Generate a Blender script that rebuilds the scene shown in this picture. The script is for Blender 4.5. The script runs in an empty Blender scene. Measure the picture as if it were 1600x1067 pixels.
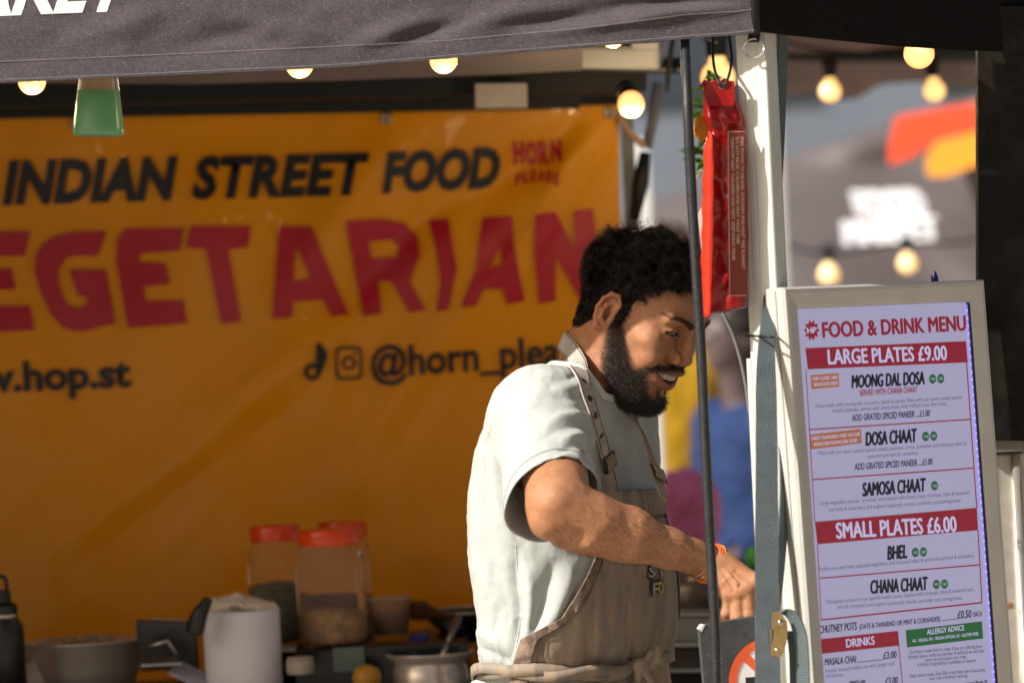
import bpy, bmesh, math, random
import numpy as np
from mathutils import Vector, Matrix, Euler
PI = math.pi
rad = math.radians
SC = bpy.context.scene
COL = SC.collection

# ------------------------------------------------------------------ camera
F = 6000.0                      # focal length in pixels of the 1600 px wide photograph (135 mm on 36 mm)
ROLL = rad(2.7)
CAMZ = 1.55
cR, sR = math.cos(ROLL), math.sin(ROLL)
cam_d = bpy.data.cameras.new('camera')
cam = bpy.data.objects.new('camera', cam_d)
COL.objects.link(cam)
cam_d.sensor_width = 36.0
cam_d.lens = F * 36.0 / 1600.0
cam_d.clip_start = 0.1
cam_d.clip_end = 600.0
cam.matrix_world = Matrix(((cR, sR, 0, 0), (0, 0, -1, 0), (-sR, cR, 0, CAMZ), (0, 0, 0, 1)))
cam_d.dof.use_dof = True
cam_d.dof.focus_distance = 5.31
cam_d.dof.aperture_fstop = 3.5
cam_d.dof.aperture_blades = 0
SC.camera = cam

# ------------------------------------------------------------------ sky and sun
SUN_AZ, SUN_EL = rad(59), rad(36.2)          # azimuth measured from behind the camera towards its left
sun_dir = Vector((-math.sin(SUN_AZ) * math.cos(SUN_EL), -math.cos(SUN_AZ) * math.cos(SUN_EL), math.sin(SUN_EL)))
W = bpy.data.worlds.new('World')
SC.world = W
W.use_nodes = True
wn = W.node_tree.nodes
wl = W.node_tree.links
bg = wn.get('Background') or wn.new('ShaderNodeBackground')
sky = wn.new('ShaderNodeTexSky')
sky.sky_type = 'NISHITA'
sky.sun_disc = False
sky.sun_elevation = SUN_EL
sky.sun_rotation = math.atan2(sun_dir.x, sun_dir.y)
sky.dust_density = 9.0
sky.air_density = 1.0
sky.ozone_density = 0.0
wl.new(sky.outputs[0], bg.inputs[0])
bg.inputs[1].default_value = 0.060
sun_l = bpy.data.lights.new('sun', 'SUN')
sun_l.energy = 4.9
sun_l.angle = rad(0.53)
sun_l.color = (1.0, 0.95, 0.88)
sun_o = bpy.data.objects.new('sun', sun_l)
COL.objects.link(sun_o)
sun_o.rotation_euler = sun_dir.to_track_quat('Z', 'Y').to_euler()
sun_o.location = (-6, -3, 8)
SC.view_settings.view_transform = 'Standard'
SC.view_settings.look = 'None'
SC.view_settings.gamma = 1.0
SC.view_settings.exposure = 0.34
SC.view_settings.use_curve_mapping = False
SC.cycles.use_denoising = True
SC.cycles.max_bounces = 10
SC.cycles.transparent_max_bounces = 16

# ------------------------------------------------------------------ helpers: frames
def Cp(px, py, d):
    """pixel of the photograph + distance -> point in the camera-aligned frame (x right, y away, z up), metres"""
    return np.array(((px - 800.0) / F * d, d, (533.5 - py) / F * d))
def toW(v):
    v = np.asarray(v, dtype=float)
    x, y, z = v[..., 0], v[..., 1], v[..., 2]
    return np.stack((cR * x + sR * z, y, -sR * x + cR * z + CAMZ), -1)
def toC(v):
    v = np.asarray(v, dtype=float)
    x, y, z = v[..., 0], v[..., 1], v[..., 2] - CAMZ
    return np.stack((cR * x - sR * z, y, sR * x + cR * z), -1)
def P(px, py, d):
    return Vector(toW(Cp(px, py, d)))

# ------------------------------------------------------------------ helpers: objects
def tag(o, label=None, cat=None, group=None, kind=None):
    if label: o['label'] = label
    if cat: o['category'] = cat
    if group: o['group'] = group
    if kind: o['kind'] = kind
    return o
def empty(name, loc, label, cat, group=None):
    o = bpy.data.objects.new(name, None)
    COL.objects.link(o)
    o.location = loc
    o.empty_display_size = 0.1
    return tag(o, label, cat, group)
def mesh_obj(name, verts, faces, mat=None, parent=None, smooth=False, mats=None, midx=None):
    """verts in WORLD coordinates"""
    me = bpy.data.meshes.new(name)
    verts = np.asarray(verts, dtype=float)
    off = np.zeros(3)
    o = bpy.data.objects.new(name, me)
    COL.objects.link(o)
    if parent is not None:
        o.parent = parent
        q = parent
        while q is not None:
            off = off + np.array(q.location)
            q = q.parent
    else:
        off = verts.mean(0) if len(verts) else off
        o.location = off
    vv = verts - off
    if isinstance(faces, np.ndarray):
        n = len(faces); k = faces.shape[1]
        me.vertices.add(len(vv)); me.vertices.foreach_set('co', vv.astype(np.float32).ravel())
        me.loops.add(n * k); me.loops.foreach_set('vertex_index', faces.astype(np.int32).ravel())
        me.polygons.add(n)
        me.polygons.foreach_set('loop_start', np.arange(0, n * k, k, dtype=np.int32))
        me.update(calc_edges=True)
        me.validate()
    else:
        me.from_pydata([tuple(v) for v in vv], [], faces)
    for m in (mats or ([mat] if mat else [])):
        me.materials.append(m)
    if midx is not None:
        me.polygons.foreach_set('material_index', np.asarray(midx, dtype=np.int32))
    if smooth:
        me.polygons.foreach_set('use_smooth', np.ones(len(me.polygons), dtype=bool))
    return o

class MB:
    """collects shapes (world coordinates) that become ONE mesh object"""
    def __init__(s): s.v = []; s.f = []
    def add(s, v, f):
        b = len(s.v)
        s.v += [tuple(float(c) for c in p) for p in v]
        s.f += [tuple(i + b for i in q) for q in f]
        return s
    def box(s, c, size, R=None, bev=0.0):
        """oriented box with chamfered edges. c centre, size full extents, R 3x3 columns = axes"""
        hx, hy, hz = [k / 2 for k in size]
        R = np.eye(3) if R is None else np.array(R)
        b = min(bev, hx * .9, hy * .9, hz * .9)
        if b <= 0:
            pts = [(x, y, z) for x in (-hx, hx) for y in (-hy, hy) for z in (-hz, hz)]
            fs = [(0, 1, 3, 2), (4, 6, 7, 5), (0, 4, 5, 1), (2, 3, 7, 6), (0, 2, 6, 4), (1, 5, 7, 3)]
        else:
            bm = bmesh.new()
            bmesh.ops.create_cube(bm, size=1.0)
            for v in bm.verts: v.co = Vector((v.co.x * 2 * hx, v.co.y * 2 * hy, v.co.z * 2 * hz))
            bmesh.ops.bevel(bm, geom=list(bm.edges), offset=b, segments=2, profile=.5, affect='EDGES')
            bm.verts.index_update()
            pts = [tuple(v.co) for v in bm.verts]
            fs = [tuple(v.index for v in f.verts) for f in bm.faces]
            bm.free()
        pts = np.array(pts) @ R.T + np.array(c)
        return s.add(pts, fs)
    def tube(s, pts, r, n=10, cap=True, flat=1.0):
        pts = np.array(pts, dtype=float)
        m = len(pts)
        rr = np.full(m, r) if np.isscalar(r) else np.array(r)
        tang = np.gradient(pts, axis=0)
        tang /= np.linalg.norm(tang, axis=1)[:, None] + 1e-12
        up = np.array((0, 0, 1.0)) if abs(tang[0][2]) < .9 else np.array((1.0, 0, 0))
        a = np.cross(tang[0], up); a /= np.linalg.norm(a)
        V = []
        for i in range(m):
            a = a - tang[i] * np.dot(a, tang[i]); a /= np.linalg.norm(a)
            b = np.cross(tang[i], a)
            for k in range(n):
                t = 2 * PI * k / n
                V.append(pts[i] + rr[i] * (math.cos(t) * a + math.sin(t) * b * flat))
        Fc = []
        for i in range(m - 1):
            for k in range(n):
                k2 = (k + 1) % n
                Fc.append((i * n + k, i * n + k2, (i + 1) * n + k2, (i + 1) * n + k))
        if cap:
            Fc.append(tuple(range(n - 1, -1, -1)))
            Fc.append(tuple((m - 1) * n + k for k in range(n)))
        return s.add(V, Fc)
    def lathe(s, c, prof, n=32, R=None, cap=True):
        """prof list of (radius, z)"""
        R = np.eye(3) if R is None else np.array(R)
        V = []
        for r, z in prof:
            for k in range(n):
                t = 2 * PI * k / n
                V.append((r * math.cos(t), r * math.sin(t), z))
        V = np.array(V) @ R.T + np.array(c)
        Fc = []
        for i in range(len(prof) - 1):
            for k in range(n):
                k2 = (k + 1) % n
                Fc.append((i * n + k, i * n + k2, (i + 1) * n + k2, (i + 1) * n + k))
        if cap:
            Fc.append(tuple(range(n - 1, -1, -1)))
            Fc.append(tuple((len(prof) - 1) * n + k for k in range(n)))
        return s.add(V, Fc)
    def ribbon(s, pts, wdirs, width, thick=.002):
        """flat band with thickness; pts centre line, wdirs across direction at each point"""
        pts = np.array(pts, float); wd = np.array(wdirs, float)
        if wd.ndim == 1: wd = np.repeat(wd[None], len(pts), 0)
        wd /= np.linalg.norm(wd, axis=1)[:, None]
        tang = np.gradient(pts, axis=0); tang /= np.linalg.norm(tang, axis=1)[:, None] + 1e-12
        nn = np.cross(tang, wd); nn /= np.linalg.norm(nn, axis=1)[:, None] + 1e-12
        w = (np.full(len(pts), width) if np.isscalar(width) else np.array(width))[:, None] / 2
        t = thick / 2
        V = []
        for i in range(len(pts)):
            V += [pts[i] - wd[i] * w[i] - nn[i] * t, pts[i] + wd[i] * w[i] - nn[i] * t,
                  pts[i] + wd[i] * w[i] + nn[i] * t, pts[i] - wd[i] * w[i] + nn[i] * t]
        Fc = []
        for i in range(len(pts) - 1):
            for k in range(4):
                k2 = (k + 1) % 4
                Fc.append((i * 4 + k, i * 4 + k2, (i + 1) * 4 + k2, (i + 1) * 4 + k))
        m = len(pts) - 1
        Fc += [(3, 2, 1, 0), (m * 4, m * 4 + 1, m * 4 + 2, m * 4 + 3)]
        return s.add(V, Fc)
    def prism(s, poly, origin, ax, ay, an, thick):
        """extruded polygon: poly in 2D, placed with axes ax, ay, thickness along an"""
        o = np.array(origin); ax = np.array(ax); ay = np.array(ay); an = np.array(an)
        n = len(poly)
        V = [o + ax * p[0] + ay * p[1] for p in poly] + [o + ax * p[0] + ay * p[1] + an * thick for p in poly]
        Fc = [tuple(range(n - 1, -1, -1)), tuple(range(n, 2 * n))] + [(i, (i + 1) % n, n + (i + 1) % n, n + i) for i in range(n)]
        return s.add(V, Fc)
    def build(s, name, mat, parent=None, smooth=False, angle=None):
        o = mesh_obj(name, np.array(s.v), s.f, mat, parent, smooth=smooth or angle is not None)
        if angle is not None:
            bm = bmesh.new(); bm.from_mesh(o.data)
            bmesh.ops.recalc_face_normals(bm, faces=bm.faces)
            for e in bm.edges:
                if len(e.link_faces) == 2 and e.calc_face_angle(0) > angle: e.smooth = False
            bm.to_mesh(o.data); bm.free()
        else:
            bm = bmesh.new(); bm.from_mesh(o.data)
            bmesh.ops.recalc_face_normals(bm, faces=bm.faces)
            bm.to_mesh(o.data); bm.free()
        return o

def grid_sheet(nu, nv, fn):
    """fn(U,V)->(...,3) world; returns verts, faces"""
    u = np.linspace(0, 1, nu); v = np.linspace(0, 1, nv)
    U, V = np.meshgrid(u, v, indexing='ij')
    pts = fn(U, V).reshape(-1, 3)
    i, j = np.meshgrid(np.arange(nu - 1), np.arange(nv - 1), indexing='ij')
    a = (i * nv + j).ravel()
    return pts, np.stack((a, a + nv, a + nv + 1, a + 1), 1)
def solid(o, t, off=-1):
    m = o.modifiers.new('thickness', 'SOLIDIFY'); m.thickness = t; m.offset = off
    return o
def smoothpath(pts, n):
    """Catmull-Rom through the points, n samples"""
    p = np.array(pts, float)
    p = np.vstack((2 * p[0] - p[1], p, 2 * p[-1] - p[-2]))
    out = []
    m = len(p) - 3
    for t in np.linspace(0, m - 1e-9, n):
        i = int(t); f = t - i
        a, b, c, d = p[i], p[i + 1], p[i + 2], p[i + 3]
        out.append(.5 * ((2 * b) + (-a + c) * f + (2 * a - 5 * b + 4 * c - d) * f * f + (-a + 3 * b - 3 * c + d) * f ** 3))
    return np.array(out)

# ------------------------------------------------------------------ numpy noise
def _hash(i, j, k, s):
    h = (i.astype(np.int64) * 374761393 + j.astype(np.int64) * 668265263 + k.astype(np.int64) * 2147483647 + s * 1274126177) & 0xffffffff
    h = ((h ^ (h >> 13)) * 1274126177) & 0xffffffff
    h = h ^ (h >> 16)
    return (h & 0xffff) / 32767.5 - 1.0
def noise3(p, seed=0):
    p = np.asarray(p, float)
    i = np.floor(p).astype(np.int64); f = p - i
    f = f * f * f * (f * (f * 6 - 15) + 10)
    r = 0
    for a in (0, 1):
        wa = f[..., 0] if a else 1 - f[..., 0]
        for b in (0, 1):
            wb = f[..., 1] if b else 1 - f[..., 1]
            for c in (0, 1):
                wc = f[..., 2] if c else 1 - f[..., 2]
                r = r + wa * wb * wc * _hash(i[..., 0] + a, i[..., 1] + b, i[..., 2] + c, seed)
    return r
def fbm(p, seed=0, o=3):
    p = np.asarray(p, float); r = 0; a = 1
    for k in range(o):
        r = r + a * noise3(p * 2 ** k, seed + k); a *= .5
    return r

# ------------------------------------------------------------------ materials
MATS = {}
def mat(name, color=(.5, .5, .5), rough=.5, metal=0.0, spec=.5, emis=None, estr=0.0, vary=0.0, vscale=8.0, bump=0.0, bscale=200.0,
        weave=0.0, wscale=900.0, attr=None, trans=0.0, ior=1.45, sss=0.0, sssr=(1, .35, .2), sheen=0.0, coat=0.0, dirt=None, dscale=3.0,
        dlo=.5, dhi=.7, translucent=0.0, tcol=None, alpha=1.0, stretch=None, rvary=0.0, speck=None):
    if name in MATS: return MATS[name]
    m = bpy.data.materials.new(name); m.use_nodes = True
    nt = m.node_tree; N = nt.nodes; L = nt.links
    b = N['Principled BSDF']
    b.inputs['Base Color'].default_value = (*color, 1)
    b.inputs['Roughness'].default_value = rough
    b.inputs['Metallic'].default_value = metal
    b.inputs['Specular IOR Level'].default_value = spec
    b.inputs['IOR'].default_value = ior
    b.inputs['Transmission Weight'].default_value = trans
    b.inputs['Coat Weight'].default_value = coat
    b.inputs['Sheen Weight'].default_value = sheen
    b.inputs['Alpha'].default_value = alpha
    if sss > 0:
        b.inputs['Subsurface Weight'].default_value = sss
        b.inputs['Subsurface Radius'].default_value = sssr
        b.inputs['Subsurface Scale'].default_value = .006
    if emis:
        b.inputs['Emission Color'].default_value = (*emis, 1)
        b.inputs['Emission Strength'].default_value = estr
    tc = N.new('ShaderNodeTexCoord')
    src = tc.outputs['Object']
    if stretch:
        mp = N.new('ShaderNodeMapping'); mp.inputs['Scale'].default_value = stretch
        L.new(src, mp.inputs[0]); src = mp.outputs[0]
    colout = None
    if attr:
        at = N.new('ShaderNodeAttribute'); at.attribute_name = attr; colout = at.outputs['Color']
    def noise(scale, detail=4, rgh=.55):
        n = N.new('ShaderNodeTexNoise'); n.inputs['Scale'].default_value = scale; n.inputs['Detail'].default_value = detail
        n.inputs['Roughness'].default_value = rgh
        L.new(src, n.inputs['Vector']); return n.outputs['Fac']
    def mix(fac, a, bcol, mode='MIX'):
        x = N.new('ShaderNodeMix'); x.data_type = 'RGBA'; x.blend_type = mode
        if hasattr(fac, 'is_output') or not isinstance(fac, float): L.new(fac, x.inputs[0])
        else: x.inputs[0].default_value = fac
        for s, k in ((a, 6), (bcol, 7)):
            if isinstance(s, tuple): x.inputs[k].default_value = (*s, 1) if len(s) == 3 else s
            else: L.new(s, x.inputs[k])
        return x.outputs[2]
    def ramp(fac, lo, hi, a=(0, 0, 0), c=(1, 1, 1)):
        r = N.new('ShaderNodeValToRGB'); r.color_ramp.elements[0].position = lo; r.color_ramp.elements[1].position = hi
        r.color_ramp.elements[0].color = (*a, 1); r.color_ramp.elements[1].color = (*c, 1)
        L.new(fac, r.inputs[0]); return r.outputs[0]
    if vary > 0:
        f = ramp(noise(vscale), .3, .7, (1 - vary,) * 3, (1 + vary,) * 3)
        colout = mix(1.0, colout if colout else color, f, 'MULTIPLY')
    if dirt:
        f = ramp(noise(dscale, 8, .65), dlo, dhi)
        colout = mix(f, colout if colout else color, dirt)
    if speck:
        f = ramp(noise(speck[0], 2, .7), speck[1], speck[1] + .03)
        colout = mix(f, colout if colout else color, speck[2])
    if colout: L.new(colout, b.inputs['Base Color'])
    if rvary > 0:
        f = ramp(noise(vscale * 2.3, 5), .3, .7, (rough - rvary,) * 3, (rough + rvary,) * 3)
        L.new(f, b.inputs['Roughness'])
    h = None
    if bump > 0:
        bn = N.new('ShaderNodeBump'); bn.inputs['Strength'].default_value = bump; bn.inputs['Distance'].default_value = .002
        L.new(noise(bscale, 5, .6), bn.inputs['Height']); h = bn.outputs[0]
    if weave > 0:
        for ang in (0, 1):
            wv = N.new('ShaderNodeTexWave'); wv.wave_type = 'BANDS'; wv.bands_direction = 'Z' if ang else 'X'
            wv.inputs['Scale'].default_value = wscale / 20.0; wv.inputs['Distortion'].default_value = 1.5; wv.inputs['Detail'].default_value = 2
            wv.inputs['Detail Scale'].default_value = 3
            L.new(src, wv.inputs['Vector'])
            bn = N.new('ShaderNodeBump'); bn.inputs['Strength'].default_value = weave; bn.inputs['Distance'].default_value = .0006
            L.new(wv.outputs['Fac'], bn.inputs['Height'])
            if h is not None: L.new(h, bn.inputs['Normal'])
            h = bn.outputs[0]
    if h is not None: L.new(h, b.inputs['Normal'])
    if translucent > 0:
        t = N.new('ShaderNodeBsdfTranslucent')
        if colout and not tcol: L.new(colout, t.inputs[0])
        else: t.inputs[0].default_value = (*(tcol or color), 1)
        mx = N.new('ShaderNodeMixShader'); mx.inputs[0].default_value = translucent
        L.new(b.outputs[0], mx.inputs[1]); L.new(t.outputs[0], mx.inputs[2])
        L.new(mx.outputs[0], N['Material Output'].inputs[0])
    MATS[name] = m
    return m

# ------------------------------------------------------------------ signed-distance modelling, meshed by surface nets
class Grid:
    def __init__(s, xs, ys, zs):
        s.a = [np.asarray(k, np.float32) for k in (xs, ys, zs)]
        s.D = np.full([len(k) for k in s.a], 1.0, np.float32)
    def put(s, fn, lo, hi, op='u', k=.01):
        sl = []
        for ax in range(3):
            i = max(0, np.searchsorted(s.a[ax], lo[ax] - k - .006)); j = min(len(s.a[ax]), np.searchsorted(s.a[ax], hi[ax] + k + .006))
            if i >= j: return
            sl.append(slice(i, j))
        X = s.a[0][sl[0]][:, None, None]; Y = s.a[1][sl[1]][None, :, None]; Z = s.a[2][sl[2]][None, None, :]
        d = fn(X, Y, Z)
        a = s.D[tuple(sl)]
        if op == 'u':
            h = np.clip(.5 + .5 * (a - d) / k, 0, 1)
            s.D[tuple(sl)] = a * (1 - h) + d * h - k * h * (1 - h)
        else:
            d = -d
            h = np.clip(.5 - .5 * (a - d) / k, 0, 1)
            s.D[tuple(sl)] = a * (1 - h) + d * h + k * h * (1 - h)
    def mesh(s):
        D = s.D; S = D < 0
        nx, ny, nz = D.shape
        c = np.zeros((nx - 1, ny - 1, nz - 1), np.int8)
        for i in (0, 1):
            for j in (0, 1):
                for k in (0, 1):
                    c += S[i:nx - 1 + i, j:ny - 1 + j, k:nz - 1 + k]
        act = (c > 0) & (c < 8)
        I = np.argwhere(act)
        idx = np.full(act.shape, -1, np.int32)
        idx[act] = np.arange(len(I))
        ax = s.a
        i, j, k = I.T
        corners = {}
        for a in (0, 1):
            for b in (0, 1):
                for e in (0, 1):
                    corners[(a, b, e)] = D[i + a, j + b, k + e]
        acc = np.zeros((len(I), 3)); cnt = np.zeros(len(I))
        keys = list(corners)
        for p in keys:
            for axis in range(3):
                if p[axis] == 1: continue
                q = list(p); q[axis] = 1; q = tuple(q)
                d0, d1 = corners[p], corners[q]
                m = (d0 < 0) != (d1 < 0)
                t = np.where(m, d0 / np.where(m, d0 - d1, 1), 0)
                pos = [None] * 3
                for ax2, ii in enumerate((i, j, k)):
                    x0 = ax[ax2][ii + p[ax2]]
                    if ax2 == axis: x0 = x0 + t * (ax[ax2][ii + 1] - ax[ax2][ii])
                    acc[:, ax2] += np.where(m, x0, 0)
                cnt += m
        V = acc / cnt[:, None]
        faces = []
        for axis in range(3):
            o1, o2 = [(1, 2), (2, 0), (0, 1)][axis]
            sl0 = [slice(None)] * 3; sl1 = [slice(None)] * 3
            sl0[axis] = slice(0, -1); sl1[axis] = slice(1, None)
            A, B = S[tuple(sl0)], S[tuple(sl1)]
            E = np.argwhere(A != B)
            ok = (E[:, o1] > 0) & (E[:, o2] > 0) & (E[:, o1] < D.shape[o1] - 1) & (E[:, o2] < D.shape[o2] - 1)
            E = E[ok]
            inside = A[E[:, 0], E[:, 1], E[:, 2]]
            def cell(d1, d2):
                q = E.copy(); q[:, o1] -= d1; q[:, o2] -= d2
                return idx[q[:, 0], q[:, 1], q[:, 2]]
            f = np.stack((cell(1, 1), cell(0, 1), cell(0, 0), cell(1, 0)), 1)
            f[~inside] = f[~inside][:, ::-1]
            faces.append(f)
        return V, np.vstack(faces)

class Frame:
    """local frame inside the camera-aligned frame: p_C = o + R @ p_local"""
    def __init__(s, R=None, o=(0, 0, 0)): s.R = np.eye(3) if R is None else np.array(R, float); s.o = np.array(o, float)
    def loc(s, X, Y, Z):
        x, y, z = X - np.float32(s.o[0]), Y - np.float32(s.o[1]), Z - np.float32(s.o[2])
        R = s.R.astype(np.float32)
        return (R[0, 0] * x + R[1, 0] * y + R[2, 0] * z, R[0, 1] * x + R[1, 1] * y + R[2, 1] * z, R[0, 2] * x + R[1, 2] * y + R[2, 2] * z)
    def pt(s, p): return s.o + s.R @ np.array(p, float)
    def inv(s, P_): return (np.asarray(P_) - s.o) @ s.R
ID = Frame()
def bbox(fr, pts, r):
    q = np.array([fr.pt(p) for p in pts])
    return q.min(0) - r, q.max(0) + r
def cone(g, a, b, r1, r2, fr=ID, op='u', k=.01, sq=None):
    """tapered capsule; sq=(axis vector, factor): squash distance along an axis to make it flat"""
    a = np.array(a, float); b = np.array(b, float)
    lo, hi = bbox(fr, (a, b), max(r1, r2) * (1.0 if sq is None else max(1, 1 / sq[1])))
    ab = b - a; L2 = float(ab @ ab) + 1e-12
    def fn(X, Y, Z):
        x, y, z = fr.loc(X, Y, Z)
        x = x - a[0]; y = y - a[1]; z = z - a[2]
        t = np.clip((x * ab[0] + y * ab[1] + z * ab[2]) / L2, 0, 1).astype(np.float32)
        x = x - t * ab[0]; y = y - t * ab[1]; z = z - t * ab[2]
        if sq is not None:
            n, fct = np.array(sq[0], float) / np.linalg.norm(sq[0]), sq[1] - 1
            dn = (x * n[0] + y * n[1] + z * n[2]) * fct
            x = x + dn * n[0]; y = y + dn * n[1]; z = z + dn * n[2]
        return (np.sqrt(x * x + y * y + z * z) - (r1 + (r2 - r1) * t)).astype(np.float32)
    g.put(fn, lo, hi, op, k)
def ell(g, c, r, fr=ID, op='u', k=.01, rot=None):
    """ellipsoid; rot = euler degrees in the frame"""
    c = np.array(c, float); r = np.array(r, float)
    R = np.array(Euler([rad(q) for q in rot]).to_matrix()) if rot is not None else np.eye(3)
    f2 = Frame(fr.R @ R, fr.pt(c))
    m = np.sqrt(((f2.R * r[None]) ** 2).sum(1))
    lo, hi = f2.o - m, f2.o + m
    rr = r.astype(np.float32)
    def fn(X, Y, Z):
        x, y, z = f2.loc(X, Y, Z)
        x = x / rr[0]; y = y / rr[1]; z = z / rr[2]
        k0 = np.sqrt(x * x + y * y + z * z) + 1e-6
        k1 = np.sqrt((x / rr[0]) ** 2 + (y / rr[1]) ** 2 + (z / rr[2]) ** 2) + 1e-6
        return (k0 * (k0 - 1) / k1).astype(np.float32)
    g.put(fn, lo, hi, op, k)
def chain(g, pts, rs, fr=ID, op='u', k=.006, sq=None):
    for i in range(len(pts) - 1):
        cone(g, pts[i], pts[i + 1], rs[i], rs[i + 1], fr, op, k if i else k, sq)
def axis_steps(*segs):
    """segs: (start, end, step) contiguous"""
    out = []
    for a, b, st in segs:
        out.append(np.arange(a, b - 1e-9, st))
    return np.concatenate(out)
def vnormals(V, Fc):
    n = np.zeros_like(V)
    q = V[Fc]
    fn = np.cross(q[:, 2] - q[:, 0], q[:, 3] - q[:, 1]) if Fc.shape[1] == 4 else np.cross(q[:, 1] - q[:, 0], q[:, 2] - q[:, 0])
    for k in range(Fc.shape[1]): np.add.at(n, Fc[:, k], fn)
    return n / (np.linalg.norm(n, axis=1)[:, None] + 1e-12), fn
def prune(V, Fc):
    used = np.unique(Fc); mp = np.full(len(V), -1, np.int64); mp[used] = np.arange(len(used))
    return V[used], mp[Fc], used
def relax(V, Fc, it=2, w=.5, pin=None):
    for _ in range(it):
        acc = np.zeros_like(V); cnt = np.zeros(len(V))
        n = Fc.shape[1]
        for k in range(n):
            a, b = Fc[:, k], Fc[:, (k + 1) % n]
            np.add.at(acc, a, V[b]); np.add.at(acc, b, V[a]); np.add.at(cnt, a, 1); np.add.at(cnt, b, 1)
        N_ = acc / np.maximum(cnt, 1)[:, None]
        V2 = V * (1 - w) + N_ * w
        if pin is not None: V2[pin] = V[pin]
        V = V2
    return V
def set_color(o, cols):
    at = o.data.color_attributes.new('col', 'FLOAT_COLOR', 'POINT')
    c = np.ones((len(cols), 4), np.float32); c[:, :3] = cols
    at.data.foreach_set('color', c.ravel())
def strands(name, roots, mat_, parent, rad0=.00006, rad1=.00002):
    """roots: array (N, K, 3) world"""
    N_, K, _ = roots.shape
    off = np.zeros(3); q = parent
    while q is not None:
        off = off + np.array(q.location); q = q.parent
    c = bpy.data.hair_curves.new(name)
    c.add_curves([K] * N_)
    c.attributes['position'].data.foreach_set('vector', (roots - off).astype(np.float32).ravel())
    ra = c.attributes.get('radius') or c.attributes.new('radius', 'FLOAT', 'POINT')
    r = np.tile(np.linspace(rad0, rad1, K).astype(np.float32), N_)
    ra.data.foreach_set('value', r)
    c.materials.append(mat_)
    o = bpy.data.objects.new(name, c)
    COL.objects.link(o)
    o.parent = parent
    return o
# ================================================================== the vendor
def mm(*a): return np.array(a, float) * .001
SKIN = (0.44, 0.205, 0.105)

def head_frame(yaw, pitch, roll, o):
    cy, sy = math.cos(yaw), math.sin(yaw)
    f = np.array([cy, -sy, 0]); rt = np.array([-sy, -cy, 0]); u = np.array([0, 0, 1.])
    cp, sp = math.cos(pitch), math.sin(pitch)
    f2 = f * cp - u * sp; u2 = u * cp + f * sp
    cr, sr = math.cos(roll), math.sin(roll)
    r3 = rt * cr + u2 * sr; u3 = u2 * cr - rt * sr
    return Frame(np.stack([r3, f2, u3], 1), o)

HEAD = head_frame(rad(35.2), rad(29.5), rad(3.0), Cp(993, 499, 5.40))

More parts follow.
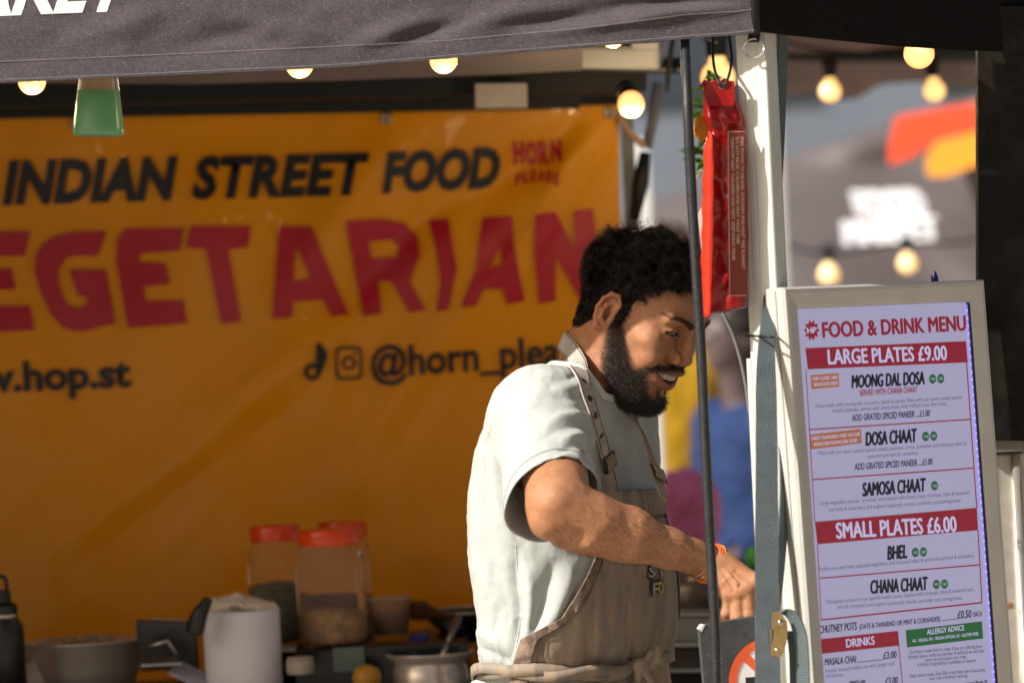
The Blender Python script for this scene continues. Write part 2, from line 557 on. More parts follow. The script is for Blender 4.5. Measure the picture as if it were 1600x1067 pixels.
def sculpt_head(g, H, detail=True):
    def E(c, r, op='u', k=.012, rot=None): ell(g, mm(*c), mm(*r), H, op, k, rot)
    def C_(a, b, r1, r2, op='u', k=.008, sq=None): cone(g, mm(*a), mm(*b), r1 * .001, r2 * .001, H, op, k, sq)
    both = (1, -1)
    E((0, -11, 47), (72, 87, 77))                       # cranium
    E((0, 28, 34), (64, 62, 66), k=.02)                 # forehead
    E((0, 32, -8), (58, 55, 62), k=.02)                 # mid face
    E((0, 34, -48), (50, 48, 44), k=.02)                # jaw mass
    for s in both:
        C_((s * 60, 4, -22), (s * 50, 22, -62), 15, 13, k=.02)
        C_((s * 50, 22, -62), (s * 16, 74, -88), 13, 13, k=.02)
        E((s * 44, 60, 0), (20, 20, 15), k=.018, rot=(0, 0, s * -25))      # cheekbone
        E((s * 36, 70, -20), (17, 16, 17), k=.016)      # smiling cheek
        C_((s * 10, 85, 38), (s * 44, 74, 42), 9, 7, k=.014)               # brow ridge
        E((s * 60, 30, 30), (12, 24, 26), op='s', k=.02) if False else None
    E((0, 74, -84), (20, 19, 16), k=.018)               # chin
    E((0, 76, -42), (29, 21, 25), k=.016)               # muzzle
    if not detail:
        C_((0, 88, 30), (0, 106, -8), 7, 9, k=.01)
        for s in both:
            E((s * 76, -6, 2), (7, 16, 28), k=.008)
        return
    for s in both:                                      # eye sockets
        E((s * 33, 92, 22), (19, 13, 11), op='s', k=.014)
        E((s * 13, 90, 18), (6, 9, 12), op='s', k=.012)
    # nose
    C_((0, 87, 30), (0, 96, 14), 6.5, 6.5, k=.010)
    C_((0, 94, 14), (0, 99, -6), 6.5, 8.2, k=.008)
    E((0, 99.5, -9), (9.3, 9, 8.5), k=.007)
    for s in both:
        E((s * 14, 93, -11), (8.2, 10.5, 9.2), k=.005)
        chain(g, [mm(s * 17, 93, 1), mm(s * 22.5, 87, -6), mm(s * 22, 85, -16), mm(s * 17, 88, -22)], [.0012, .0022, .0022, .0012], H, 's', .004)
        C_((s * 6, 98, -16), (0, 93, -19), 4, 3.5, k=.005)
        E((s * 9, 96, -19), (5.0, 6.8, 4.6), op='s', k=.0025, rot=(-15, 0, s * 20))
        # naso-labial fold
        for a, b in (((s * 21, 93, -10), (s * 31, 86, -26)), ((s * 31, 86, -26), (s * 36, 79, -42))):
            C_(a, b, 3.0, 2.6, op='s', k=.007)
    # eyelids: a ball a little larger than the eye, opened by a thin curved slot
    for s in both:
        E((s * 31.5, 70.5, 23), (14.2, 14.4, 13.4), k=.005)
        C_((s * 17, 80, 20), (s * 20, 80, 19), 3, 3, k=.005)
        pts = [(s * (31.5 + 13.5 * math.sin(t)), 70.5 + 15.5 * math.cos(t), 17.6 + 2.2 * math.cos(t * 1.4) - .10 * 13 * math.sin(t) * -1) for t in np.linspace(-1.02, 1.02, 9)]
        ap = [1.3, 2.3, 2.9, 3.3, 3.4, 3.2, 2.7, 2.0, 1.1]
        chain(g, [mm(*p) for p in pts], [a * .001 for a in ap], H, 's', .0012)
        # crease above the lid
        pts = [(s * (31.5 + 15.0 * math.sin(t)), 71 + 16.5 * math.cos(t), 29.5 + 2.5 * math.cos(t * 1.5)) for t in np.linspace(-.9, 1.1, 7)]
        chain(g, [mm(*p) for p in pts], [.0020] * 7, H, 's', .004)
    # lips and open smiling mouth
    MU = 4
    up = [(-31, 79, -40), (-22, 88, -39.5), (-12, 95.5, -37), (-4, 98, -35.0), (0, 97.5, -35.5), (4, 98, -35.5), (12, 95.5, -37), (22, 88, -39.5), (31, 79, -40)]
    chain(g, [mm(*p) for p in [(a, b, c + MU) for a, b, c in up]], [.0022, .0036, .0046, .0048, .0044, .0048, .0046, .0036, .0022], H, 'u', .004)
    lo = [(-33, 77, -42), (-24, 85, -51), (-12, 91, -57), (0, 93.5, -59), (12, 91, -57), (24, 85, -51), (33, 77, -42)]
    chain(g, [mm(*p) for p in [(a, b, c + MU) for a, b, c in lo]], [.0022, .0042, .0060, .0066, .0060, .0042, .0022], H, 'u', .004)
    mo = [(-28, 84, -42), (-18, 92, -44), (-8, 96, -46), (0, 98, -46.5), (8, 96, -46), (18, 92, -44), (28, 84, -42)]
    mo = [(a, b, c + MU) for a, b, c in mo]
    chain(g, [mm(*p) for p in mo], [.0020, .0044, .0060, .0064, .0060, .0044, .0020], H, 's', .0015)
    chain(g, [mm(p[0], p[1] - 8, p[2]) for p in mo], [.0026, .0050, .0066, .007, .0066, .0050, .0026], H, 's', .0015)
    E((0, 90, -66), (14, 4, 3), op='s', k=.014)         # hollow under the lower lip
    # ears
    for s in both:
        A = Frame(H.R @ np.array(Euler((rad(-8), rad(s * -6), rad(s * 24))).to_matrix()), H.pt(mm(s * 77, -4, 6)))
        def e(c, r, op='u', k=.004, rot=None): ell(g, mm(c[0], c[1] * .86 + 1, c[2] * .95), mm(r[0], r[1] * .86, r[2] * .95), A, op, k, rot)
        e((0, 4, 0), (6, 16, 27), k=.006)
        e((0, -1, 6), (5, 18, 24), k=.006)
        e((s * 7, 2, 2), (7.5, 12, 20), op='s', k=.004)
        rim = [(s * 4, 14, 10), (s * 7, 13, 22), (s * 8, 3, 30), (s * 8, -9, 27), (s * 8, -16, 14), (s * 7, -16, 0), (s * 5, -10, -14), (s * 3, -1, -24), (s * 1.5, 7, -24)]
        chain(g, [mm(a, b * .86 + 1, c * .95) for a, b, c in rim], [.0022, .0025, .0028, .0030, .0029, .0028, .0030, .0048, .0038], A, 'u', .003)
        anti = [(s * 4, 2, 20), (s * 6, -5, 10), (s * 6, -6, 0), (s * 5.5, -2, -11), (s * 5, 6, -14)]
        chain(g, [mm(a, b * .86 + 1, c * .95) for a, b, c in anti], [.0020, .0028, .0028, .0026, .0024], A, 'u', .004)
        e((s * 4, 12, -4), (3, 4, 6), k=.003)           # tragus
        e((s * 1, 4, -2), (6, 6, 8), op='s', k=.003)    # concha
        C_((s * 66, 6, 16), (s * 62, 10, -30), 8, 8, k=.012)

NECK = [Cp(955, 512, 5.405), Cp(938, 560, 5.41), Cp(922, 612, 5.42)]
SHR = Cp(850, 652, 5.265); SHL = Cp(932, 655, 5.53)
ELB = Cp(872, 797, 5.07); WRI = Cp(1103, 877, 5.16)
ELL_ = Cp(948, 880, 5.62); WRL = Cp(965, 1010, 5.52)
PSI = rad(34)
TF = np.array([math.cos(PSI), -math.sin(PSI), 0]); TR = np.array([-math.sin(PSI), -math.cos(PSI), 0])
# stations: py, left px, right px, half width across the shoulders, depth of the centre
ST = [(575, 848, 985, .150, 5.415), (610, 815, 1000, .170, 5.415), (650, 772, 1012, .184, 5.415), (700, 746, 1022, .190, 5.415), (770, 737, 1034, .186, 5.415),
      (850, 739, 1043, .181, 5.415), (920, 745, 1045, .180, 5.415), (965, 751, 1044, .178, 5.415), (1010, 752, 1038, .176, 5.415),
      (1045, 764, 1030, .166, 5.415), (1080, 752, 1036, .176, 5.415), (1150, 745, 1036, .182, 5.415), (1250, 745, 1030, .182, 5.415)]
def _st():
    z, cx, a, b, cy = [], [], [], [], []
    for py, l, r, aa, d in ST:
        S = (r - l) / 2 / F * d
        bb = math.sqrt(max(.0032, (S * S - (math.sin(PSI) * aa) ** 2) / math.cos(PSI) ** 2))
        p = Cp((l + r) / 2, py, d)
        z.append(p[2]); cx.append(p[0]); cy.append(d); a.append(aa); b.append(bb)
    o = np.argsort(z)
    return [np.array(q)[o] for q in (z, cx, cy, a, b)]
SZ, SX, SY, SA, SB = _st()
def cub(x, xs, ys):
    # monotone-ish smooth interpolation: linear interp averaged over a small window
    x = np.asarray(x)
    return (np.interp(x - .014, xs, ys) + 2 * np.interp(x, xs, ys) + np.interp(x + .014, xs, ys)) / 4
def torso(g, grow, ztop, zbot, k=.02, extra=None):
    lo = np.array((SX.min() - .24, SY.min() - .26, zbot)); hi = np.array((SX.max() + .24, SY.max() + .26, ztop))
    def fn(X, Y, Z):
        z = Z
        cx, cy, a, b = cub(z, SZ, SX), cub(z, SZ, SY), cub(z, SZ, SA) + grow, cub(z, SZ, SB) + grow
        x, y = X - cx, Y - cy
        u = (x * TF[0] + y * TF[1]) / b; v = (x * TR[0] + y * TR[1]) / a
        e = 2.25
        r = (np.abs(u) ** e + np.abs(v) ** e) ** (1 / e) + 1e-6
        d = (r - 1) * np.minimum(a, b) * .85
        d = np.maximum(d, np.maximum(z - ztop, zbot - z))
        return d.astype(np.float32)
    g.put(fn, lo, hi, 'u', k)
def torso_pt(theta, z, off=0.0):
    """point on the torso surface; theta from straight ahead, positive to his right (camera side)"""
    theta = np.asarray(theta, float); z = np.asarray(z, float)
    cx, cy, a, b = cub(z, SZ, SX), cub(z, SZ, SY), cub(z, SZ, SA), cub(z, SZ, SB)
    c, s = np.cos(theta), np.sin(theta)
    e = 2.25
    r = 1 / ((np.abs(c) / b) ** e + (np.abs(s) / a) ** e) ** (1 / e) + off
    return np.stack((cx + r * (c * TF[0] + s * TR[0]), cy + r * (c * TF[1] + s * TR[1]), z + 0 * r), -1)

def hand(g, Wr, mid, ctrl, k=.006):
    pass

def build_vendor():
    feet = P(880, 0, 5.42); feet.z = 0.0
    per = empty('person', feet, 'bearded man in pale mint t-shirt and brown apron looking down behind the stall pole', 'person')
    # ---------- body
    h1, h2 = .0014, .0030
    xs = axis_steps((-.10, .075, h2), (.075, .352, h1))
    ys = axis_steps((4.99, 5.14, .0024), (5.14, 5.47, h1), (5.47, 5.76, h2))
    zs = axis_steps((-.56, -.42, h2), (-.42, -.255, .0016), (-.255, -.125, .0024), (-.125, .175, h1))
    g = Grid(xs, ys, zs)
    torso(g, -.014, Cp(0, 590, 5.4)[2], -.55)
    # neck and shoulders
    cone(g, HEAD.pt(mm(0, -22, -20)), NECK[1], .058, .052, k=.02)
    cone(g, NECK[1], NECK[2], .052, .056, k=.02)
    cone(g, HEAD.pt(mm(0, 10, -50)), Cp(975, 600, 5.38), .042, .038, k=.025)
    cone(g, HEAD.pt(mm(60, -8, -24)), Cp(972, 612, 5.36), .016, .012, k=.02)        # sternomastoid
    for sh, q in ((SHR, 1), (SHL, -1)):
        cone(g, Cp(912, 626, 5.42), sh + np.array((0, .004, -.004)), .038, .040, k=.02)
        cone(g, Cp(915, 660, 5.42), sh + mm(0, 6, -6), .054, .042, k=.03)
    # right arm
    cone(g, SHR + mm(0, 6, -4), ELB + np.array((-.002, 0, .012)), .043, .0395, k=.02)
    cone(g, SHR * .45 + ELB * .55 + mm(10, 0, 4), ELB + mm(4, 0, 10), .036, .034, k=.02)
    fa = [ELB, Cp(925, 818, 5.08), Cp(985, 836, 5.105), Cp(1045, 857, 5.13), Cp(1080, 868, 5.15), WRI]
    chain(g, fa, [.0360, .0368, .0340, .0254, .0212, .0192], ID, 'u', .014)
    cone(g, Cp(905, 802, 5.07), Cp(975, 824, 5.10), .028, .022, k=.02)             # brachioradialis
    cone(g, Cp(885, 832, 5.09), Cp(960, 848, 5.11), .022, .019, k=.018)
    ell(g, Cp(853, 820, 5.062), mm(16, 16, 14), k=.022)                             # point of the elbow
    ell(g, Cp(862, 784, 5.038), mm(12, 8, 11), k=.020)                             # outer knob
    cone(g, Cp(868, 842, 5.025), Cp(905, 842, 5.04), .0035, .003, op='s', k=.020)    # crease
    # hand: back of the hand seen from above, fingers bent down behind the sign
    cone(g, WRI, Cp(1118, 886, 5.165), .0205, .0205, k=.01)
    KN = [Cp(1137, 930, 5.140), Cp(1152, 926, 5.137), Cp(1167, 919, 5.137), Cp(1180, 909, 5.142)]      # little finger first
    W0 = [Cp(1116, 891, 5.150), Cp(1120, 888, 5.152), Cp(1125, 883, 5.157), Cp(1129, 879, 5.163)]
    for i in range(4):
        cone(g, W0[i], KN[i], .0150, (.0100, .0114, .0120, .0118)[i], k=.012)
    cone(g, (W0[1] + W0[2]) / 2 + mm(0, 8, 0), (KN[1] + KN[2]) / 2 + mm(0, 10, 0), .017, .012, k=.014)
    M1 = [Cp(1135, 957, 5.138), Cp(1152, 963, 5.134), Cp(1170, 960, 5.135), Cp(1187, 950, 5.140)]
    M2 = [Cp(1128, 978, 5.150), Cp(1144, 988, 5.149), Cp(1162, 986, 5.150), Cp(1180, 976, 5.155)]
    M3 = [Cp(1126, 993, 5.166), Cp(1140, 1006, 5.167), Cp(1157, 1006, 5.168), Cp(1174, 996, 5.172)]
    rr = (.0078, .0090, .0096, .0094)
    for i in range(4):
        chain(g, [KN[i], M1[i], M2[i], M3[i]], [rr[i] * 1.12, rr[i], rr[i] * .88, rr[i] * .78], ID, 'u', .0030)
        ell(g, KN[i] + mm(-1, -3, 2), mm(8.6, 8, 8.6) * (1 if i else .9), k=.006)
        ell(g, M1[i], mm(8.6, 8.6, 8.2), k=.003)
    for i in range(3):                                   # valleys between the tendons
        a = (W0[i] + W0[i + 1]) / 2 * .4 + (KN[i] + KN[i + 1]) / 2 * .6; b = (KN[i] + KN[i + 1]) / 2
        cone(g, a + mm(-4, -14, 8), b + mm(-4, -14, 10), .0003, .0005, op='s', k=.008)
    TH = [Cp(1130, 890, 5.172), Cp(1160, 908, 5.185), Cp(1180, 935, 5.180), Cp(1184, 962, 5.170)]
    chain(g, TH, [.0130, .0120, .0105, .0085], ID, 'u', .006)
    for vn in ([(1000, 815, 5.075), (1035, 835, 5.095), (1068, 852, 5.12), (1098, 866, 5.145)], [(1126, 884, 5.139), (1140, 900, 5.131), (1152, 912, 5.126)], [(1120, 890, 5.137), (1132, 908, 5.130), (1142, 920, 5.127)],
               [(960, 806, 5.07), (985, 822, 5.07), (1012, 838, 5.085)]):
        q_ = [Cp(*a) for a in vn]
        hh = []
        for p_ in q_:
            hh.append(p_)
        chain(g, hh, [.0018] * len(hh), ID, 'u', .004)
    # left arm, mostly hidden by the torso
    chain(g, [SHL, ELL_, WRL], [.050, .040, .022], ID, 'u', .02)
    for i in range(4):
        o = np.array((.010 * i - .012, -.012 * i, 0))
        chain(g, [WRL + o * .6, WRL + o + mm(6, -20, -50), WRL + o + mm(2, -28, -75)], [.014, .0095, .008], ID, 'u', .003)
    chain(g, [WRL, WRL + mm(-18, -22, -30), WRL + mm(-20, -30, -52)], [.014, .0105, .0085], ID, 'u', .004)
    sculpt_head(g, HEAD)
    V, Fc = g.mesh()
    V = relax(V, Fc, 1, .4)
    # fine unevenness of the flesh
    n, _ = vnormals(V, Fc)
    V = V + n * (fbm(V * 60, 5, 2) * .0005)[:, None]
    n, _ = vnormals(V, Fc)
    L = HEAD.inv(V) * 1000            # head coordinates in mm
    x, y, z = L.T
    ax_ = np.abs(x)
    col = np.tile(np.array(SKIN), (len(V), 1))
    def blend(mask, c):
        nonlocal col
        m = np.clip(mask, 0, 1)[:, None]
        col = col * (1 - m) + np.array(c) * m
    hn = fbm(V * 45, 3, 3) ; hn2 = fbm(V * 260, 9, 2)
    inhead = (z > -118) & (np.linalg.norm(L - np.array((0, 0, 20)), axis=1) < 170)
    hn3 = fbm(V * 110, 6, 3); col *= (1 + .10 * hn + .07 * hn2)[:, None]; col *= 1 + hn3[:, None] * np.array((.03, .085, .10))
    # lips
    z_k = z; z = z - 4
    dl = np.where(np.abs(z + 46) < 20, 1, 0) * (y > 74) * (ax_ < 34)
    upz = -36.0 - ax_ * .09
    lipu = np.clip(1 - np.abs(z - upz) / 6.0, 0, 1) * 2
    loz = -57 + (ax_ / 31) ** 1.8 * 14
    lipl = np.clip(1 - np.abs(z - loz) / 7.5, 0, 1) * 2
    blend(np.clip(np.maximum(lipu, lipl), 0, 1) * dl * .8, (.30, .105, .075))
    inner = (np.abs(z + 45) < 10) * (ax_ < 30) * (y < 89 - ax_ * .25) * (y > 60)
    blend(inner * 1.0, (.10, .02, .016))
    z = z_k
    # warmer ears, nose and knuckles
    ear = np.clip((ax_ - 76) / 4, 0, 1) * (np.abs(z) < 45) * inhead
    blend(ear * .5, (.46, .17, .085))
    blend(np.clip(1 - np.linalg.norm(L - np.array((0, 106, -10)), axis=1) / 22, 0, 1) * .5, (.44, .16, .09))
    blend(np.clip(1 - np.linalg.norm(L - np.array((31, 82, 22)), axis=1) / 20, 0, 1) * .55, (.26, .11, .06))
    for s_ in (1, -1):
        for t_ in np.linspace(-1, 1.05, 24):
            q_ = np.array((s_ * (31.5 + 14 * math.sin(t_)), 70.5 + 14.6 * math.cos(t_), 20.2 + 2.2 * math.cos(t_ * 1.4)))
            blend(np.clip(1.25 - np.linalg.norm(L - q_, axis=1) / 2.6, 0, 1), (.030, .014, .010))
    # ------- where hair grows (also darkens the scalp under it)
    def scalp(q):
        X_, Y_, Z_ = np.abs(q[:, 0]), q[:, 1], q[:, 2]
        wob = noise3(q * .06, 21) * 4
        line = np.interp(Y_, [-110, -70, -40, -20, -8, 4, 9, 20, 26, 36, 46, 60, 80, 100],
                         [-62, -52, -38, -16, 22, 34, -12, -8, 40, 62, 70, 76, 86, 90]) + wob
        return Z_ - line
    sc = scalp(L)
    blend(np.clip(sc / 6 + .5, 0, 1) * inhead * (ear < .3), (.018, .012, .010))
    def beard(q):
        X_, Y_, Z_ = np.abs(q[:, 0]), q[:, 1], q[:, 2]
        wob = noise3(q * .09, 22) * 2.5
        top = np.interp(Y_, [2, 8, 22, 34, 46, 58, 70, 78, 90, 105], [-30, 0, 2, -14, -32, -42, -50, -58, -69, -72]) + wob
        bot = np.interp(Y_, [0, 12, 30, 60, 90], [-60, -98, -112, -112, -112])
        d1 = np.minimum(np.minimum(top - Z_, Z_ - bot) / 4, np.minimum(Y_ - (0 + wob), 12))
        d1 = np.minimum(d1, (Y_ - np.interp(Z_, [-112, -90, -60, -30, 0], [60, 44, 24, 12, 5]) - wob) / 4)
        # moustache
        mz = np.interp(X_, [0, 10, 24, 36, 42], [-24.5, -25, -29, -38, -47])
        d2 = np.minimum(4.8 - np.abs(Z_ - mz), np.minimum(41 - X_, Y_ - 66)) / 2
        # corner strips joining moustache and beard
        d3 = np.minimum(5.5 - np.abs(X_ - np.interp(Z_, [-75, -60, -45, -35], [32, 38, 41, 38])), np.minimum(Z_ + 80, -34 - Z_)) / 2
        d3 = np.minimum(d3, (Y_ - 58) / 4)
        # soul patch
        d4 = np.minimum(4.5 - X_, np.minimum(Z_ + 76, -66 - Z_)) / 3
        d4 = np.minimum(d4, (Y_ - 78) / 4)
        # bare skin below the lower lip, either side
        bare = (np.sqrt(((X_ - 15) / 11) ** 2 + ((Z_ + 67) / 7.5) ** 2) - 1) * 3
        d1 = np.where(Y_ > 70, np.minimum(d1, bare), d1)
        return np.maximum.reduce([d1, d2, d3, d4])
    bd = beard(L)
    blend(np.clip(bd * .28 + .28, 0, .74) * inhead * (ear < .3), (.045, .026, .018))
    V2 = toW(V)
    body = mesh_obj('body', V2, Fc, mat('skin', rough=.38, attr='col', sss=.10, bump=.6, bscale=700, spec=.45, rvary=.1, vscale=60), per, smooth=True)
    set_color(body, np.clip(col, 0, 1))
    # ---------- random roots on the body
    rng = np.random.default_rng(4)
    nW, fn = vnormals(V, Fc)
    area = np.linalg.norm(fn, axis=1) / 2
    fc = V[Fc].mean(1); fnn = fn / (np.linalg.norm(fn, axis=1)[:, None] + 1e-12)
    fL = HEAD.inv(fc) * 1000
    fin = (fL[:, 2] > -118) & (np.linalg.norm(fL - np.array((0, 0, 20)), axis=1) < 170)
    fear = (np.abs(fL[:, 0]) > 77) & (np.abs(fL[:, 2]) < 42) & (fL[:, 1] < 14)
    def sample(weight, N_):
        w = area * weight; w = w / w.sum()
        i = rng.choice(len(w), N_, p=w)
        a, b = rng.random(N_), rng.random(N_)
        q = V[Fc[i]]
        p = q[:, 0] * ((1 - a) * (1 - b))[:, None] + q[:, 1] * (a * (1 - b))[:, None] + q[:, 2] * (a * b)[:, None] + q[:, 3] * ((1 - a) * b)[:, None]
        return p, fnn[i], fL[i]
    Rh = HEAD.R
    hairm = bpy.data.materials.new('black_hair'); hairm.use_nodes = True
    nt = hairm.node_tree; nt.nodes.remove(nt.nodes['Principled BSDF'])
    hb = nt.nodes.new('ShaderNodeBsdfHairPrincipled'); hb.parametrization = 'MELANIN'
    hb.inputs['Melanin'].default_value = 1.0; hb.inputs['Melanin Redness'].default_value = .5
    hb.inputs['Roughness'].default_value = .18; hb.inputs['Radial Roughness'].default_value = .4; hb.inputs['Random Color'].default_value = .1
    nt.links.new(hb.outputs[0], nt.nodes['Material Output'].inputs[0])
    # ---- scalp hair
    w = np.clip(scalp(fL) / 8, 0, 1) * fin * (~fear)
    Nh = 42000; K = 8
    p, nn, q = sample(w, Nh)
    ll = p @ np.eye(3)
    qz = q[:, 2]; qy = q[:, 1]
    length = np.interp(qz, [-60, -30, 10, 50, 80, 130], [.004, .008, .013, .019, .027, .031]) * rng.uniform(.75, 1.2, Nh)
    length *= np.interp(qy, [20, 70, 100], [1, .72, .5]) * np.interp(qz, [60, 120], [1, .72])
    length = np.where((qy > 4) & (qz < 34), .006 + .004 * rng.random(Nh), length)
    length = np.where(scalp(q) < 5, length * .6, length)
    clump = noise3(q * .085, 31); c2 = noise3(q * .085 + 40, 32); c3 = noise3(q * .085 + 80, 33)
    # growth direction: away from the crown, down at the sides, forward on top
    crown = np.array((0, -60, 110.0))
    fl = q - crown; fl /= np.linalg.norm(fl, axis=1)[:, None]
    fl[:, 1] += np.clip((qz - 60) / 40, 0, 1) * .9
    fl[:, 2] -= .25
    flC = fl @ Rh.T
    swirl = np.stack((clump, c2, c3), 1) @ Rh.T
    d = nn * .62 + flC * .8 + swirl * 1.35 + rng.normal(0, .09, (Nh, 3))
    d /= np.linalg.norm(d, axis=1)[:, None]
    pts = np.zeros((Nh, K, 3)); pts[:, 0] = p - nn * .001
    ph = c2 * 6 + rng.normal(0, .5, Nh)
    side = np.cross(d, nn); side /= np.linalg.norm(side, axis=1)[:, None] + 1e-9
    for i in range(1, K):
        t = i / (K - 1)
        ang = ph + t * 5.0
        cur = d + (side * np.cos(ang)[:, None] + np.cross(side, d) * np.sin(ang)[:, None]) * .85 * t - nn * .75 * t * t
        cur /= np.linalg.norm(cur, axis=1)[:, None]
        pts[:, i] = pts[:, i - 1] + cur * (length / (K - 1))[:, None]
        # keep outside the skull
        qq = HEAD.inv(pts[:, i]) * 1000 - np.array((0, -11, 47)); rr_ = np.sqrt((qq[:, 0] / 75) ** 2 + (qq[:, 1] / 91) ** 2 + (qq[:, 2] / 80) ** 2)
        push = np.clip(1.0 - rr_, 0, 1)[:, None] * .08
        pts[:, i] += (pts[:, i] - HEAD.pt(mm(0, -12, 48))) * push * 1.0
    strands('hair', toW(pts), hairm, per, .00016, .00007)
    beardm = mat('dark_beard_hair', (.020, .016, .014), rough=.33, spec=.9)
    # stray curls that leave the outline
    w = np.clip((scalp(fL) - 12) / 8, 0, 1) * fin * (~fear) * (fL[:, 2] > 20)
    Nf = 900; p, nn, q = sample(w, Nf); L_ = rng.uniform(.026, .044, Nf); d = nn * .9 + rng.normal(0, .45, (Nf, 3)); d /= np.linalg.norm(d, axis=1)[:, None]
    side = np.cross(d, nn + .01); side /= np.linalg.norm(side, axis=1)[:, None]; ph = rng.uniform(0, 6, Nf); pts = np.zeros((Nf, 10, 3)); pts[:, 0] = p
    for i in range(1, 10):
        t = i / 9; ang = ph + t * 6.5
        cur = d + (side * np.cos(ang)[:, None] + np.cross(side, d) * np.sin(ang)[:, None]) * 1.0 * t
        pts[:, i] = pts[:, i - 1] + cur * (L_ / 9)[:, None] * .8
    strands('stray_hair', toW(pts), hairm, per, .00011, .00005)
    # ---- beard
    w = np.clip(bd[Fc].mean(1) * .30 + .22, 0, 1) ** 1.3 * fin * (~fear)
    Nb = 9000; K = 7
    p, nn, q = sample(w, Nb)
    bl = np.interp(q[:, 2], [-110, -85, -60, -30, 0], [.008, .011, .012, .009, .005]) * rng.uniform(.6, 1.25, Nb)
    mous = (q[:, 2] > -48) & (q[:, 1] > 66)
    bl = np.where(mous, .0075 * rng.uniform(.6, 1.3, Nb), bl)
    bl = np.where(np.abs(q[:, 0]) < 8, np.where(q[:, 2] > -78, np.minimum(bl, .007), bl), bl)
    dn = np.tile((Rh @ np.array((0, .12, -1.0)))[None], (Nb, 1))
    dn = np.where(mous[:, None], (np.stack((np.sign(q[:, 0]) * 1.0, 0 * q[:, 0] + .1, 0 * q[:, 0] - .7), 1)) @ Rh.T, dn)
    d = nn * .85 + dn * .55 + rng.normal(0, .45, (Nb, 3))
    d /= np.linalg.norm(d, axis=1)[:, None]
    side = np.cross(d, nn + rng.normal(0, .3, (Nb, 3))); side /= np.linalg.norm(side, axis=1)[:, None] + 1e-9
    pts = np.zeros((Nb, K, 3)); pts[:, 0] = p - nn * .0006
    ph = rng.uniform(0, 6.3, Nb); fr = rng.uniform(3, 7, Nb)
    for i in range(1, K):
        t = i / (K - 1)
        cur = d + (side * np.cos(ph + t * fr)[:, None] + np.cross(side, d) * np.sin(ph + t * fr)[:, None]) * .8
        pts[:, i] = pts[:, i - 1] + cur * (bl / (K - 1))[:, None] * .85
    strands('beard', toW(pts), beardm, per, .00017, .00008)
    # ---- eyebrows and lashes
    eb = []
    for s in (1, -1):
        for _ in range(950):
            t = rng.random()
            xx = 10 + 45 * t
            zz = 37 + 8 * math.sin(t * 2.2) + rng.uniform(-1, 1) * (3.0 * (1 - t) ** .6 + .8)
            eb.append((s * xx, zz, s, t))
    vtree = None
    fz = np.where(fin & (fL[:, 1] > 40))[0]
    fLs = fL[fz]
    roots = []
    for xx, zz, s, t in eb:
        dd = (fLs[:, 0] - xx) ** 2 + (fLs[:, 2] - zz) ** 2 - (fLs[:, 1] * .02)
        i = fz[np.argmin(dd)]
        r0 = fc[i]; n0 = fnn[i]
        dl_ = Rh @ np.array((s * (.8 + .2 * t), 0, .55 - .75 * t)); dl_ = dl_ / np.linalg.norm(dl_)
        L_ = rng.uniform(.004, .006) if s > 0 else rng.uniform(.0025, .0035)
        roots.append([r0 + n0 * .0002 + dl_ * L_ * u + n0 * (.0016 * math.sin(u * 2.6)) for u in (0, .33, .66, 1)])
    strands('eyebrows', toW(np.array(roots)), hairm, per, .00020, .00008)
    roots = []
    for s in (1, -1):
        for t in np.linspace(-.95, 1.05, 46):
            b0 = mm(s * (31.5 + 13.6 * math.sin(t)), 70.5 + 14.6 * math.cos(t), 18.9 + 2.2 * math.cos(t * 1.4))
            dr = np.array((s * math.sin(t), math.cos(t), -.35)) ; dr /= np.linalg.norm(dr)
            L_ = .0075 * rng.uniform(.8, 1.1)
            roots.append([HEAD.pt(b0 + dr * L_ * u + np.array((0, 0, .0016 * u * u))) for u in (0, .33, .66, 1)])
    strands('eyelashes', toW(np.array(roots)), hairm, per, .00020, .00007)
    # arm hair
    w = ((fc[:, 0] > ELB[0] - .01) & (fc[:, 0] < .262) & (fc[:, 2] < -.19) & (fc[:, 1] < 5.19)).astype(float)
    p, nn, q = sample(w, 5000)
    along = WRI - ELB; along = along / np.linalg.norm(along)
    d = nn * .35 + along[None] * .8 + np.array((0, 0, -.45))[None] + rng.normal(0, .25, (5000, 3))
    d /= np.linalg.norm(d, axis=1)[:, None]
    ln = rng.uniform(.004, .010, 5000)
    pts = np.stack([p + d * (ln * u)[:, None] - nn * (.002 * u * u) for u in (0, .33, .66, 1)], 1)
    strands('arm_hair', toW(pts), hairm, per, .00007, .00003)
    # ---------- eyes, teeth
    for s in (1, -1):
        c = HEAD.pt(mm(s * 31.5, 70.5, 22))
        gz = HEAD.R @ (np.array((s * .0 + .12, .92, -.55))); gz /= np.linalg.norm(gz)
        a1 = np.cross(gz, (0, 0, 1.0)); a1 /= np.linalg.norm(a1); R = np.stack((a1, np.cross(gz, a1), gz), 1)
        prof = [(.0125 * math.sin(t), -.0125 * math.cos(t)) for t in np.linspace(.02, PI - .02, 20)]
        m_ = MB(); m_.lathe(c, prof, 28, R); m_.v = [tuple(q) for q in toW(np.array(m_.v))]
        eye = m_.build('eye', mat('eye_white', (.62, .56, .5), rough=.15, coat=.6), per, smooth=True)
        m_ = MB(); m_.lathe(c, [(.0059, .01125), (.0058, .01145), (.0045, .0119), (.0022, .0125), (.0003, .0127)], 24, R)
        m_.v = [tuple(q) for q in toW(np.array(m_.v))]
        m_.build('iris', mat('iris_brown', (.03, .013, .006), rough=.12, coat=1.0), eye, smooth=True)
    teeth = MB()
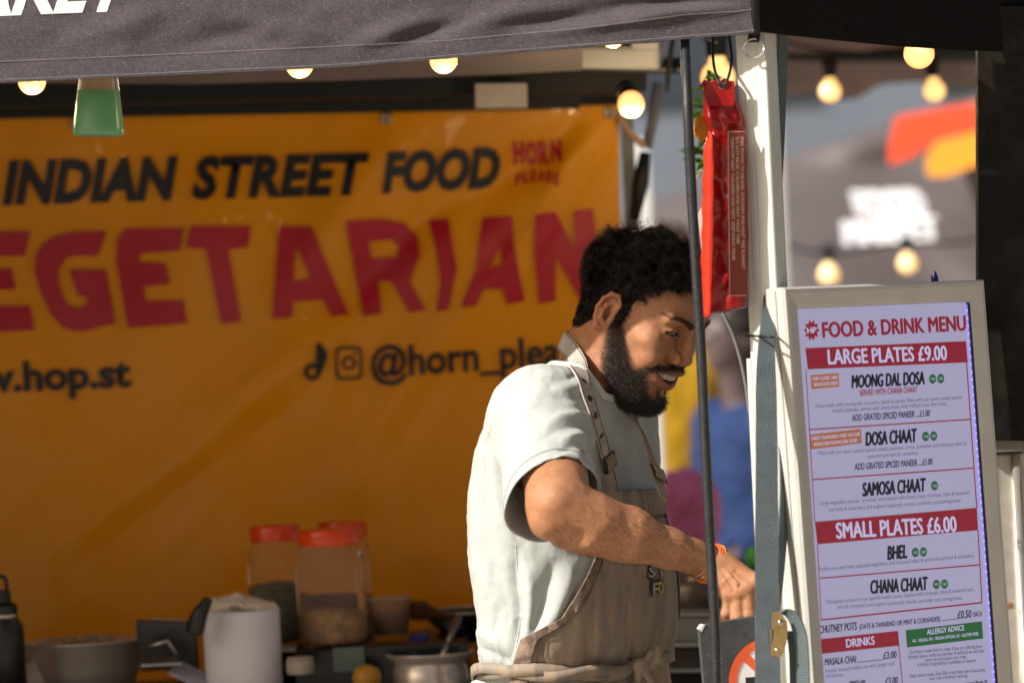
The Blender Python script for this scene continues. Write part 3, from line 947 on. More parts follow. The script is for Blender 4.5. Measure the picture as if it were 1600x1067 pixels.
    for i, t in enumerate(np.linspace(-.95, .95, 10)):
        wd = (5.0, 5.6, 6.4, 6.0, 7.6, 7.6, 6.0, 6.4, 5.6, 5.0)[i] * .001
        a = t * .95
        c = HEAD.pt(mm(27 * math.sin(a) * 1.0, 66.5 + 27 * math.cos(a), -40.0 + .4 * (i in (4, 5))))
        rt_ = HEAD.R @ np.array((math.cos(a), -math.sin(a), 0)); fd = HEAD.R @ np.array((math.sin(a), math.cos(a), 0)); u_ = HEAD.R[:, 2]
        teeth.box(c, (wd * .88, .005, .0118 if i in (4, 5) else .0108), np.stack((rt_, fd, u_), 1), .0014)
    teeth.v = [tuple(q) for q in toW(np.array(teeth.v))]
    teeth.build('teeth', mat('tooth', (.60, .56, .46), rough=.2, coat=.4), per, smooth=True)
    return per

# ---------------------------------------------------------------- clothing
def build_clothes(per):
    SHIRT = mat('pale_mint_cotton', (.545, .585, .57), rough=.85, sheen=.25, weave=.35, wscale=5200, bump=.35, bscale=200, vary=.04, vscale=14, spec=.2, translucent=.16)
    g = Grid(np.arange(-.12, .33, .0024), np.arange(4.98, 5.72, .0026), np.arange(-.56, .03, .0024))
    torso(g, .0, Cp(0, 580, 5.4)[2], -.555)
    cone(g, NECK[1], NECK[2], .052, .060, k=.03)
    for sh in (SHR, SHL):
        cone(g, Cp(912, 628, 5.42), sh + np.array((0, 0, .004)), .048, .054, k=.022)
        cone(g, Cp(915, 665, 5.42), sh, .066, .060, k=.03)
    hem = SHR * .28 + ELB * .72
    sd = ELB - SHR; sd /= np.linalg.norm(sd)
    # sleeve widens and hangs below the arm at the hem
    cone(g, SHR + mm(0, 0, -4), ELB + mm(-5, 4, -10), .060, .060, k=.035)
    cone(g, SHR * .5 + ELB * .5 + mm(-10, 8, -14), ELB + mm(-10, 5, -14), .044, .044, k=.03)
    sl = SHL * .45 + ELL_ * .55
    sdl = ELL_ - SHL; sdl /= np.linalg.norm(sdl)
    cone(g, SHL, ELL_, .064, .062, k=.05)
    V, Fc = g.mesh()
    V = relax(V, Fc, 3, .5)
    # ---- folds
    n, _ = vnormals(V, Fc)
    d = np.zeros(len(V))
    px = V[:, 0] / V[:, 1] * F + 800; py = 533.5 - V[:, 2] / V[:, 1] * F
    near = n[:, 1] < .35
    def fold(pts, w, h, fade=1.0):
        """ridge (h>0) or valley along a pixel polyline, on the camera side"""
        nonlocal d
        q = smoothpath([(a, b, 0) for a, b in pts], 40)[:, :2]
        best = np.full(len(V), 1e9); tt = np.zeros(len(V))
        sel = np.where(near & (px > q[:, 0].min() - 4 * w) & (px < q[:, 0].max() + 4 * w) & (py > q[:, 1].min() - 4 * w) & (py < q[:, 1].max() + 4 * w))[0]
        if not len(sel): return
        D2 = (px[sel][:, None] - q[:, 0]) ** 2 + (py[sel][:, None] - q[:, 1]) ** 2
        j = D2.argmin(1); dd = np.sqrt(D2.min(1)); t = j / 39.0
        env = np.clip(np.minimum(t, 1 - t) * 4, 0, 1) ** .7
        d[sel] += h * .00135 * env * np.exp(-(dd / w) ** 2)
    # sleeve: pulls from the armpit / shoulder seam
    fold([(945, 655), (915, 648), (880, 650), (845, 668)], 7, 3.2)
    fold([(940, 672), (905, 664), (870, 672), (840, 690)], 6, -2.4)
    fold([(935, 690), (905, 680), (872, 690)], 6, 3.0)
    fold([(925, 708), (900, 697), (872, 706)], 5, -2.0)
    fold([(915, 725), (893, 712), (868, 718)], 6, 2.6)
    fold([(890, 600), (915, 640), (922, 690), (912, 740)], 9, -3.4)
    fold([(905, 595), (932, 640), (938, 700)], 9, 3.0)
    fold([(840, 575), (800, 625), (768, 680), (757, 745)], 7, -2.6)
    fold([(860, 590), (820, 640), (790, 690), (782, 740)], 12, 2.2)
    fold([(905, 575), (890, 590), (862, 592)], 5, -1.8)
    fold([(915, 590), (890, 606), (860, 606)], 6, 2.2)
    fold([(925, 612), (895, 622), (866, 620)], 5, -1.6)
    # body: long hanging folds, armpit to waist
    fold([(775, 700), (772, 760), (790, 820), (815, 880)], 10, 3.4)
    fold([(765, 720), (760, 800), (772, 880), (790, 960)], 12, -3.0)
    fold([(808, 850), (806, 900), (812, 960), (805, 1030)], 8, -4.5)
    fold([(826, 880), (830, 930), (828, 980), (812, 1035)], 9, 4.0)
    fold([(895, 870), (880, 930), (850, 990), (815, 1040)], 13, 6.0)
    fold([(868, 870), (855, 920), (838, 970), (815, 1020)], 11, -6.0)
    fold([(905, 905), (892, 950), (862, 1000)], 9, -4.0)
    fold([(748, 800), (752, 880), (768, 950)], 10, 2.2)
    fold([(785, 940), (775, 975), (768, 1000)], 6, -2.4)
    fold([(742, 985), (775, 1000), (800, 1022)], 8, 3.0)
    fold([(745, 1010), (775, 1022), (800, 1035)], 6, -2.4)
    fold([(990, 650), (1005, 700), (1012, 760)], 8, -3.0)
    fold([(960, 650), (975, 710), (985, 765)], 10, 2.5)
    fold([(930, 720), (935, 770), (940, 800)], 8, 2.0)
    front = np.clip(((V - np.array((.09, 5.41, 0))) @ TF - .05) / .04, 0, 1)
    rn = 1 - np.abs(noise3(V * np.array((34, 34, 20)) + fbm(V * 22, 57, 2)[:, None] * 1.3, 58)); rm = np.clip(noise3(V * 12, 59) + .25, 0, 1)
    d += (rn ** 6) * rm * .0022 * (1 - .6 * front)
    rn = 1 - np.abs(noise3(V * np.array((60, 60, 42)) + fbm(V * 30, 60, 2)[:, None] * 1.3, 61)); rm = np.clip(noise3(V * 16 + 9, 62), 0, 1)
    d += (rn ** 5) * rm * .0012 * (1 - .6 * front)
    d += (1 - .75 * front) * (fbm(V * np.array((28, 28, 11)), 51, 3) * .0022 + fbm(V * np.array((90, 90, 60)), 52, 2) * .0005)
    # gathers just above the tied waist
    zt = Cp(0, 1048, 5.41)[2]
    th = np.arctan2((V - np.array((.09, 5.41, 0))) @ TR, (V - np.array((.09, 5.41, 0))) @ TF)
    d += np.exp(-((V[:, 2] - zt - .012) / .028) ** 2) * (noise3(np.stack((th * 9, 0 * th, V[:, 2] * 6), 1), 55)) * .0045 * (1 - front) * np.clip((np.abs(th) - 1.25) / .3, 0, 1)
    V = V + n * d[:, None]
    V = relax(V, Fc, 1, .5)
    # ---- openings
    def cut(V, Fc, c, nrm, rmax):
        nrm = np.array(nrm, float); nrm /= np.linalg.norm(nrm)
        s = (V - c) @ nrm
        r = np.linalg.norm((V - c) - s[:, None] * nrm, axis=1)
        out = (s > .0012) & (r < rmax)
        nearp = (np.abs(s) <= .0030) & (r < rmax)
        V = V.copy(); V[nearp] -= nrm * s[nearp][:, None]
        out = (s > .0030) & (r < rmax)
        keep = ~out[Fc].any(1)
        return V, Fc[keep]
    # hem of the near sleeve: the plane faces the camera and slightly down
    HN = np.array((.34, -.80, -.42)); HN /= np.linalg.norm(HN)
    HC = Cp(852, 792, 5.112)
    V, Fc = cut(V, Fc, HC, HN, .115)
    V, Fc = cut(V, Fc, sl, sdl, .12)
    NN = np.array((.46, -.10, .88))
    V, Fc = cut(V, Fc, Cp(921, 601, 5.405), NN, .098)
    keep = (V[:, 2] > -.553)[Fc].all(1); Fc = Fc[keep]
    # drop stray islands above the neck cut
    V, Fc, _ = prune(V, Fc)
    shirt = mesh_obj('shirt', toW(V), Fc, SHIRT, per, smooth=True)
    solid(shirt, .0016)
    # boundary loops -> hem bands
    from collections import defaultdict
    ed = defaultdict(int)
    for a, b in ((0, 1), (1, 2), (2, 3), (3, 0)):
        e = np.sort(Fc[:, [a, b]], axis=1)
        u, c = np.unique(e, axis=0, return_counts=True)
        for (i, j), k in zip(u.tolist(), c.tolist()): ed[(i, j)] += k
    bnd = [e for e, k in ed.items() if k == 1]
    adj = defaultdict(list)
    for i, j in bnd: adj[i].append(j); adj[j].append(i)
    loops = []; seen = set()
    for s in list(adj):
        if s in seen: continue
        lp = [s]; seen.add(s); cur = s
        while True:
            nx = [q for q in adj[cur] if q not in seen]
            if not nx: break
            cur = nx[0]; seen.add(cur); lp.append(cur)
        if len(lp) > 30: loops.append(np.array(lp))
    out = {}
    for lp in loops:
        c = V[lp].mean(0)
        if np.linalg.norm(c - HC) < .05: out['sleeve'] = V[lp]
        elif np.linalg.norm(c - Cp(921, 600, 5.405)) < .07: out['neck'] = V[lp]
    hem_thread = mat('grey_green_thread', (.30, .35, .32), rough=.9)
    rib = mat('mint_ribbing', (.62, .67, .63), rough=.85, weave=.5, wscale=3000, spec=.2)
    if 'neck' in out:
        L_ = out['neck']; n_ = len(L_)
        L_ = np.vstack((L_, L_[:1]))
        for _ in range(40): L_[1:-1] = (L_[:-2] + 2 * L_[1:-1] + L_[2:]) / 4
        ctr = L_.mean(0); Nn = NN / np.linalg.norm(NN)
        rows = []
        for t, o in ((-.005, .0012), (-.002, .0022), (.004, .0008), (.009, -.0030), (.0085, -.0050), (.003, -.0045)):
            rd = L_ - ctr; rd /= np.linalg.norm(rd, axis=1)[:, None]
            rows.append(L_ + Nn * t + rd * o)
        V3 = np.concatenate(rows); m = n_ + 1
        F3 = [(i * m + k, i * m + k + 1, (i + 1) * m + k + 1, (i + 1) * m + k) for i in range(len(rows) - 1) for k in range(m - 1)]
        mesh_obj('collar', toW(V3), np.array(F3), rib, shirt, smooth=True)
    # shoulder and armhole seams (thin raised threads that follow the surface)
    from mathutils.bvhtree import BVHTree
    bvh = BVHTree.FromPolygons([Vector(v) for v in V], Fc.tolist())
    def onto(px_, py_, lift=.0008):
        d_ = Vector(Cp(px_, py_, 1.0)); d_.normalize()
        h = bvh.ray_cast(Vector((0, 0, 0)), d_)
        if h[0] is None: return None
        return np.array(h[0]) - np.array(d_) * lift
    def seam(pts, r=.0006, name='seam', m_=rib):
        q = smoothpath([(a, b, 0) for a, b in pts], 60)
        w_ = [onto(a, b, .0) for a, b, _ in q]
        w_ = [k for k in w_ if k is not None]
        if len(w_) > 3:
            MB().tube(toW(np.array(w_)), r, 6).build(name, m_, shirt, smooth=True)
    seam([(836, 566), (800, 610), (772, 655), (757, 705), (757, 745)])
    seam([(806, 850), (809, 900), (815, 950), (808, 1000), (800, 1045)], .0008)
    if 'sleeve' in out:
        for off_ in (.019, .0215):
            q = []
            for p_ in out['sleeve'][::2]:
                h_ = bvh.find_nearest(Vector(p_ - HN * off_)); q.append(np.array(h_[0]) + np.array(h_[1]) * .0002)
            q = np.array(q + [q[0]])
            MB().tube(toW(q), .00045, 5, cap=False).build('hem_stitch', hem_thread, shirt, smooth=True)
    # ---------- apron (wraps the front of the torso)
    AP = mat('brown_canvas', (.265, .232, .195), rough=.9, weave=.12, wscale=3800, vary=.34, vscale=12, dirt=(.40, .30, .21), dscale=22, dlo=.45, dhi=.62, bump=.4, bscale=420, spec=.2, stretch=(2.0, 2.0, .45))
    APD = mat('brown_canvas_trim', (.20, .15, .115), rough=.9, weave=.6, wscale=3600, vary=.35, vscale=60, dirt=(.38, .28, .21), dscale=70, dlo=.45, dhi=.6, spec=.2)
    zt_, zb_ = Cp(0, 768, 5.3)[2], -.62
    zwaist = Cp(0, 1038, 5.3)[2]
    def halfang(z):
        return np.interp(z, [-.9, zwaist - .02, zwaist + .04, Cp(0, 960, 5.3)[2], Cp(0, 900, 5.3)[2], Cp(0, 850, 5.3)[2], zt_], [1.30, 1.45, 1.36, 1.08, .88, .74, .56])
    def ap_fn(off, a0=0., a1=1., z0=0., z1=1.):
        def fn(U, Vv):
            z = zb_ + (zt_ - zb_) * (z0 + (z1 - z0) * Vv)
            h = halfang(z)
            th_ = (a0 + (a1 - a0) * U - .5) * 2 * h + np.interp(z, [zwaist, zt_], [.03, -.07])
            o = off + .0105 + .004 * np.clip((z - Cp(0, 800, 5.3)[2]) / .03, 0, 1)
            q = torso_pt(th_, z, o)
            wv = (fbm(np.stack((th_ * 5, z * 5, 0 * z), -1), 71, 3) * .0035 +
                  np.exp(-((z - zwaist - .015) / .035) ** 2) * noise3(np.stack((th_ * 7, z * 8, 0 * z + 3), -1), 73) * .006)
            rd = q - np.stack((cub(z, SZ, SX), cub(z, SZ, SY), z), -1); rd /= np.linalg.norm(rd, axis=-1)[..., None]
            cinch = -.003 * np.exp(-((z - zwaist) / .014) ** 2)
            q = q + rd * (np.maximum(wv, -.006) + cinch)[..., None]
            return toW(q)
        return fn
    v, f = grid_sheet(150, 200, ap_fn(0))
    apron = mesh_obj('apron', v, f, AP, per, smooth=True); solid(apron, .0016, 1)
    # folded top band, side bindings
    v, f = grid_sheet(110, 14, ap_fn(.0032, .0, 1., .915, 1.002))
    solid(mesh_obj('apron_top_band', v, f, AP, apron, smooth=True), .0014, 1)
    for a0, a1 in ((-.004, .045), (.955, 1.004)):
        v, f = grid_sheet(8, 220, ap_fn(.0028, a0, a1, 0, .998))
        # puckers of the binding
        o = mesh_obj('binding', v, f, APD, apron, smooth=True); solid(o, .0016, 1)
    # stitching along the binding
    def ap_line(uu, vv, off):
        fn = ap_fn(off)
        return fn(np.array(uu), np.array(vv))
    th_m = mat('brown_thread', (.05, .035, .028), rough=.8)
    for u_ in (.055, .945):
        q = ap_line([u_] * 120, np.linspace(0, .91, 120), .0030)
        MB().tube(q, .00075, 5).build('stitching', th_m, apron, smooth=True)
    q = ap_line(np.linspace(.0, 1, 80), [.905] * 80, .0034)
    MB().tube(q, .0007, 5).build('stitching', th_m, apron, smooth=True)
    # tie round the waist
    def tie(thetas, zz, width, name='waist_tie', off=.0145):
        t = np.array(thetas); z = np.array(zz)
        q = torso_pt(t, z, off)
        q = smoothpath(q, 60)
        MB().ribbon(toW(q), np.tile(np.array((0.0, .1, 1.0)), (60, 1)), width, .003).build(name, AP, apron, smooth=True)
    zz = lambda py: Cp(0, py, 5.3)[2]
    tie([-1.9, -1.2, -.6, -.1, .15], [zz(1046), zz(1038), zz(1040), zz(1046), zz(1042)], .019)
    tie([2.9, 2.3, 1.7, 1.3, .9, .5, .2], [zz(1062), zz(1058), zz(1050), zz(1040), zz(1050), zz(1054), zz(1046)], .017, off=.0155)
    tie([2.9, 2.2, 1.7, 1.2, .8, .45, .2], [zz(1064), zz(1060), zz(1040), zz(1052), zz(1044), zz(1050), zz(1044)], .015, off=.0195)
    # knot and bow
    kc = torso_pt(.12, zz(1044), .026)
    gk = Grid(np.arange(kc[0] - .07, kc[0] + .07, .0015), np.arange(kc[1] - .05, kc[1] + .05, .0015), np.arange(kc[2] - .09, kc[2] + .06, .0015))
    ell(gk, kc, (.011, .010, .012), k=.006)
    K_ = lambda a, b, c: kc + mm(a, b, c)
    chain(gk, [K_(0, 0, 0), K_(14, -2, 18), K_(26, 2, 25), K_(22, 4, 8), K_(4, 2, -2)], [.006, .005, .0045, .005, .006], ID, 'u', .004)
    chain(gk, [K_(0, 0, 2), K_(-20, 2, 2), K_(-34, 6, 8)], [.006, .0055, .004], ID, 'u', .004)
    chain(gk, [K_(3, -2, 0), K_(16, 0, -22), K_(26, 4, -52)], [.006, .0055, .005], ID, 'u', .004)
    chain(gk, [K_(-2, -2, 0), K_(-6, 0, -26), K_(-8, 2, -60)], [.006, .0055, .005], ID, 'u', .004)
    Vk, Fk = gk.mesh()
    nk, _ = vnormals(Vk, Fk); Vk = Vk + nk * (fbm(Vk * 120, 77, 2) * .0012)[:, None]
    mesh_obj('tie_knot', toW(Vk), Fk, AP, apron, smooth=True)
    # neck straps
    def strap(ctrl, width, name='neck_strap', mt=AP, lift=.004):
        q = smoothpath([(a, b, c) for a, b, c in ctrl], 70)
        pts = [];
        for a, b, c in q:
            h = onto(a, b, lift) if c == 0 or abs(c) < .5 else None
            pts.append(h if h is not None else Cp(a, b, c if c > 1 else 5.3))
        pts = np.array(pts)
        for _ in range(5): pts[1:-1] = (pts[:-2] + 2 * pts[1:-1] + pts[2:]) / 4
        tg = np.gradient(pts, axis=0); tg /= np.linalg.norm(tg, axis=1)[:, None]
        view = pts / np.linalg.norm(pts, axis=1)[:, None]
        return pts, tg, view
    # near strap: from the bib over the chest, up the side of the neck and round behind it
    pl = [(965, 784, 5.262), (955, 745, 5.262), (944, 700, 5.268), (931, 655, 5.285), (917, 612, 5.310), (903, 570, 5.335), (893, 540, 5.365), (893, 532, 5.41), (905, 535, 5.47), (925, 552, 5.495)]
    far = [(1036, 778, 5.275), (1027, 745, 5.30), (1012, 700, 5.33), (996, 655, 5.36), (982, 620, 5.395), (965, 595, 5.43), (945, 570, 5.475), (925, 552, 5.495)]
    c_near = smoothpath([Cp(*a) for a in pl], 80); c_far = smoothpath([Cp(*a) for a in far], 60)
    bm_ = [c for c in per.children if c.name.startswith('body')][0].data
    bv = np.zeros(len(bm_.vertices) * 3, np.float32); bm_.vertices.foreach_get('co', bv); bv = toC(bv.reshape(-1, 3) + np.array(per.location))
    nf = len(bm_.polygons); bf = np.zeros(nf * 4, np.int32); bm_.loops.foreach_get('vertex_index', bf); bf = bf.reshape(-1, 4)
    selv = (bv[:, 2] > -.09) & (bv[:, 2] < .03); bf = bf[selv[bf].all(1)]
    bodyb = BVHTree.FromPolygons([Vector(v) for v in np.vstack((V, bv))], Fc.tolist() + (bf + len(V)).tolist())
    def lift_off(c):
        out_ = []
        for p_ in c:
            loc, nrm_, _, dist = bodyb.find_nearest(Vector(p_))
            s_ = (Vector(p_) - loc).dot(nrm_)
            q_ = np.array(p_)
            if s_ < .006: q_ = np.array(loc) + np.array(nrm_) * .006
            elif dist < .03 and s_ < .022: q_ = np.array(loc) + np.array(nrm_) * (.006 + (s_ - .006) * .3)
            out_.append(q_)
        out_ = np.array(out_)
        for _ in range(4): out_[1:-1] = (out_[:-2] + 2 * out_[1:-1] + out_[2:]) / 4
        return out_
    def ray(px_, py_):
        d_ = Vector(Cp(px_, py_, 1.0)); d_.normalize()
        h = bodyb.ray_cast(Vector((0, 0, 0)), d_)
        return None if h[0] is None else np.array(h[0]) - np.array(d_) * .004
    vis = smoothpath([(a, b, 0) for a, b in ((965, 784), (955, 745), (944, 700), (931, 655), (919, 618), (906, 580), (893, 545))], 60)
    vp = np.array([ray(a, b) for a, b, _ in vis])
    ddp = vp[:, 1].copy()
    for _ in range(30): ddp[1:-1] = np.minimum(ddp[1:-1], (ddp[:-2] + 2 * ddp[1:-1] + ddp[2:]) / 4)
    vp = vp * (ddp / vp[:, 1])[:, None]
    c_near = np.vstack((vp, lift_off(smoothpath([vp[-1] + mm(-4, 18, 6), vp[-1] + mm(2, 50, 8), Cp(912, 540, 5.48), Cp(925, 552, 5.495)], 20))))
    for _ in range(6): c_near[1:-1] = (c_near[:-2] + 2 * c_near[1:-1] + c_near[2:]) / 4
    c_far = lift_off(c_far)
    def wd(c, ref):
        tg = np.gradient(c, axis=0); tg /= np.linalg.norm(tg, axis=1)[:, None]
        nrm_ = np.array([np.array(bodyb.find_nearest(Vector(p_))[1]) for p_ in c])
        nrm_ = nrm_ - tg * (nrm_ * tg).sum(1)[:, None]
        w = np.cross(tg, nrm_); w /= np.linalg.norm(w, axis=1)[:, None]
        for _ in range(12): w[1:-1] = (w[:-2] + 2 * w[1:-1] + w[2:]) / 4
        for i in range(1, len(w)):
            if w[i] @ w[i - 1] < 0: w[i] = -w[i]
        return w / np.linalg.norm(w, axis=1)[:, None]
    STR = mat('strap_canvas', (.46, .42, .38), rough=.9, weave=.6, wscale=3600, vary=.2, vscale=50, spec=.2)
    wn_ = wd(c_near, 0); wf_ = wd(c_far, 0)
    wn_w = np.interp(np.linspace(0, 1, 80), [0, .35, .6, 1], [.017, .018, .027, .027])
    st = MB().ribbon(toW(c_near), toW(wn_) - toW(np.zeros(3)), wn_w, .0026).build('neck_strap', STR, apron, smooth=False)
    for sgn in (-1, 1):
        e_ = c_near + wn_ * (wn_w * .5 - .002)[:, None] * sgn
        nr = np.cross(np.gradient(c_near, axis=0), wn_); nr /= np.linalg.norm(nr, axis=1)[:, None]
        for s2 in (1, -1):
            MB().tube(toW(e_ + nr * .0015 * s2), .0006, 5).build('stitching', th_m, st, smooth=True)
    MB().ribbon(toW(c_far), toW(wf_) - toW(np.zeros(3)), .019, .0026).build('neck_strap', AP, apron)
    # eyelets
    brass = mat('dark_brass', (.10, .075, .05), rough=.35, metal=1)
    tgn = np.gradient(c_near, axis=0); nrn = np.cross(tgn, wn_); nrn /= np.linalg.norm(nrn, axis=1)[:, None]
    for i in (24, 31, 38, 45):
        c = c_near[i]; nn_ = nrn[i]
        if nn_[1] > 0: nn_ = -nn_
        a1 = wn_[i]; R = np.stack((a1, np.cross(nn_, a1), nn_), 1)
        m_ = MB().lathe(c + nn_ * .0012, [(.0026, 0), (.0030, .0012), (.0044, .0012), (.0050, 0)], 18, R, cap=False)
        m_.lathe(c + nn_ * .0012, [(.0001, .0004), (.0028, .0004)], 18, R, cap=False)
        m_.v = [tuple(q) for q in toW(np.array(m_.v))]
        m_.build('eyelet', brass, st, smooth=True)
    # buckles: slider on each strap
    for c_, w_, i in ((c_near, wn_, 15), (c_far, wf_, 9)):
        c = c_[i]; nn_ = np.cross(np.gradient(c_, axis=0)[i], w_[i]); nn_ /= np.linalg.norm(nn_)
        if nn_[1] > 0: nn_ = -nn_
        a1 = w_[i]; a2 = np.cross(nn_, a1)
        m_ = MB()
        for dy in (-.011, .0, .011): m_.tube([c + a2 * dy - a1 * .013 + nn_ * .004, c + a2 * dy + a1 * .013 + nn_ * .004], .0013, 8)
        for dx in (-.013, .013): m_.tube([c + a1 * dx - a2 * .011 + nn_ * .004, c + a1 * dx + a2 * .011 + nn_ * .004], .0013, 8)
        m_.v = [tuple(q) for q in toW(np.array(m_.v))]
        m_.build('buckle', brass, apron, smooth=True)
        R3 = np.stack((a1, a2, nn_), 1)
        q = np.array([c + a2 * t + nn_ * (.003 + .004 * math.cos(t / .012 * 1.5)) for t in np.linspace(-.012, .012, 9)])
        MB().ribbon(toW(q), toW(np.tile(a1, (9, 1))) - toW(np.zeros(3)), .019, .002).build('strap_loop', AP, apron)
    # loose strap end hanging below the near buckle
    q = smoothpath([Cp(946, 742, 5.25), Cp(950, 765, 5.244), Cp(962, 790, 5.240), Cp(969, 806, 5.238)], 20)
    MB().ribbon(toW(q), toW(np.tile(np.array((.9, .35, .25)), (20, 1))) - toW(np.zeros(3)), .015, .002).build('strap_end', AP, apron)
    # printed letters on the bib: S T over F O
    return dict(ap_fn=ap_fn, apron=apron, zt=zt_, zb=zb_, bvh=bvh, shirt=shirt)

def build_trousers(per):
    TR_ = mat('white_trousers', (.62, .62, .60), rough=.85, vary=.08, vscale=6, weave=.3, wscale=2500)
    g = Grid(np.arange(-.16, .30, .006), np.arange(5.10, 5.72, .006), np.arange(-1.62, -.44, .006))
    hip = np.array((SX[0], 5.415, 0))
    down = np.array((sR, 0, -cR))
    for s in (1, -1):
        h = hip + TR * .085 * s; h[2] = -.62
        knee = h + down * .42 + TF * .03; ank = knee + down * .47
        chain(g, [h + np.array((0, 0, .10)), h, knee, ank], [.098, .100, .072, .060], ID, 'u', .03)
    cone(g, hip + TR * .07 + np.array((0, 0, -.54)), hip - TR * .07 + np.array((0, 0, -.54)), .105, .105, k=.03)
    V, Fc = g.mesh(); V = relax(V, Fc, 2)
    n, _ = vnormals(V, Fc); V = V + n * (fbm(V * np.array((20, 20, 9)), 81, 3) * .004)[:, None]
    mesh_obj('trousers', toW(V), Fc, TR_, per, smooth=True)
    SHO = mat('black_shoes', (.02, .02, .022), rough=.5)
    for s in (1, -1):
        h = hip + TR * .085 * s; h[2] = -.62
        ank = h + down * .89 + TF * .03
        aw = toW(ank); fW = np.array((TF[0], TF[1], 0)); fW /= np.linalg.norm(fW)
        g2 = Grid(np.arange(aw[0] - .3, aw[0] + .3, .006), np.arange(aw[1] - .3, aw[1] + .3, .006), np.arange(-.006, .2, .006))
        b0 = np.array((aw[0], aw[1], .045))
        chain(g2, [b0 - fW * .05, b0 + fW * .08 + np.array((0, 0, -.005)), b0 + fW * .18 + np.array((0, 0, -.015))], [.043, .044, .030], ID, 'u', .02)
        cone(g2, b0, b0 + np.array((0, 0, .08)), .045, .045, k=.02)
        V, Fc = g2.mesh(); V[:, 2] = np.maximum(V[:, 2], .002)
        mesh_obj('shoe', V, Fc, SHO, per, smooth=True)
# ================================================================== the setting
STALLX0, STALLX1 = -2.55, 0.345
def slab(name, x0, x1, y0, y1, z0, z1, m, parent=None, kind=None):
    o = MB().box(((x0 + x1) / 2, (y0 + y1) / 2, (z0 + z1) / 2), (x1 - x0, y1 - y0, z1 - z0)).build(name, m, parent)
    if kind: o['kind'] = kind
    return o
def build_setting():
    GR = mat('street_paving', (.40, .35, .285), rough=.85, vary=.2, vscale=3, bump=.4, bscale=60, dirt=(.31, .27, .22), dscale=1.3)
    g = MB(); g.add([(-150, -100, 0), (150, -100, 0), (150, 250, 0), (-150, 250, 0)], [(0, 1, 2, 3)])
    g.build('ground', GR)['kind'] = 'structure'

def frame_uv(o, d, tilt=0.0, back=0.0):
    """a vertical plane: origin o, horizontal direction d (world xy)"""
    u = np.array((d[0], d[1], 0.0)); u /= np.linalg.norm(u)
    n = np.array((u[1], -u[0], 0.0))            # faces the camera side
    v = math.cos(back) * np.array((0, 0, 1.0)) - math.sin(back) * n
    n2 = np.cross(u, v)
    return np.array(o, float), u, v, n2
def hit(pl, px, py):
    """camera ray through a pixel meets plane -> (a, b) plane coordinates"""
    o, u, v, n = pl
    c = np.array((0, 0, CAMZ)); r = np.array(P(px, py, 1.0)) - c
    t = ((o - c) @ n) / (r @ n)
    q = c + r * t - o
    return float(q @ u), float(q @ v)
def onp(pl, a, b, off=0.0):
    o, u, v, n = pl
    return o + u * a + v * b + n * off

# ---------------------------------------------------------------- lettering
_TX = {}
def text_mesh(txt, bold=0.0, shear=0.0, space=1.0):
    key = (txt, bold, shear, space)
    if key in _TX: return _TX[key]
    c = bpy.data.curves.new('letters', 'FONT')
    c.body = txt; c.offset = bold; c.shear = shear; c.space_character = space; c.resolution_u = 3
    o = bpy.data.objects.new('letters', c); COL.objects.link(o)
    dg = bpy.context.evaluated_depsgraph_get(); dg.update()
    me = o.evaluated_get(dg).to_mesh()
    v = np.array([tuple(q.co) for q in me.vertices]).reshape(-1, 3)[:, :2]; f = [tuple(p.vertices) for p in me.polygons]
    o.evaluated_get(dg).to_mesh_clear()
    bpy.data.objects.remove(o); bpy.data.curves.remove(c)
    _TX[key] = (v, f)
    return v, f
def flip_fix(V, Fc, n):
    out = []
    for f in Fc:
        a, b, c = V[f[0]], V[f[1]], V[f[2]]
        out.append(tuple(f) if np.dot(np.cross(b - a, c - a), n) > 0 else tuple(reversed(f)))
    return out

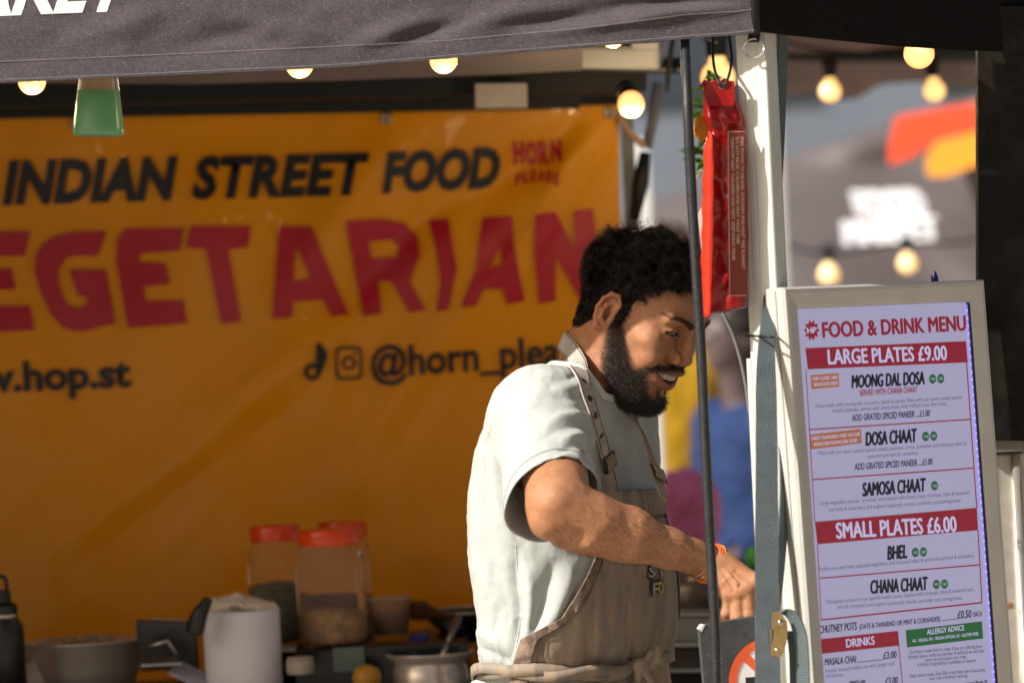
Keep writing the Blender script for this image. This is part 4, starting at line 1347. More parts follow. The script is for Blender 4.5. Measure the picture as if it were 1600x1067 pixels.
class Print:
    """flat lettering collected per colour on a plane"""
    def __init__(s, pl, off=.0012, bend=None): s.pl = pl; s.off = off; s.m = {}; s.p = []
    def mb(s, m): return s.m.setdefault(m, MB())
    def line(s, m, txt, x0, x1, ypx, capx, bold=.0, shear=0.0, off=0, space=1.0, fitw=True, dy=0.0):
        """text whose baseline runs from pixel (x0, y0) to (x1, y1), cap height capx px; ypx=(y0,y1)"""
        a0, b0 = hit(s.pl, x0, ypx[0]); a1, b1 = hit(s.pl, x1, ypx[1])
        _, bc = hit(s.pl, x0, ypx[0] - capx)
        h = abs(bc - b0)
        v, f = text_mesh(txt, 0.0, shear, space)
        if not len(v): return
        xmin, xmax = v[:, 0].min(), v[:, 0].max()
        cap = .70
        w = math.hypot(a1 - a0, b1 - b0)
        t = (v[:, 0] - xmin) / (xmax - xmin)
        A = a0 + (a1 - a0) * t; B = b0 + (b1 - b0) * t + v[:, 1] / cap * h
        reps = [(0, 0)] if bold < .005 else [(-1, 0), (1, 0), (0, .6), (0, -.6)]
        for q_, (rx, rz) in enumerate(reps):
            e_ = bold * h * 2.0
            V = s.pl[0] + np.outer(A + rx * e_, s.pl[1]) + np.outer(B + rz * e_, s.pl[2]) + s.pl[3] * (s.off + off + q_ * .00006)
            mb_ = s.m.setdefault((m, len(s.m) if q_ == 0 else len(s.m) - 1), MB()); mb_.add(V, flip_fix(V, f, s.pl[3]))
    def poly(s, m, pts, off=0, name='band'):
        ab = [hit(s.pl, *p) for p in pts]
        V = np.array([onp(s.pl, a, b, s.off + off) for a, b in ab])
        s.p.append((name, m, V, [tuple(range(len(V)))] if np.dot(np.cross(V[1] - V[0], V[2] - V[0]), s.pl[3]) > 0 else [tuple(range(len(V)))[::-1]]))
    def disc(s, m, px, py, rx, off=0, ry=None, n=18):
        s.poly(m, [(px + rx * math.cos(2 * PI * k / n), py + (ry or rx) * math.sin(2 * PI * k / n)) for k in range(n)], off, 'badge')
    def build(s, parent, name='lettering'):
        for nm, m, V, f in s.p: mesh_obj(nm, V, f, m, parent)
        for (m, _i), b in s.m.items():
            if b.v:
                mesh_obj(name, np.array(b.v), b.f, m, parent)

# ---------------------------------------------------------------- banner
BD = 6.75
def banner_disp(px, py):
    """how far the cloth stands off its plane, metres towards the camera"""
    a = np.asarray(px, float); b = np.asarray(py, float)
    q = np.stack((a / 260, b / 420, 0 * a), -1)
    d = .016 * noise3(q, 101) + .008 * noise3(q * 2.3, 102)
    # tension folds running from the hung corner and along the diagonal
    for (x0, y0, ang, w, h) in ((955, 180, 2.35, 26, .010), (955, 180, 2.62, 30, -.010), (930, 175, 2.05, 22, .009), (640, 190, 2.2, 40, .012), (700, 300, 2.3, 30, -.010),
                                (560, 480, 2.45, 36, .014), (450, 640, 2.5, 40, -.012), (900, 260, 2.2, 20, .008), (760, 420, 2.2, 34, .012), (330, 700, 2.6, 40, .010)):
        dx, dy = a - x0, b - y0
        along = dx * math.cos(ang) + dy * math.sin(ang); across = -dx * math.sin(ang) + dy * math.cos(ang)
        d = d + h * np.exp(-(across / w) ** 2) * np.clip(.5 + along / 120, 0, 1) * np.clip((420 - along) / 200, 0, 1)
    return d
def banner_pt(px, py, off=0.0):
    px = np.asarray(px, float); py = np.asarray(py, float)
    d = BD - banner_disp(px, py) - off
    return toW(np.stack(((px - 800) / F * d, d, (533.5 - py) / F * d), -1))
BTOP = lambda x: np.interp(x, [-420, 0, 240, 480, 700, 960], [196, 184, 181, 176, 171, 164])
def subdiv(V, Fc, maxlen, rounds=5):
    bm = bmesh.new()
    vs = [bm.verts.new((v[0], v[1], 0)) for v in V]
    for f in Fc:
        try: bm.faces.new([vs[i] for i in f])
        except ValueError: pass
    bmesh.ops.triangulate(bm, faces=bm.faces)
    for _ in range(rounds):
        e = [e for e in bm.edges if e.calc_length() > maxlen]
        if not e: break
        bmesh.ops.subdivide_edges(bm, edges=e, cuts=1)
        bmesh.ops.triangulate(bm, faces=[f for f in bm.faces if len(f.verts) > 3])
    bm.verts.index_update()
    v = np.array([tuple(q.co)[:2] for q in bm.verts]); f = [tuple(q.index for q in p.verts) for p in bm.faces]
    bm.free(); return v, f
def banner_print(name, mt, parent, V, Fc, off=.0075):
    v, f = subdiv(V, Fc, 14)
    W_ = banner_pt(v[:, 0], v[:, 1], off)
    mesh_obj(name, W_, flip_fix(W_, f, np.array((0, -1, 0))), mt, parent, smooth=True)
def banner_text(mt, parent, txt, p0, p1, cap, bold=0, shear=0, space=1.0, name='lettering', capu=.70):
    v, f = text_mesh(txt, bold, shear, space)
    x0, x1 = v[:, 0].min(), v[:, 0].max()
    t = (v[:, 0] - x0) / (x1 - x0)
    X = p0[0] + (p1[0] - p0[0]) * t; Y = p0[1] + (p1[1] - p0[1]) * t - v[:, 1] / capu * cap
    X = X - .047 * (Y - (p0[1] + (p1[1] - p0[1]) * t)) * -1
    banner_print(name, mt, parent, np.stack((X, Y), 1), f)

VEG = {  # outlines of the hand-cut capitals, in pixels of the photograph
 'V': [[(-255, 372), (-195, 370), (-168, 470), (-128, 368), (-78, 366), (-150, 528), (-190, 530)]],
 'E1': [[(-62, 364), (47, 362), (39, 400), (-14, 401), (-14, 421), (18, 420), (24, 452), (-9, 453), (-6, 479), (46, 478), (54, 516), (-50, 520)]],
 'G': [[(166, 362), (153, 400), (118, 400), (103, 404), (93, 418), (90, 435), (98, 465), (108, 478), (122, 483), (133, 478), (138, 465), (122, 462), (108, 422), (165, 422), (180, 506), (158, 510), (140, 516), (118, 518), (98, 512), (80, 492), (64, 458), (54, 425), (55, 400), (68, 380), (90, 368), (118, 363)]],
 'E2': [[(194, 358), (286, 357), (280, 392), (222, 396), (216, 402), (218, 410), (258, 412), (265, 444), (224, 448), (226, 468), (230, 471), (286, 470), (292, 505), (200, 512), (182, 410), (184, 375)]],
 'T': [[(298, 354), (392, 354), (388, 386), (356, 390), (376, 502), (346, 506), (322, 390), (290, 386)]],
 'A1': [[(436, 354), (486, 355), (544, 491), (518, 494), (506, 468), (458, 471), (456, 496), (426, 498)], [(462, 381), (486, 436), (458, 440)]],
 'R': [[(541, 346), (600, 343), (632, 350), (652, 370), (656, 398), (646, 422), (640, 440), (664, 485), (640, 488), (612, 440), (590, 438), (596, 490), (568, 494)], [(576, 378), (612, 374), (624, 385), (620, 402), (580, 404)]],
 'I': [[(670, 344), (700, 342), (713, 420), (700, 484), (682, 486), (688, 440), (682, 390)]],
 'A2': [[(754, 340), (800, 338), (802, 380), (820, 470), (792, 475), (786, 450), (756, 452), (744, 478), (720, 480), (744, 420)], [(782, 382), (784, 412), (764, 420)]],
 'N': [[(836, 336), (868, 332), (900, 392), (896, 330), (926, 326), (936, 400), (930, 466), (906, 468), (868, 398), (868, 470), (842, 474), (836, 400)]],
}
def build_banner():
    B = empty('banner', banner_pt(480, 560), 'large orange vinyl banner with black and red lettering hung behind the man', 'banner')
    m = mat('orange_vinyl', (.88, .38, .003), rough=.36, vary=.05, vscale=2.5, spec=.4, translucent=.30, tcol=(.95, .46, .015), bump=.12, bscale=25, coat=.15)
    def fn(U, Vv):
        x = -420 + 1387 * U
        yt = BTOP(x); y = yt + (1180 - yt) * Vv
        x = x + (y - 165) * .010 * np.clip(U * 3 - 2, 0, 1)
        return banner_pt(x, y)
    v, f = grid_sheet(260, 170, fn)
    o = mesh_obj('vinyl_sheet', v, f, m, B, smooth=True); solid(o, .0012, 1)
    # hem strip welded along the top and right edge
    def fn2(U, Vv):
        x = -420 + 1387 * U; return banner_pt(x, BTOP(x) + 1 + 17 * Vv, .003)
    v, f = grid_sheet(120, 4, fn2); mesh_obj('hem', v, f, m, B, smooth=True)
    blk = mat('black_print', (.008, .009, .012), rough=.45)
    red = mat('crimson_print', (.44, .004, .022), rough=.36)
    banner_text(blk, B, 'INDIAN', (3, 317), (281, 309), 62, .050, .26, 1.05)
    banner_text(blk, B, 'STREET', (300, 308), (580, 301), 60, .046, .26, 1.08)
    banner_text(blk, B, 'FOOD', (597, 299), (783, 290), 58, .050, .26, 1.02)
    banner_text(blk, B, 'STREAM', (-420, 326), (-60, 319), 62, .042, .28, 1.0) if False else None
    banner_text(blk, B, 'www.hop.st', (-128, 616), (205, 603), 44, .034, 0, 1.0)
    for k, loops in VEG.items():
        if len(loops) == 1:
            pass
        if True:
            bm = bmesh.new(); es = []
            for lp in loops:
                vs = [bm.verts.new((a, b, 0)) for a, b in lp]
                es += [bm.edges.new((vs[i], vs[(i + 1) % len(vs)])) for i in range(len(vs))]
            bmesh.ops.triangle_fill(bm, edges=es, use_beauty=True)
        # round the corners a little by smoothing a subdivided copy is not needed: cut vinyl letters are crisp
        bm.verts.index_update()
        banner_print('lettering', red, B, np.array([tuple(v.co)[:2] for v in bm.verts]), [tuple(v.index for v in q.verts) for q in bm.faces])
        bm.free()
    banner_text(blk, B, '@horn_please', (580, 589), (925, 566), 46, .020, 0, 1.0)
    # the two small round-cornered social icons
    def ring_poly(cx, cy, pts_o, pts_i):
        bm = bmesh.new(); es = []
        for lp in (pts_o, pts_i):
            vs = [bm.verts.new((cx + a, cy + b, 0)) for a, b in lp]
            es += [bm.edges.new((vs[i], vs[(i + 1) % len(vs)])) for i in range(len(vs))]
        bmesh.ops.triangle_fill(bm, edges=es, use_beauty=True); bm.verts.index_update()
        r = np.array([tuple(v.co)[:2] for v in bm.verts]), [tuple(v.index for v in q.verts) for q in bm.faces]
        bm.free(); return r
    circ = lambda r, n=20: [(r * math.cos(2 * PI * k / n), r * math.sin(2 * PI * k / n)) for k in range(n)]
    def rr(w, h, r, n=5):
        out = []
        for cx, cy, a0 in ((w - r, h - r, 0), (-w + r, h - r, 90), (-w + r, -h + r, 180), (w - r, -h + r, 270)):
            out += [(cx + r * math.cos(rad(a0 + 90 * k / n)), cy + r * math.sin(rad(a0 + 90 * k / n))) for k in range(n + 1)]
        return out
    banner_print('icon', blk, B, *ring_poly(545, 567, rr(21, 26, 9), rr(17, 22, 7)))
    banner_print('icon', blk, B, *ring_poly(545, 567, circ(11), circ(7)))
    banner_print('icon', blk, B, np.array([(555 + a, 552 + b) for a, b in circ(2.5, 8)]), [tuple(range(8))])
    banner_print('icon', blk, B, *ring_poly(488, 581, circ(13.5), circ(7)))
    banner_print('icon', blk, B, np.array([(494, 536), (501, 536), (503, 544), (511, 551), (511, 559), (502, 556), (502, 584), (494, 584)]), [tuple(range(8))])
    # red emblem: fanned capitals over a curved second word
    for i, ch in enumerate('HORN'):
        cx = 803 + i * 19.5
        banner_text(red, B, ch, (cx, 259 - abs(i - 1.5) * 3 - i), (cx + 16.5, 259 - abs(i - 1.5) * 3 - i), 34 - abs(i - 1.5), .05, 0, name='emblem')
    for i, ch in enumerate('PLEASE'):
        cx = 805 + i * 12
        banner_text(red, B, ch, (cx, 289 - 6 * math.sin(i / 5 * PI)), (cx + 10, 288 - 6 * math.sin(i / 5 * PI)), 17, .04, .1, name='emblem')
    # eyelets with cable ties up to the rail
    br = mat('eyelet_metal', (.35, .32, .27), rough=.35, metal=1)
    for x in (118, 603, 952):
        c = banner_pt(x, BTOP(x) + 12, .006)
        R = np.stack((np.array((1, 0, 0)), np.array((0, 0, 1.0)), np.array((0, -1.0, 0))), 1)
        MB().lathe(c, [(.004, .001), (.005, .003), (.009, .003), (.011, 0)], 16, R, cap=False).build('eyelet', br, B, smooth=True)
    return B

# ---------------------------------------------------------------- gazebo
def build_gazebo():
    corner = P(1181, 52, 5.03)
    S = empty('market_gazebo', (corner.x, corner.y, 0), 'black fabric market gazebo with white lettering on its front edge above the man', 'gazebo')
    FAB = mat('black_polyester', (.052, .043, .050), rough=.62, sheen=.15, spec=.35, weave=.5, wscale=2600, bump=.45, bscale=950, vary=.22, vscale=160, speck=(1000, .62, (.26, .24, .26)))
    FABD = mat('black_polyester_roof', (.018, .016, .017), rough=.75, vary=.2, vscale=6, bump=.2, bscale=60)
    # front skirt
    bot = lambda x: np.interp(x, [-260, 0, 240, 540, 800, 1000, 1070, 1150, 1181], [138, 128, 118, 103.5, 82, 66, 60, 54, 50])
    def dep(x): return 5.03 + (1181 - x) / 1181 * .075
    def fold(x, y):
        q = np.stack((x / 170, y / 90 + x / 900, 0 * x), -1)
        d = .0045 * fbm(q, 201, 3)
        for (x0, y0, x1, y1, w, h) in ((540, 75, 700, 20, 12, .010), (610, 68, 760, 25, 10, -.009), (640, 50, 900, 8, 13, .008), (760, 45, 1000, 14, 10, -.010), (800, 60, 1080, 22, 8, .009), (900, 12, 1170, 2, 9, -.012), (960, 24, 1170, 12, 7, .010),
                                       (90, 60, 260, 30, 16, .008), (260, 78, 420, 40, 16, -.007), (60, 20, 200, 70, 14, -.006), (300, 20, 520, 60, 15, .006)):
            L2 = (x1 - x0) ** 2 + (y1 - y0) ** 2
            t = np.clip(((x - x0) * (x1 - x0) + (y - y0) * (y1 - y0)) / L2, 0, 1)
            dd = np.hypot(x - x0 - t * (x1 - x0), y - y0 - t * (y1 - y0))
            d = d + .85 * h * np.exp(-(dd / (w * 1.2)) ** 2) * np.sin(PI * t)
        return d
    def val(x, y, off=0.0):
        b = bot(x)
        near = np.clip((b - y) / 30, 0, 1)
        d = dep(x) - fold(x, y) * (.25 + .75 * near) - off
        return toW(np.stack(((x - 800) / F * d, d, (533.5 - y) / F * d), -1))
    def fn(U, Vv):
        x = -260 + 1441 * U; b = bot(x); return val(x, b + (-190 - b) * Vv)
    v, f = grid_sheet(420, 90, fn)
    o = mesh_obj('front_skirt', v, f, FAB, S, smooth=True); solid(o, .0012, 1)
    hemw = lambda x: np.interp(x, [-260, 0, 540, 700, 900, 1070, 1181], [33, 33, 33, 28, 30, 38, 37])
    def fh(U, Vv):
        x = -260 + 1441 * U; b = bot(x); return val(x, b + .8 - hemw(x) * Vv, .0016)
    v, f = grid_sheet(420, 12, fh)
    mesh_obj('hem', v, f, FAB, o, smooth=True)
    def fe(x): return val(x, bot(x) + .5, .0018)
    xs = np.linspace(-255, 1180, 500)
    MB().tube(fe(xs), .0013 + .0004 * np.array([noise3(np.array((x / 5, 0, 0)), 8) for x in xs]), 6).build('hem_edge', FAB, o, smooth=True)
    th = mat('pale_thread', (.34, .32, .33), rough=.8)
    st = MB()
    for x in np.arange(-240, 1178, 4.2):
        for off_ in (hemw(x) - 1.5, 3.0):
            a = val(np.array(x), bot(x) - off_, .0026); b = val(np.array(x + 2.7), bot(x + 2.7) - off_, .0026)
            st.tube([a, b], .00045, 4, cap=False)
    so = st.build('stitching', th, o); so['kind'] = 'stuff'
    # white letters running off the top edge
    wht = mat('white_print', (.80, .80, .80), rough=.5)
    def vtext(txt, p0, p1, cap, bold, shear):
        v, f = text_mesh(txt, bold, shear, 1.0)
        x0, x1 = v[:, 0].min(), v[:, 0].max(); t = (v[:, 0] - x0) / (x1 - x0)
        X = p0[0] + (p1[0] - p0[0]) * t; Y = p0[1] + (p1[1] - p0[1]) * t - v[:, 1] / .70 * cap
        v2, f2 = subdiv(np.stack((X, Y), 1), f, 9)
        W_ = val(v2[:, 0], v2[:, 1], .0022)
        mesh_obj('lettering', W_, flip_fix(W_, f2, np.array((0, -1, 0))), wht, o, smooth=True)
    vtext('MARKET', (-190, 29), (222, 13), 86, .03, .42)
    # side skirt, running away from the corner, shade of its outer face put into a darker colour
    cu, su = math.cos(rad(39)), math.sin(rad(39))
    pl = frame_uv(corner, (cu, su))
    botpx = [(1181, 50), (1240, 57), (1320, 65), (1400, 73), (1500, 79), (1600, 82), (1700, 82)]
    ab = np.array([hit(pl, *p) for p in botpx])
    def fs(U, Vv):
        a = U * ab[-1, 0]; b0 = np.interp(a, ab[:, 0], ab[:, 1])
        b = b0 + .25 * Vv
        q = fbm(np.stack((a * 9, b * 3, 0 * a), -1), 205, 2) * .006
        return pl[0] + a[..., None] * pl[1] + b[..., None] * pl[2] + (q * Vv)[..., None] * pl[3]
    v, f = grid_sheet(90, 24, fs)
    so_ = mesh_obj('side_skirt', v, f, mat('black_polyester_shaded', (.008, .007, .007), spec=.15, rough=.9, weave=.3, wscale=2600, vary=.2, vscale=60, speck=(1100, .67, (.09, .08, .08))), S, smooth=True); solid(so_, .0012, 1)
    # corner sleeve of the skirt
    MB().tube([corner + Vector((0, .004, -.002)), corner + Vector((0, .004, .12)), corner + Vector((0, .006, .24))], [.006, .007, .007], 10).build('corner_seam', FABD, S, smooth=True)
    # roof: from the skirts up to the ridge; unseen left sheet against the sun
    top = corner.z + .22
    x1 = corner.x; yb = 8.1
    def quad(name, pts, m_, n=24, amp=.012, seed=0):
        A, B_, C_, D_ = [np.array(p, float) for p in pts]
        def q(U, Vv):
            p = A * ((1 - U) * (1 - Vv))[..., None] + B_ * (U * (1 - Vv))[..., None] + C_ * (U * Vv)[..., None] + D_ * ((1 - U) * Vv)[..., None]
            e = np.clip(np.minimum(np.minimum(U, 1 - U), np.minimum(Vv, 1 - Vv)) * 8, 0, 1)
            p[..., 2] -= amp * (1 + noise3(p * 4, seed)) * e
            return p
        v, f = grid_sheet(n, n, q)
        o_ = mesh_obj(name, v, f, m_, S, smooth=True); solid(o_, .0015, 1); return o_
    x0 = -2.45
    apex = ((x0 + x1) / 2, 6.6, top + .75)
    yfL = 5.16
    quad('roof_front', [(x0, yfL, top), (x1, 5.03, top), apex, apex], FABD, 24, .01, 1)
    quad('roof_right', [(x1, 5.03, top), (x1, yb, top), apex, apex], FABD, 24, .01, 2)
    quad('roof_back', [(x1, yb, top), (x0, yb, top), apex, apex], FABD, 24, .01, 3)
    quad('roof_left', [(x0, yb, top), (x0, yfL, top), apex, apex], FABD, 24, .01, 4)
    quad('left_sun_block', [(x0, yfL, .03), (x0, yb, .03), (x0, yb, top), (x0, yfL, top)], FABD, 30, .0, 5)  # unseen side sheet added to keep sun off the stall interior
    # dark scalloped valance and rails seen under the roof
    ALU = mat('dark_rail', (.02, .02, .02), rough=.5, metal=.6)
    LINE = mat('grey_lining', (.16, .13, .125), rough=.8, vary=.15, vscale=5)
    def bar(pa, pb, w, h, name, m_):
        a, b = Vector(pa), Vector(pb); d = (b - a); L_ = d.length; d.normalize()
        s_ = d.cross(Vector((0, 0, 1))); s_.normalize(); u_ = s_.cross(d)
        return MB().box((a + b) / 2, (L_, w, h), np.stack((np.array(d), np.array(s_), np.array(u_)), 1), .002).build(name, m_, S)
    # lining strip just behind the front skirt (grey-brown band in the photograph)
    v, f = grid_sheet(60, 10, lambda U, Vv: np.array([0, 0, 0]) + (lambda x, y, d: toW(np.stack(((x - 800) / F * d, d, (533.5 - y) / F * d), -1)))(
        -260 + U * 1170, np.interp(-260 + U * 1170, [-260, 0, 300, 540, 800, 910], [136, 130, 132, 126, 116, 110]) - 150 * Vv, 6.28 - .5 * Vv + 0 * U))
    mesh_obj('lining', v, f, LINE, S, smooth=True)
    # dark cross rails over the banner
    for (pa, pb, d, w, h) in (((-300, 152), (1010, 118), 6.55, .03, .055), ((-300, 171), (905, 150), 6.70, .03, .045)):
        bar(P(*pa, d), P(*pb, d), w, h, 'rail', ALU)
    v, f = grid_sheet(40, 8, lambda U, Vv: (lambda x, y, d: toW(np.stack(((x - 800) / F * d, d, (533.5 - y) / F * d), -1)))(-300 + U * 1270, np.interp(-300 + U * 1270, [-300, 0, 540, 970], [138, 128, 121, 95]) + 75 * Vv, 6.86 + .02 * np.sin(U * 40)))
    mesh_obj('back_skirt', v, f, FABD, S, smooth=True)
    # scissor truss
    for k in range(7):
        xa = -200 + k * 170
        bar(P(xa, 168 - k * 3, 6.62), P(xa + 165, 126 - k * 4, 6.60), .012, .018, 'truss_bar', ALU)
        bar(P(xa, 126 - k * 4, 6.64), P(xa + 165, 168 - k * 3, 6.63), .012, .018, 'truss_bar', ALU)
    # ------- the near corner pole: fluted square aluminium tube
    base = P(1172, 60, 5.085)
    a = rad(24); e1 = np.array((math.cos(a), -math.sin(a), 0.0)) * 1.0
    nL = np.array((-math.sin(a), -math.cos(a), 0.0))       # lit face normal
    eL = np.array((math.cos(a), -math.sin(a), 0.0))        # along the lit face
    s = .042
    prof = []
    def side(o, ex, n_):
        pts = []
        for t in (0, .02, .14, .155, .23, .245, .40, .415, .47, .485, .62, .635, .70, .715, .86, .98):
            inn = .0006 if (.15 < t < .235) or (.41 < t < .48) or (.63 < t < .71) else 0
            r = .0018 if t in (0, ) else 0
            pts.append(o + ex * (t * s) - n_ * (inn + r))
        return pts
    o0 = np.array((0, 0, 0.0))
    dirs = [(eL, nL), (-nL, eL), (-eL, -nL), (nL, -eL)]
    loop = []
    cpt = o0.copy()
    for ex, n_ in dirs:
        loop += side(cpt, ex, n_); cpt = cpt + ex * s
    loop = np.array(loop); n_ = len(loop)
    b0 = np.array((base.x, base.y, 0)) + 0
    # left face starts at pixel x=1148 at the top
    ptop = P(1149, 62, 5.07)
    lo = np.array((ptop.x, ptop.y, 0.0)); 
    V_ = np.concatenate([loop + lo, loop + lo + np.array((0, 0, top + .05))])
    Fq = [(i, (i + 1) % n_, n_ + (i + 1) % n_, n_ + i) for i in range(n_)] + [tuple(range(n_))[::-1], tuple(range(n_, 2 * n_))]
    PW = mat('white_powder_coat', (.66, .67, .62), rough=.34, vary=.05, vscale=9, dirt=(.42, .42, .38), dscale=7, dlo=.6, dhi=.8, bump=.08, bscale=120, coat=.2)
    m_ = MB(); m_.add(V_, Fq); pole = m_.build('pole', PW, S)
    # outer sleeve of the telescopic leg, starts lower
    zs_ = P(1172, 560, 5.07).z
    c2 = lo + (eL - nL) * s / 2
    m_ = MB()
    lp2 = (loop - (eL - nL) * s / 2) * 1.22
    V_ = np.concatenate([lp2 + c2, lp2 + c2 + np.array((0, 0, zs_))])
    m_.add(V_, Fq); m_.build('pole_sleeve', PW, S)
    MB().box(c2 + np.array((0, 0, .006)), (.12, .12, .012), None, .002).build('foot_plate', PW, S)
    # other legs
    for (x, y) in ((x0 + .03, yfL + .03), (x0 + .03, yb - .05)):
        MB().box((x, y, top / 2), (.045, .045, top), None, .003).build('pole', PW, S)
    # back right pole, blurred at the banner's edge
    bp = P(976, 190, 6.95)
    MB().box((bp.x + .004, bp.y, top / 2 + .1), (.022, .045, top + .2), None, .003).build('pole', mat('grey_green_pole', (.30, .33, .32), rough=.5), S)
    # ring and clip at the corner
    ST = mat('steel', (.60, .60, .58), rough=.22, metal=1)
    rc = P(1178, 76, 5.045)
    ring = [np.array(rc) + np.array((math.cos(t) * .0135, -.002 + .002 * math.sin(2 * t), math.sin(t) * .0125)) for t in np.linspace(0, 2 * PI, 40)]
    MB().tube(ring, .0014, 8, cap=False).build('ring', ST, S, smooth=True)
    MB().ribbon([P(1179, 52, 5.045), P(1178, 60, 5.043), P(1177, 66, 5.044), P(1178, 60, 5.048)], np.tile((1.0, 0, 0), (4, 1)), .016, .0015).build('webbing_tab', FABD, S)
    return S, top

# ---------------------------------------------------------------- festoon bulbs
def bulb(loc, r, label, grp, tilt=(0, 0), socket=True, watts=0.0):
    e = empty('light_bulb', loc, label, 'light bulb', grp)
    R = np.array(Euler((rad(tilt[0]), rad(tilt[1]), 0)).to_matrix())
    c = np.array(loc)
    prof = []
    for k in range(17):
        t = PI * k / 16 * .80
        prof.append((r * math.sin(t) + .0002, -r * math.cos(t)))
    rn = prof[-1][0]; zt = prof[-1][1]
    prof += [(rn * .82, zt + r * .28), (rn * .78, zt + r * .42)]
    MB().lathe(c, prof, 28, R).build('glass_globe', GLOBE, e, smooth=True)
    if watts > 0:      # this lamp's own light, just below its globe
        l_ = bpy.data.lights.new('bulb_light', 'POINT'); l_.energy = watts; l_.color = (1.0, .74, .42); l_.shadow_soft_size = r
        lo_ = bpy.data.objects.new('bulb_light', l_); COL.objects.link(lo_); lo_.parent = e; lo_.location = (0, -.01, -r * 1.9)
    if socket:
        z0 = zt + r * .42
        MB().lathe(c, [(r * .50, z0), (r * .62, z0 + .002), (r * .62, z0 + r * .9), (r * .80, z0 + r * 1.0), (r * .80, z0 + r * 1.7), (r * .4, z0 + r * 1.9)], 20, R).build('lamp_socket', SOCK, e, smooth=False)
    return e
def build_bulbs():
    global GLOBE, SOCK
    GLOBE = bpy.data.materials.new('warm_bulb_glass'); GLOBE.use_nodes = True
    nt = GLOBE.node_tree; b = nt.nodes['Principled BSDF']
    b.inputs['Base Color'].default_value = (.9, .75, .45, 1); b.inputs['Roughness'].default_value = .15
    lw = nt.nodes.new('ShaderNodeLayerWeight'); lw.inputs[0].default_value = .35
    cr = nt.nodes.new('ShaderNodeValToRGB')
    cr.color_ramp.elements[0].position = .1; cr.color_ramp.elements[0].color = (1.0, .66, .23, 1)
    cr.color_ramp.elements[1].position = .85; cr.color_ramp.elements[1].color = (1.0, .32, .035, 1)
    nt.links.new(lw.outputs['Facing'], cr.inputs[0]); nt.links.new(cr.outputs[0], b.inputs['Emission Color'])
    b.inputs['Emission Strength'].default_value = 1.05
    SOCK = mat('black_rubber_socket', (.012, .011, .011), rough=.6)
    def at(px, py, d): return P(px, py, d)
    px2m = lambda r, d: r / F * d
    d = 5.28
    front = [(50, 127, 'bulb at the far left, half hidden by the black fabric edge'), (468, 101, 'bulb left of centre above the word street, top hidden by fabric'),
             (693, 94, 'bulb above the word food, top hidden by the fabric edge'), (957, 54, 'bulb barely showing under the fabric beside the pale box')]
    for px, py, lab in front:
        bulb(at(px, py, d), px2m(22, d), 'lit warm festoon ' + lab, 'festoon bulbs under the gazebo', watts=.22)
    q = smoothpath([at(-260, 70, d), at(50, 78, d), at(250, 92, d), at(468, 52, d), at(693, 44, d), at(957, 2, d), at(1120, 66, 5.9)], 90)
    MB().tube(q, .003, 6).build('festoon_cable', SOCK, smooth=True)
    w = [o for o in COL.objects if o.name.startswith('festoon_cable')][-1]
    tag(w, 'black cable linking the warm bulbs behind the front fabric edge', 'cable')
    bulb(at(986, 163, 6.1), px2m(21, 6.1), 'lit warm bulb tilted sideways beside the top right corner of the orange banner', 'festoon bulbs under the gazebo', (-65, -10), True, watts=1.9)
    bulb(at(1122, 122, 6.6), px2m(27, 6.6), 'lit warm bulb glowing behind the top of the red pouch', 'festoon bulbs under the gazebo', watts=.5)
    bulb(at(1436, 84, 5.5), px2m(24, 5.5), 'lit warm bulb highest on the right, top cut by the dark skirt', 'bulbs over the right opening')
    bulb(at(1297, 143, 7.9), px2m(17, 7.9), 'lit warm bulb with black socket left of the other two on the right', 'bulbs over the right opening', (0, 2))
    bulb(at(1460, 142, 7.9), px2m(17, 7.9), 'lit warm bulb with black socket just above the far red shape', 'bulbs over the right opening', (0, -4))
    q = smoothpath([at(1226, 66, 7.9), at(1297, 80, 7.9), at(1380, 84, 7.9), at(1470, 76, 7.9), at(1620, 60, 7.9)], 40)
    c = MB().tube(q, .004, 6).build('festoon_cable', SOCK, smooth=True); tag(c, 'dark cable carrying the bulbs across the right opening', 'cable')
    for px, py, r, lab in ((1295, 429, 15, 'lit amber bulb far off above the left part of the menu board'), (1418, 412, 14, 'lit amber bulb far off under the white far lettering')):
        bulb(at(px, py, 11.5), px2m(r, 11.5), lab, 'far festoon bulbs', socket=True)
    q = smoothpath([at(1215, 380, 11.5), at(1295, 396, 11.5), at(1418, 380, 11.5), at(1507, 378, 11.5), at(1580, 350, 11.5)], 40)
    c = MB().tube(q, .006, 6).build('festoon_cable', SOCK, smooth=True); tag(c, 'far blurred cable of amber bulbs behind the menu board', 'cable')

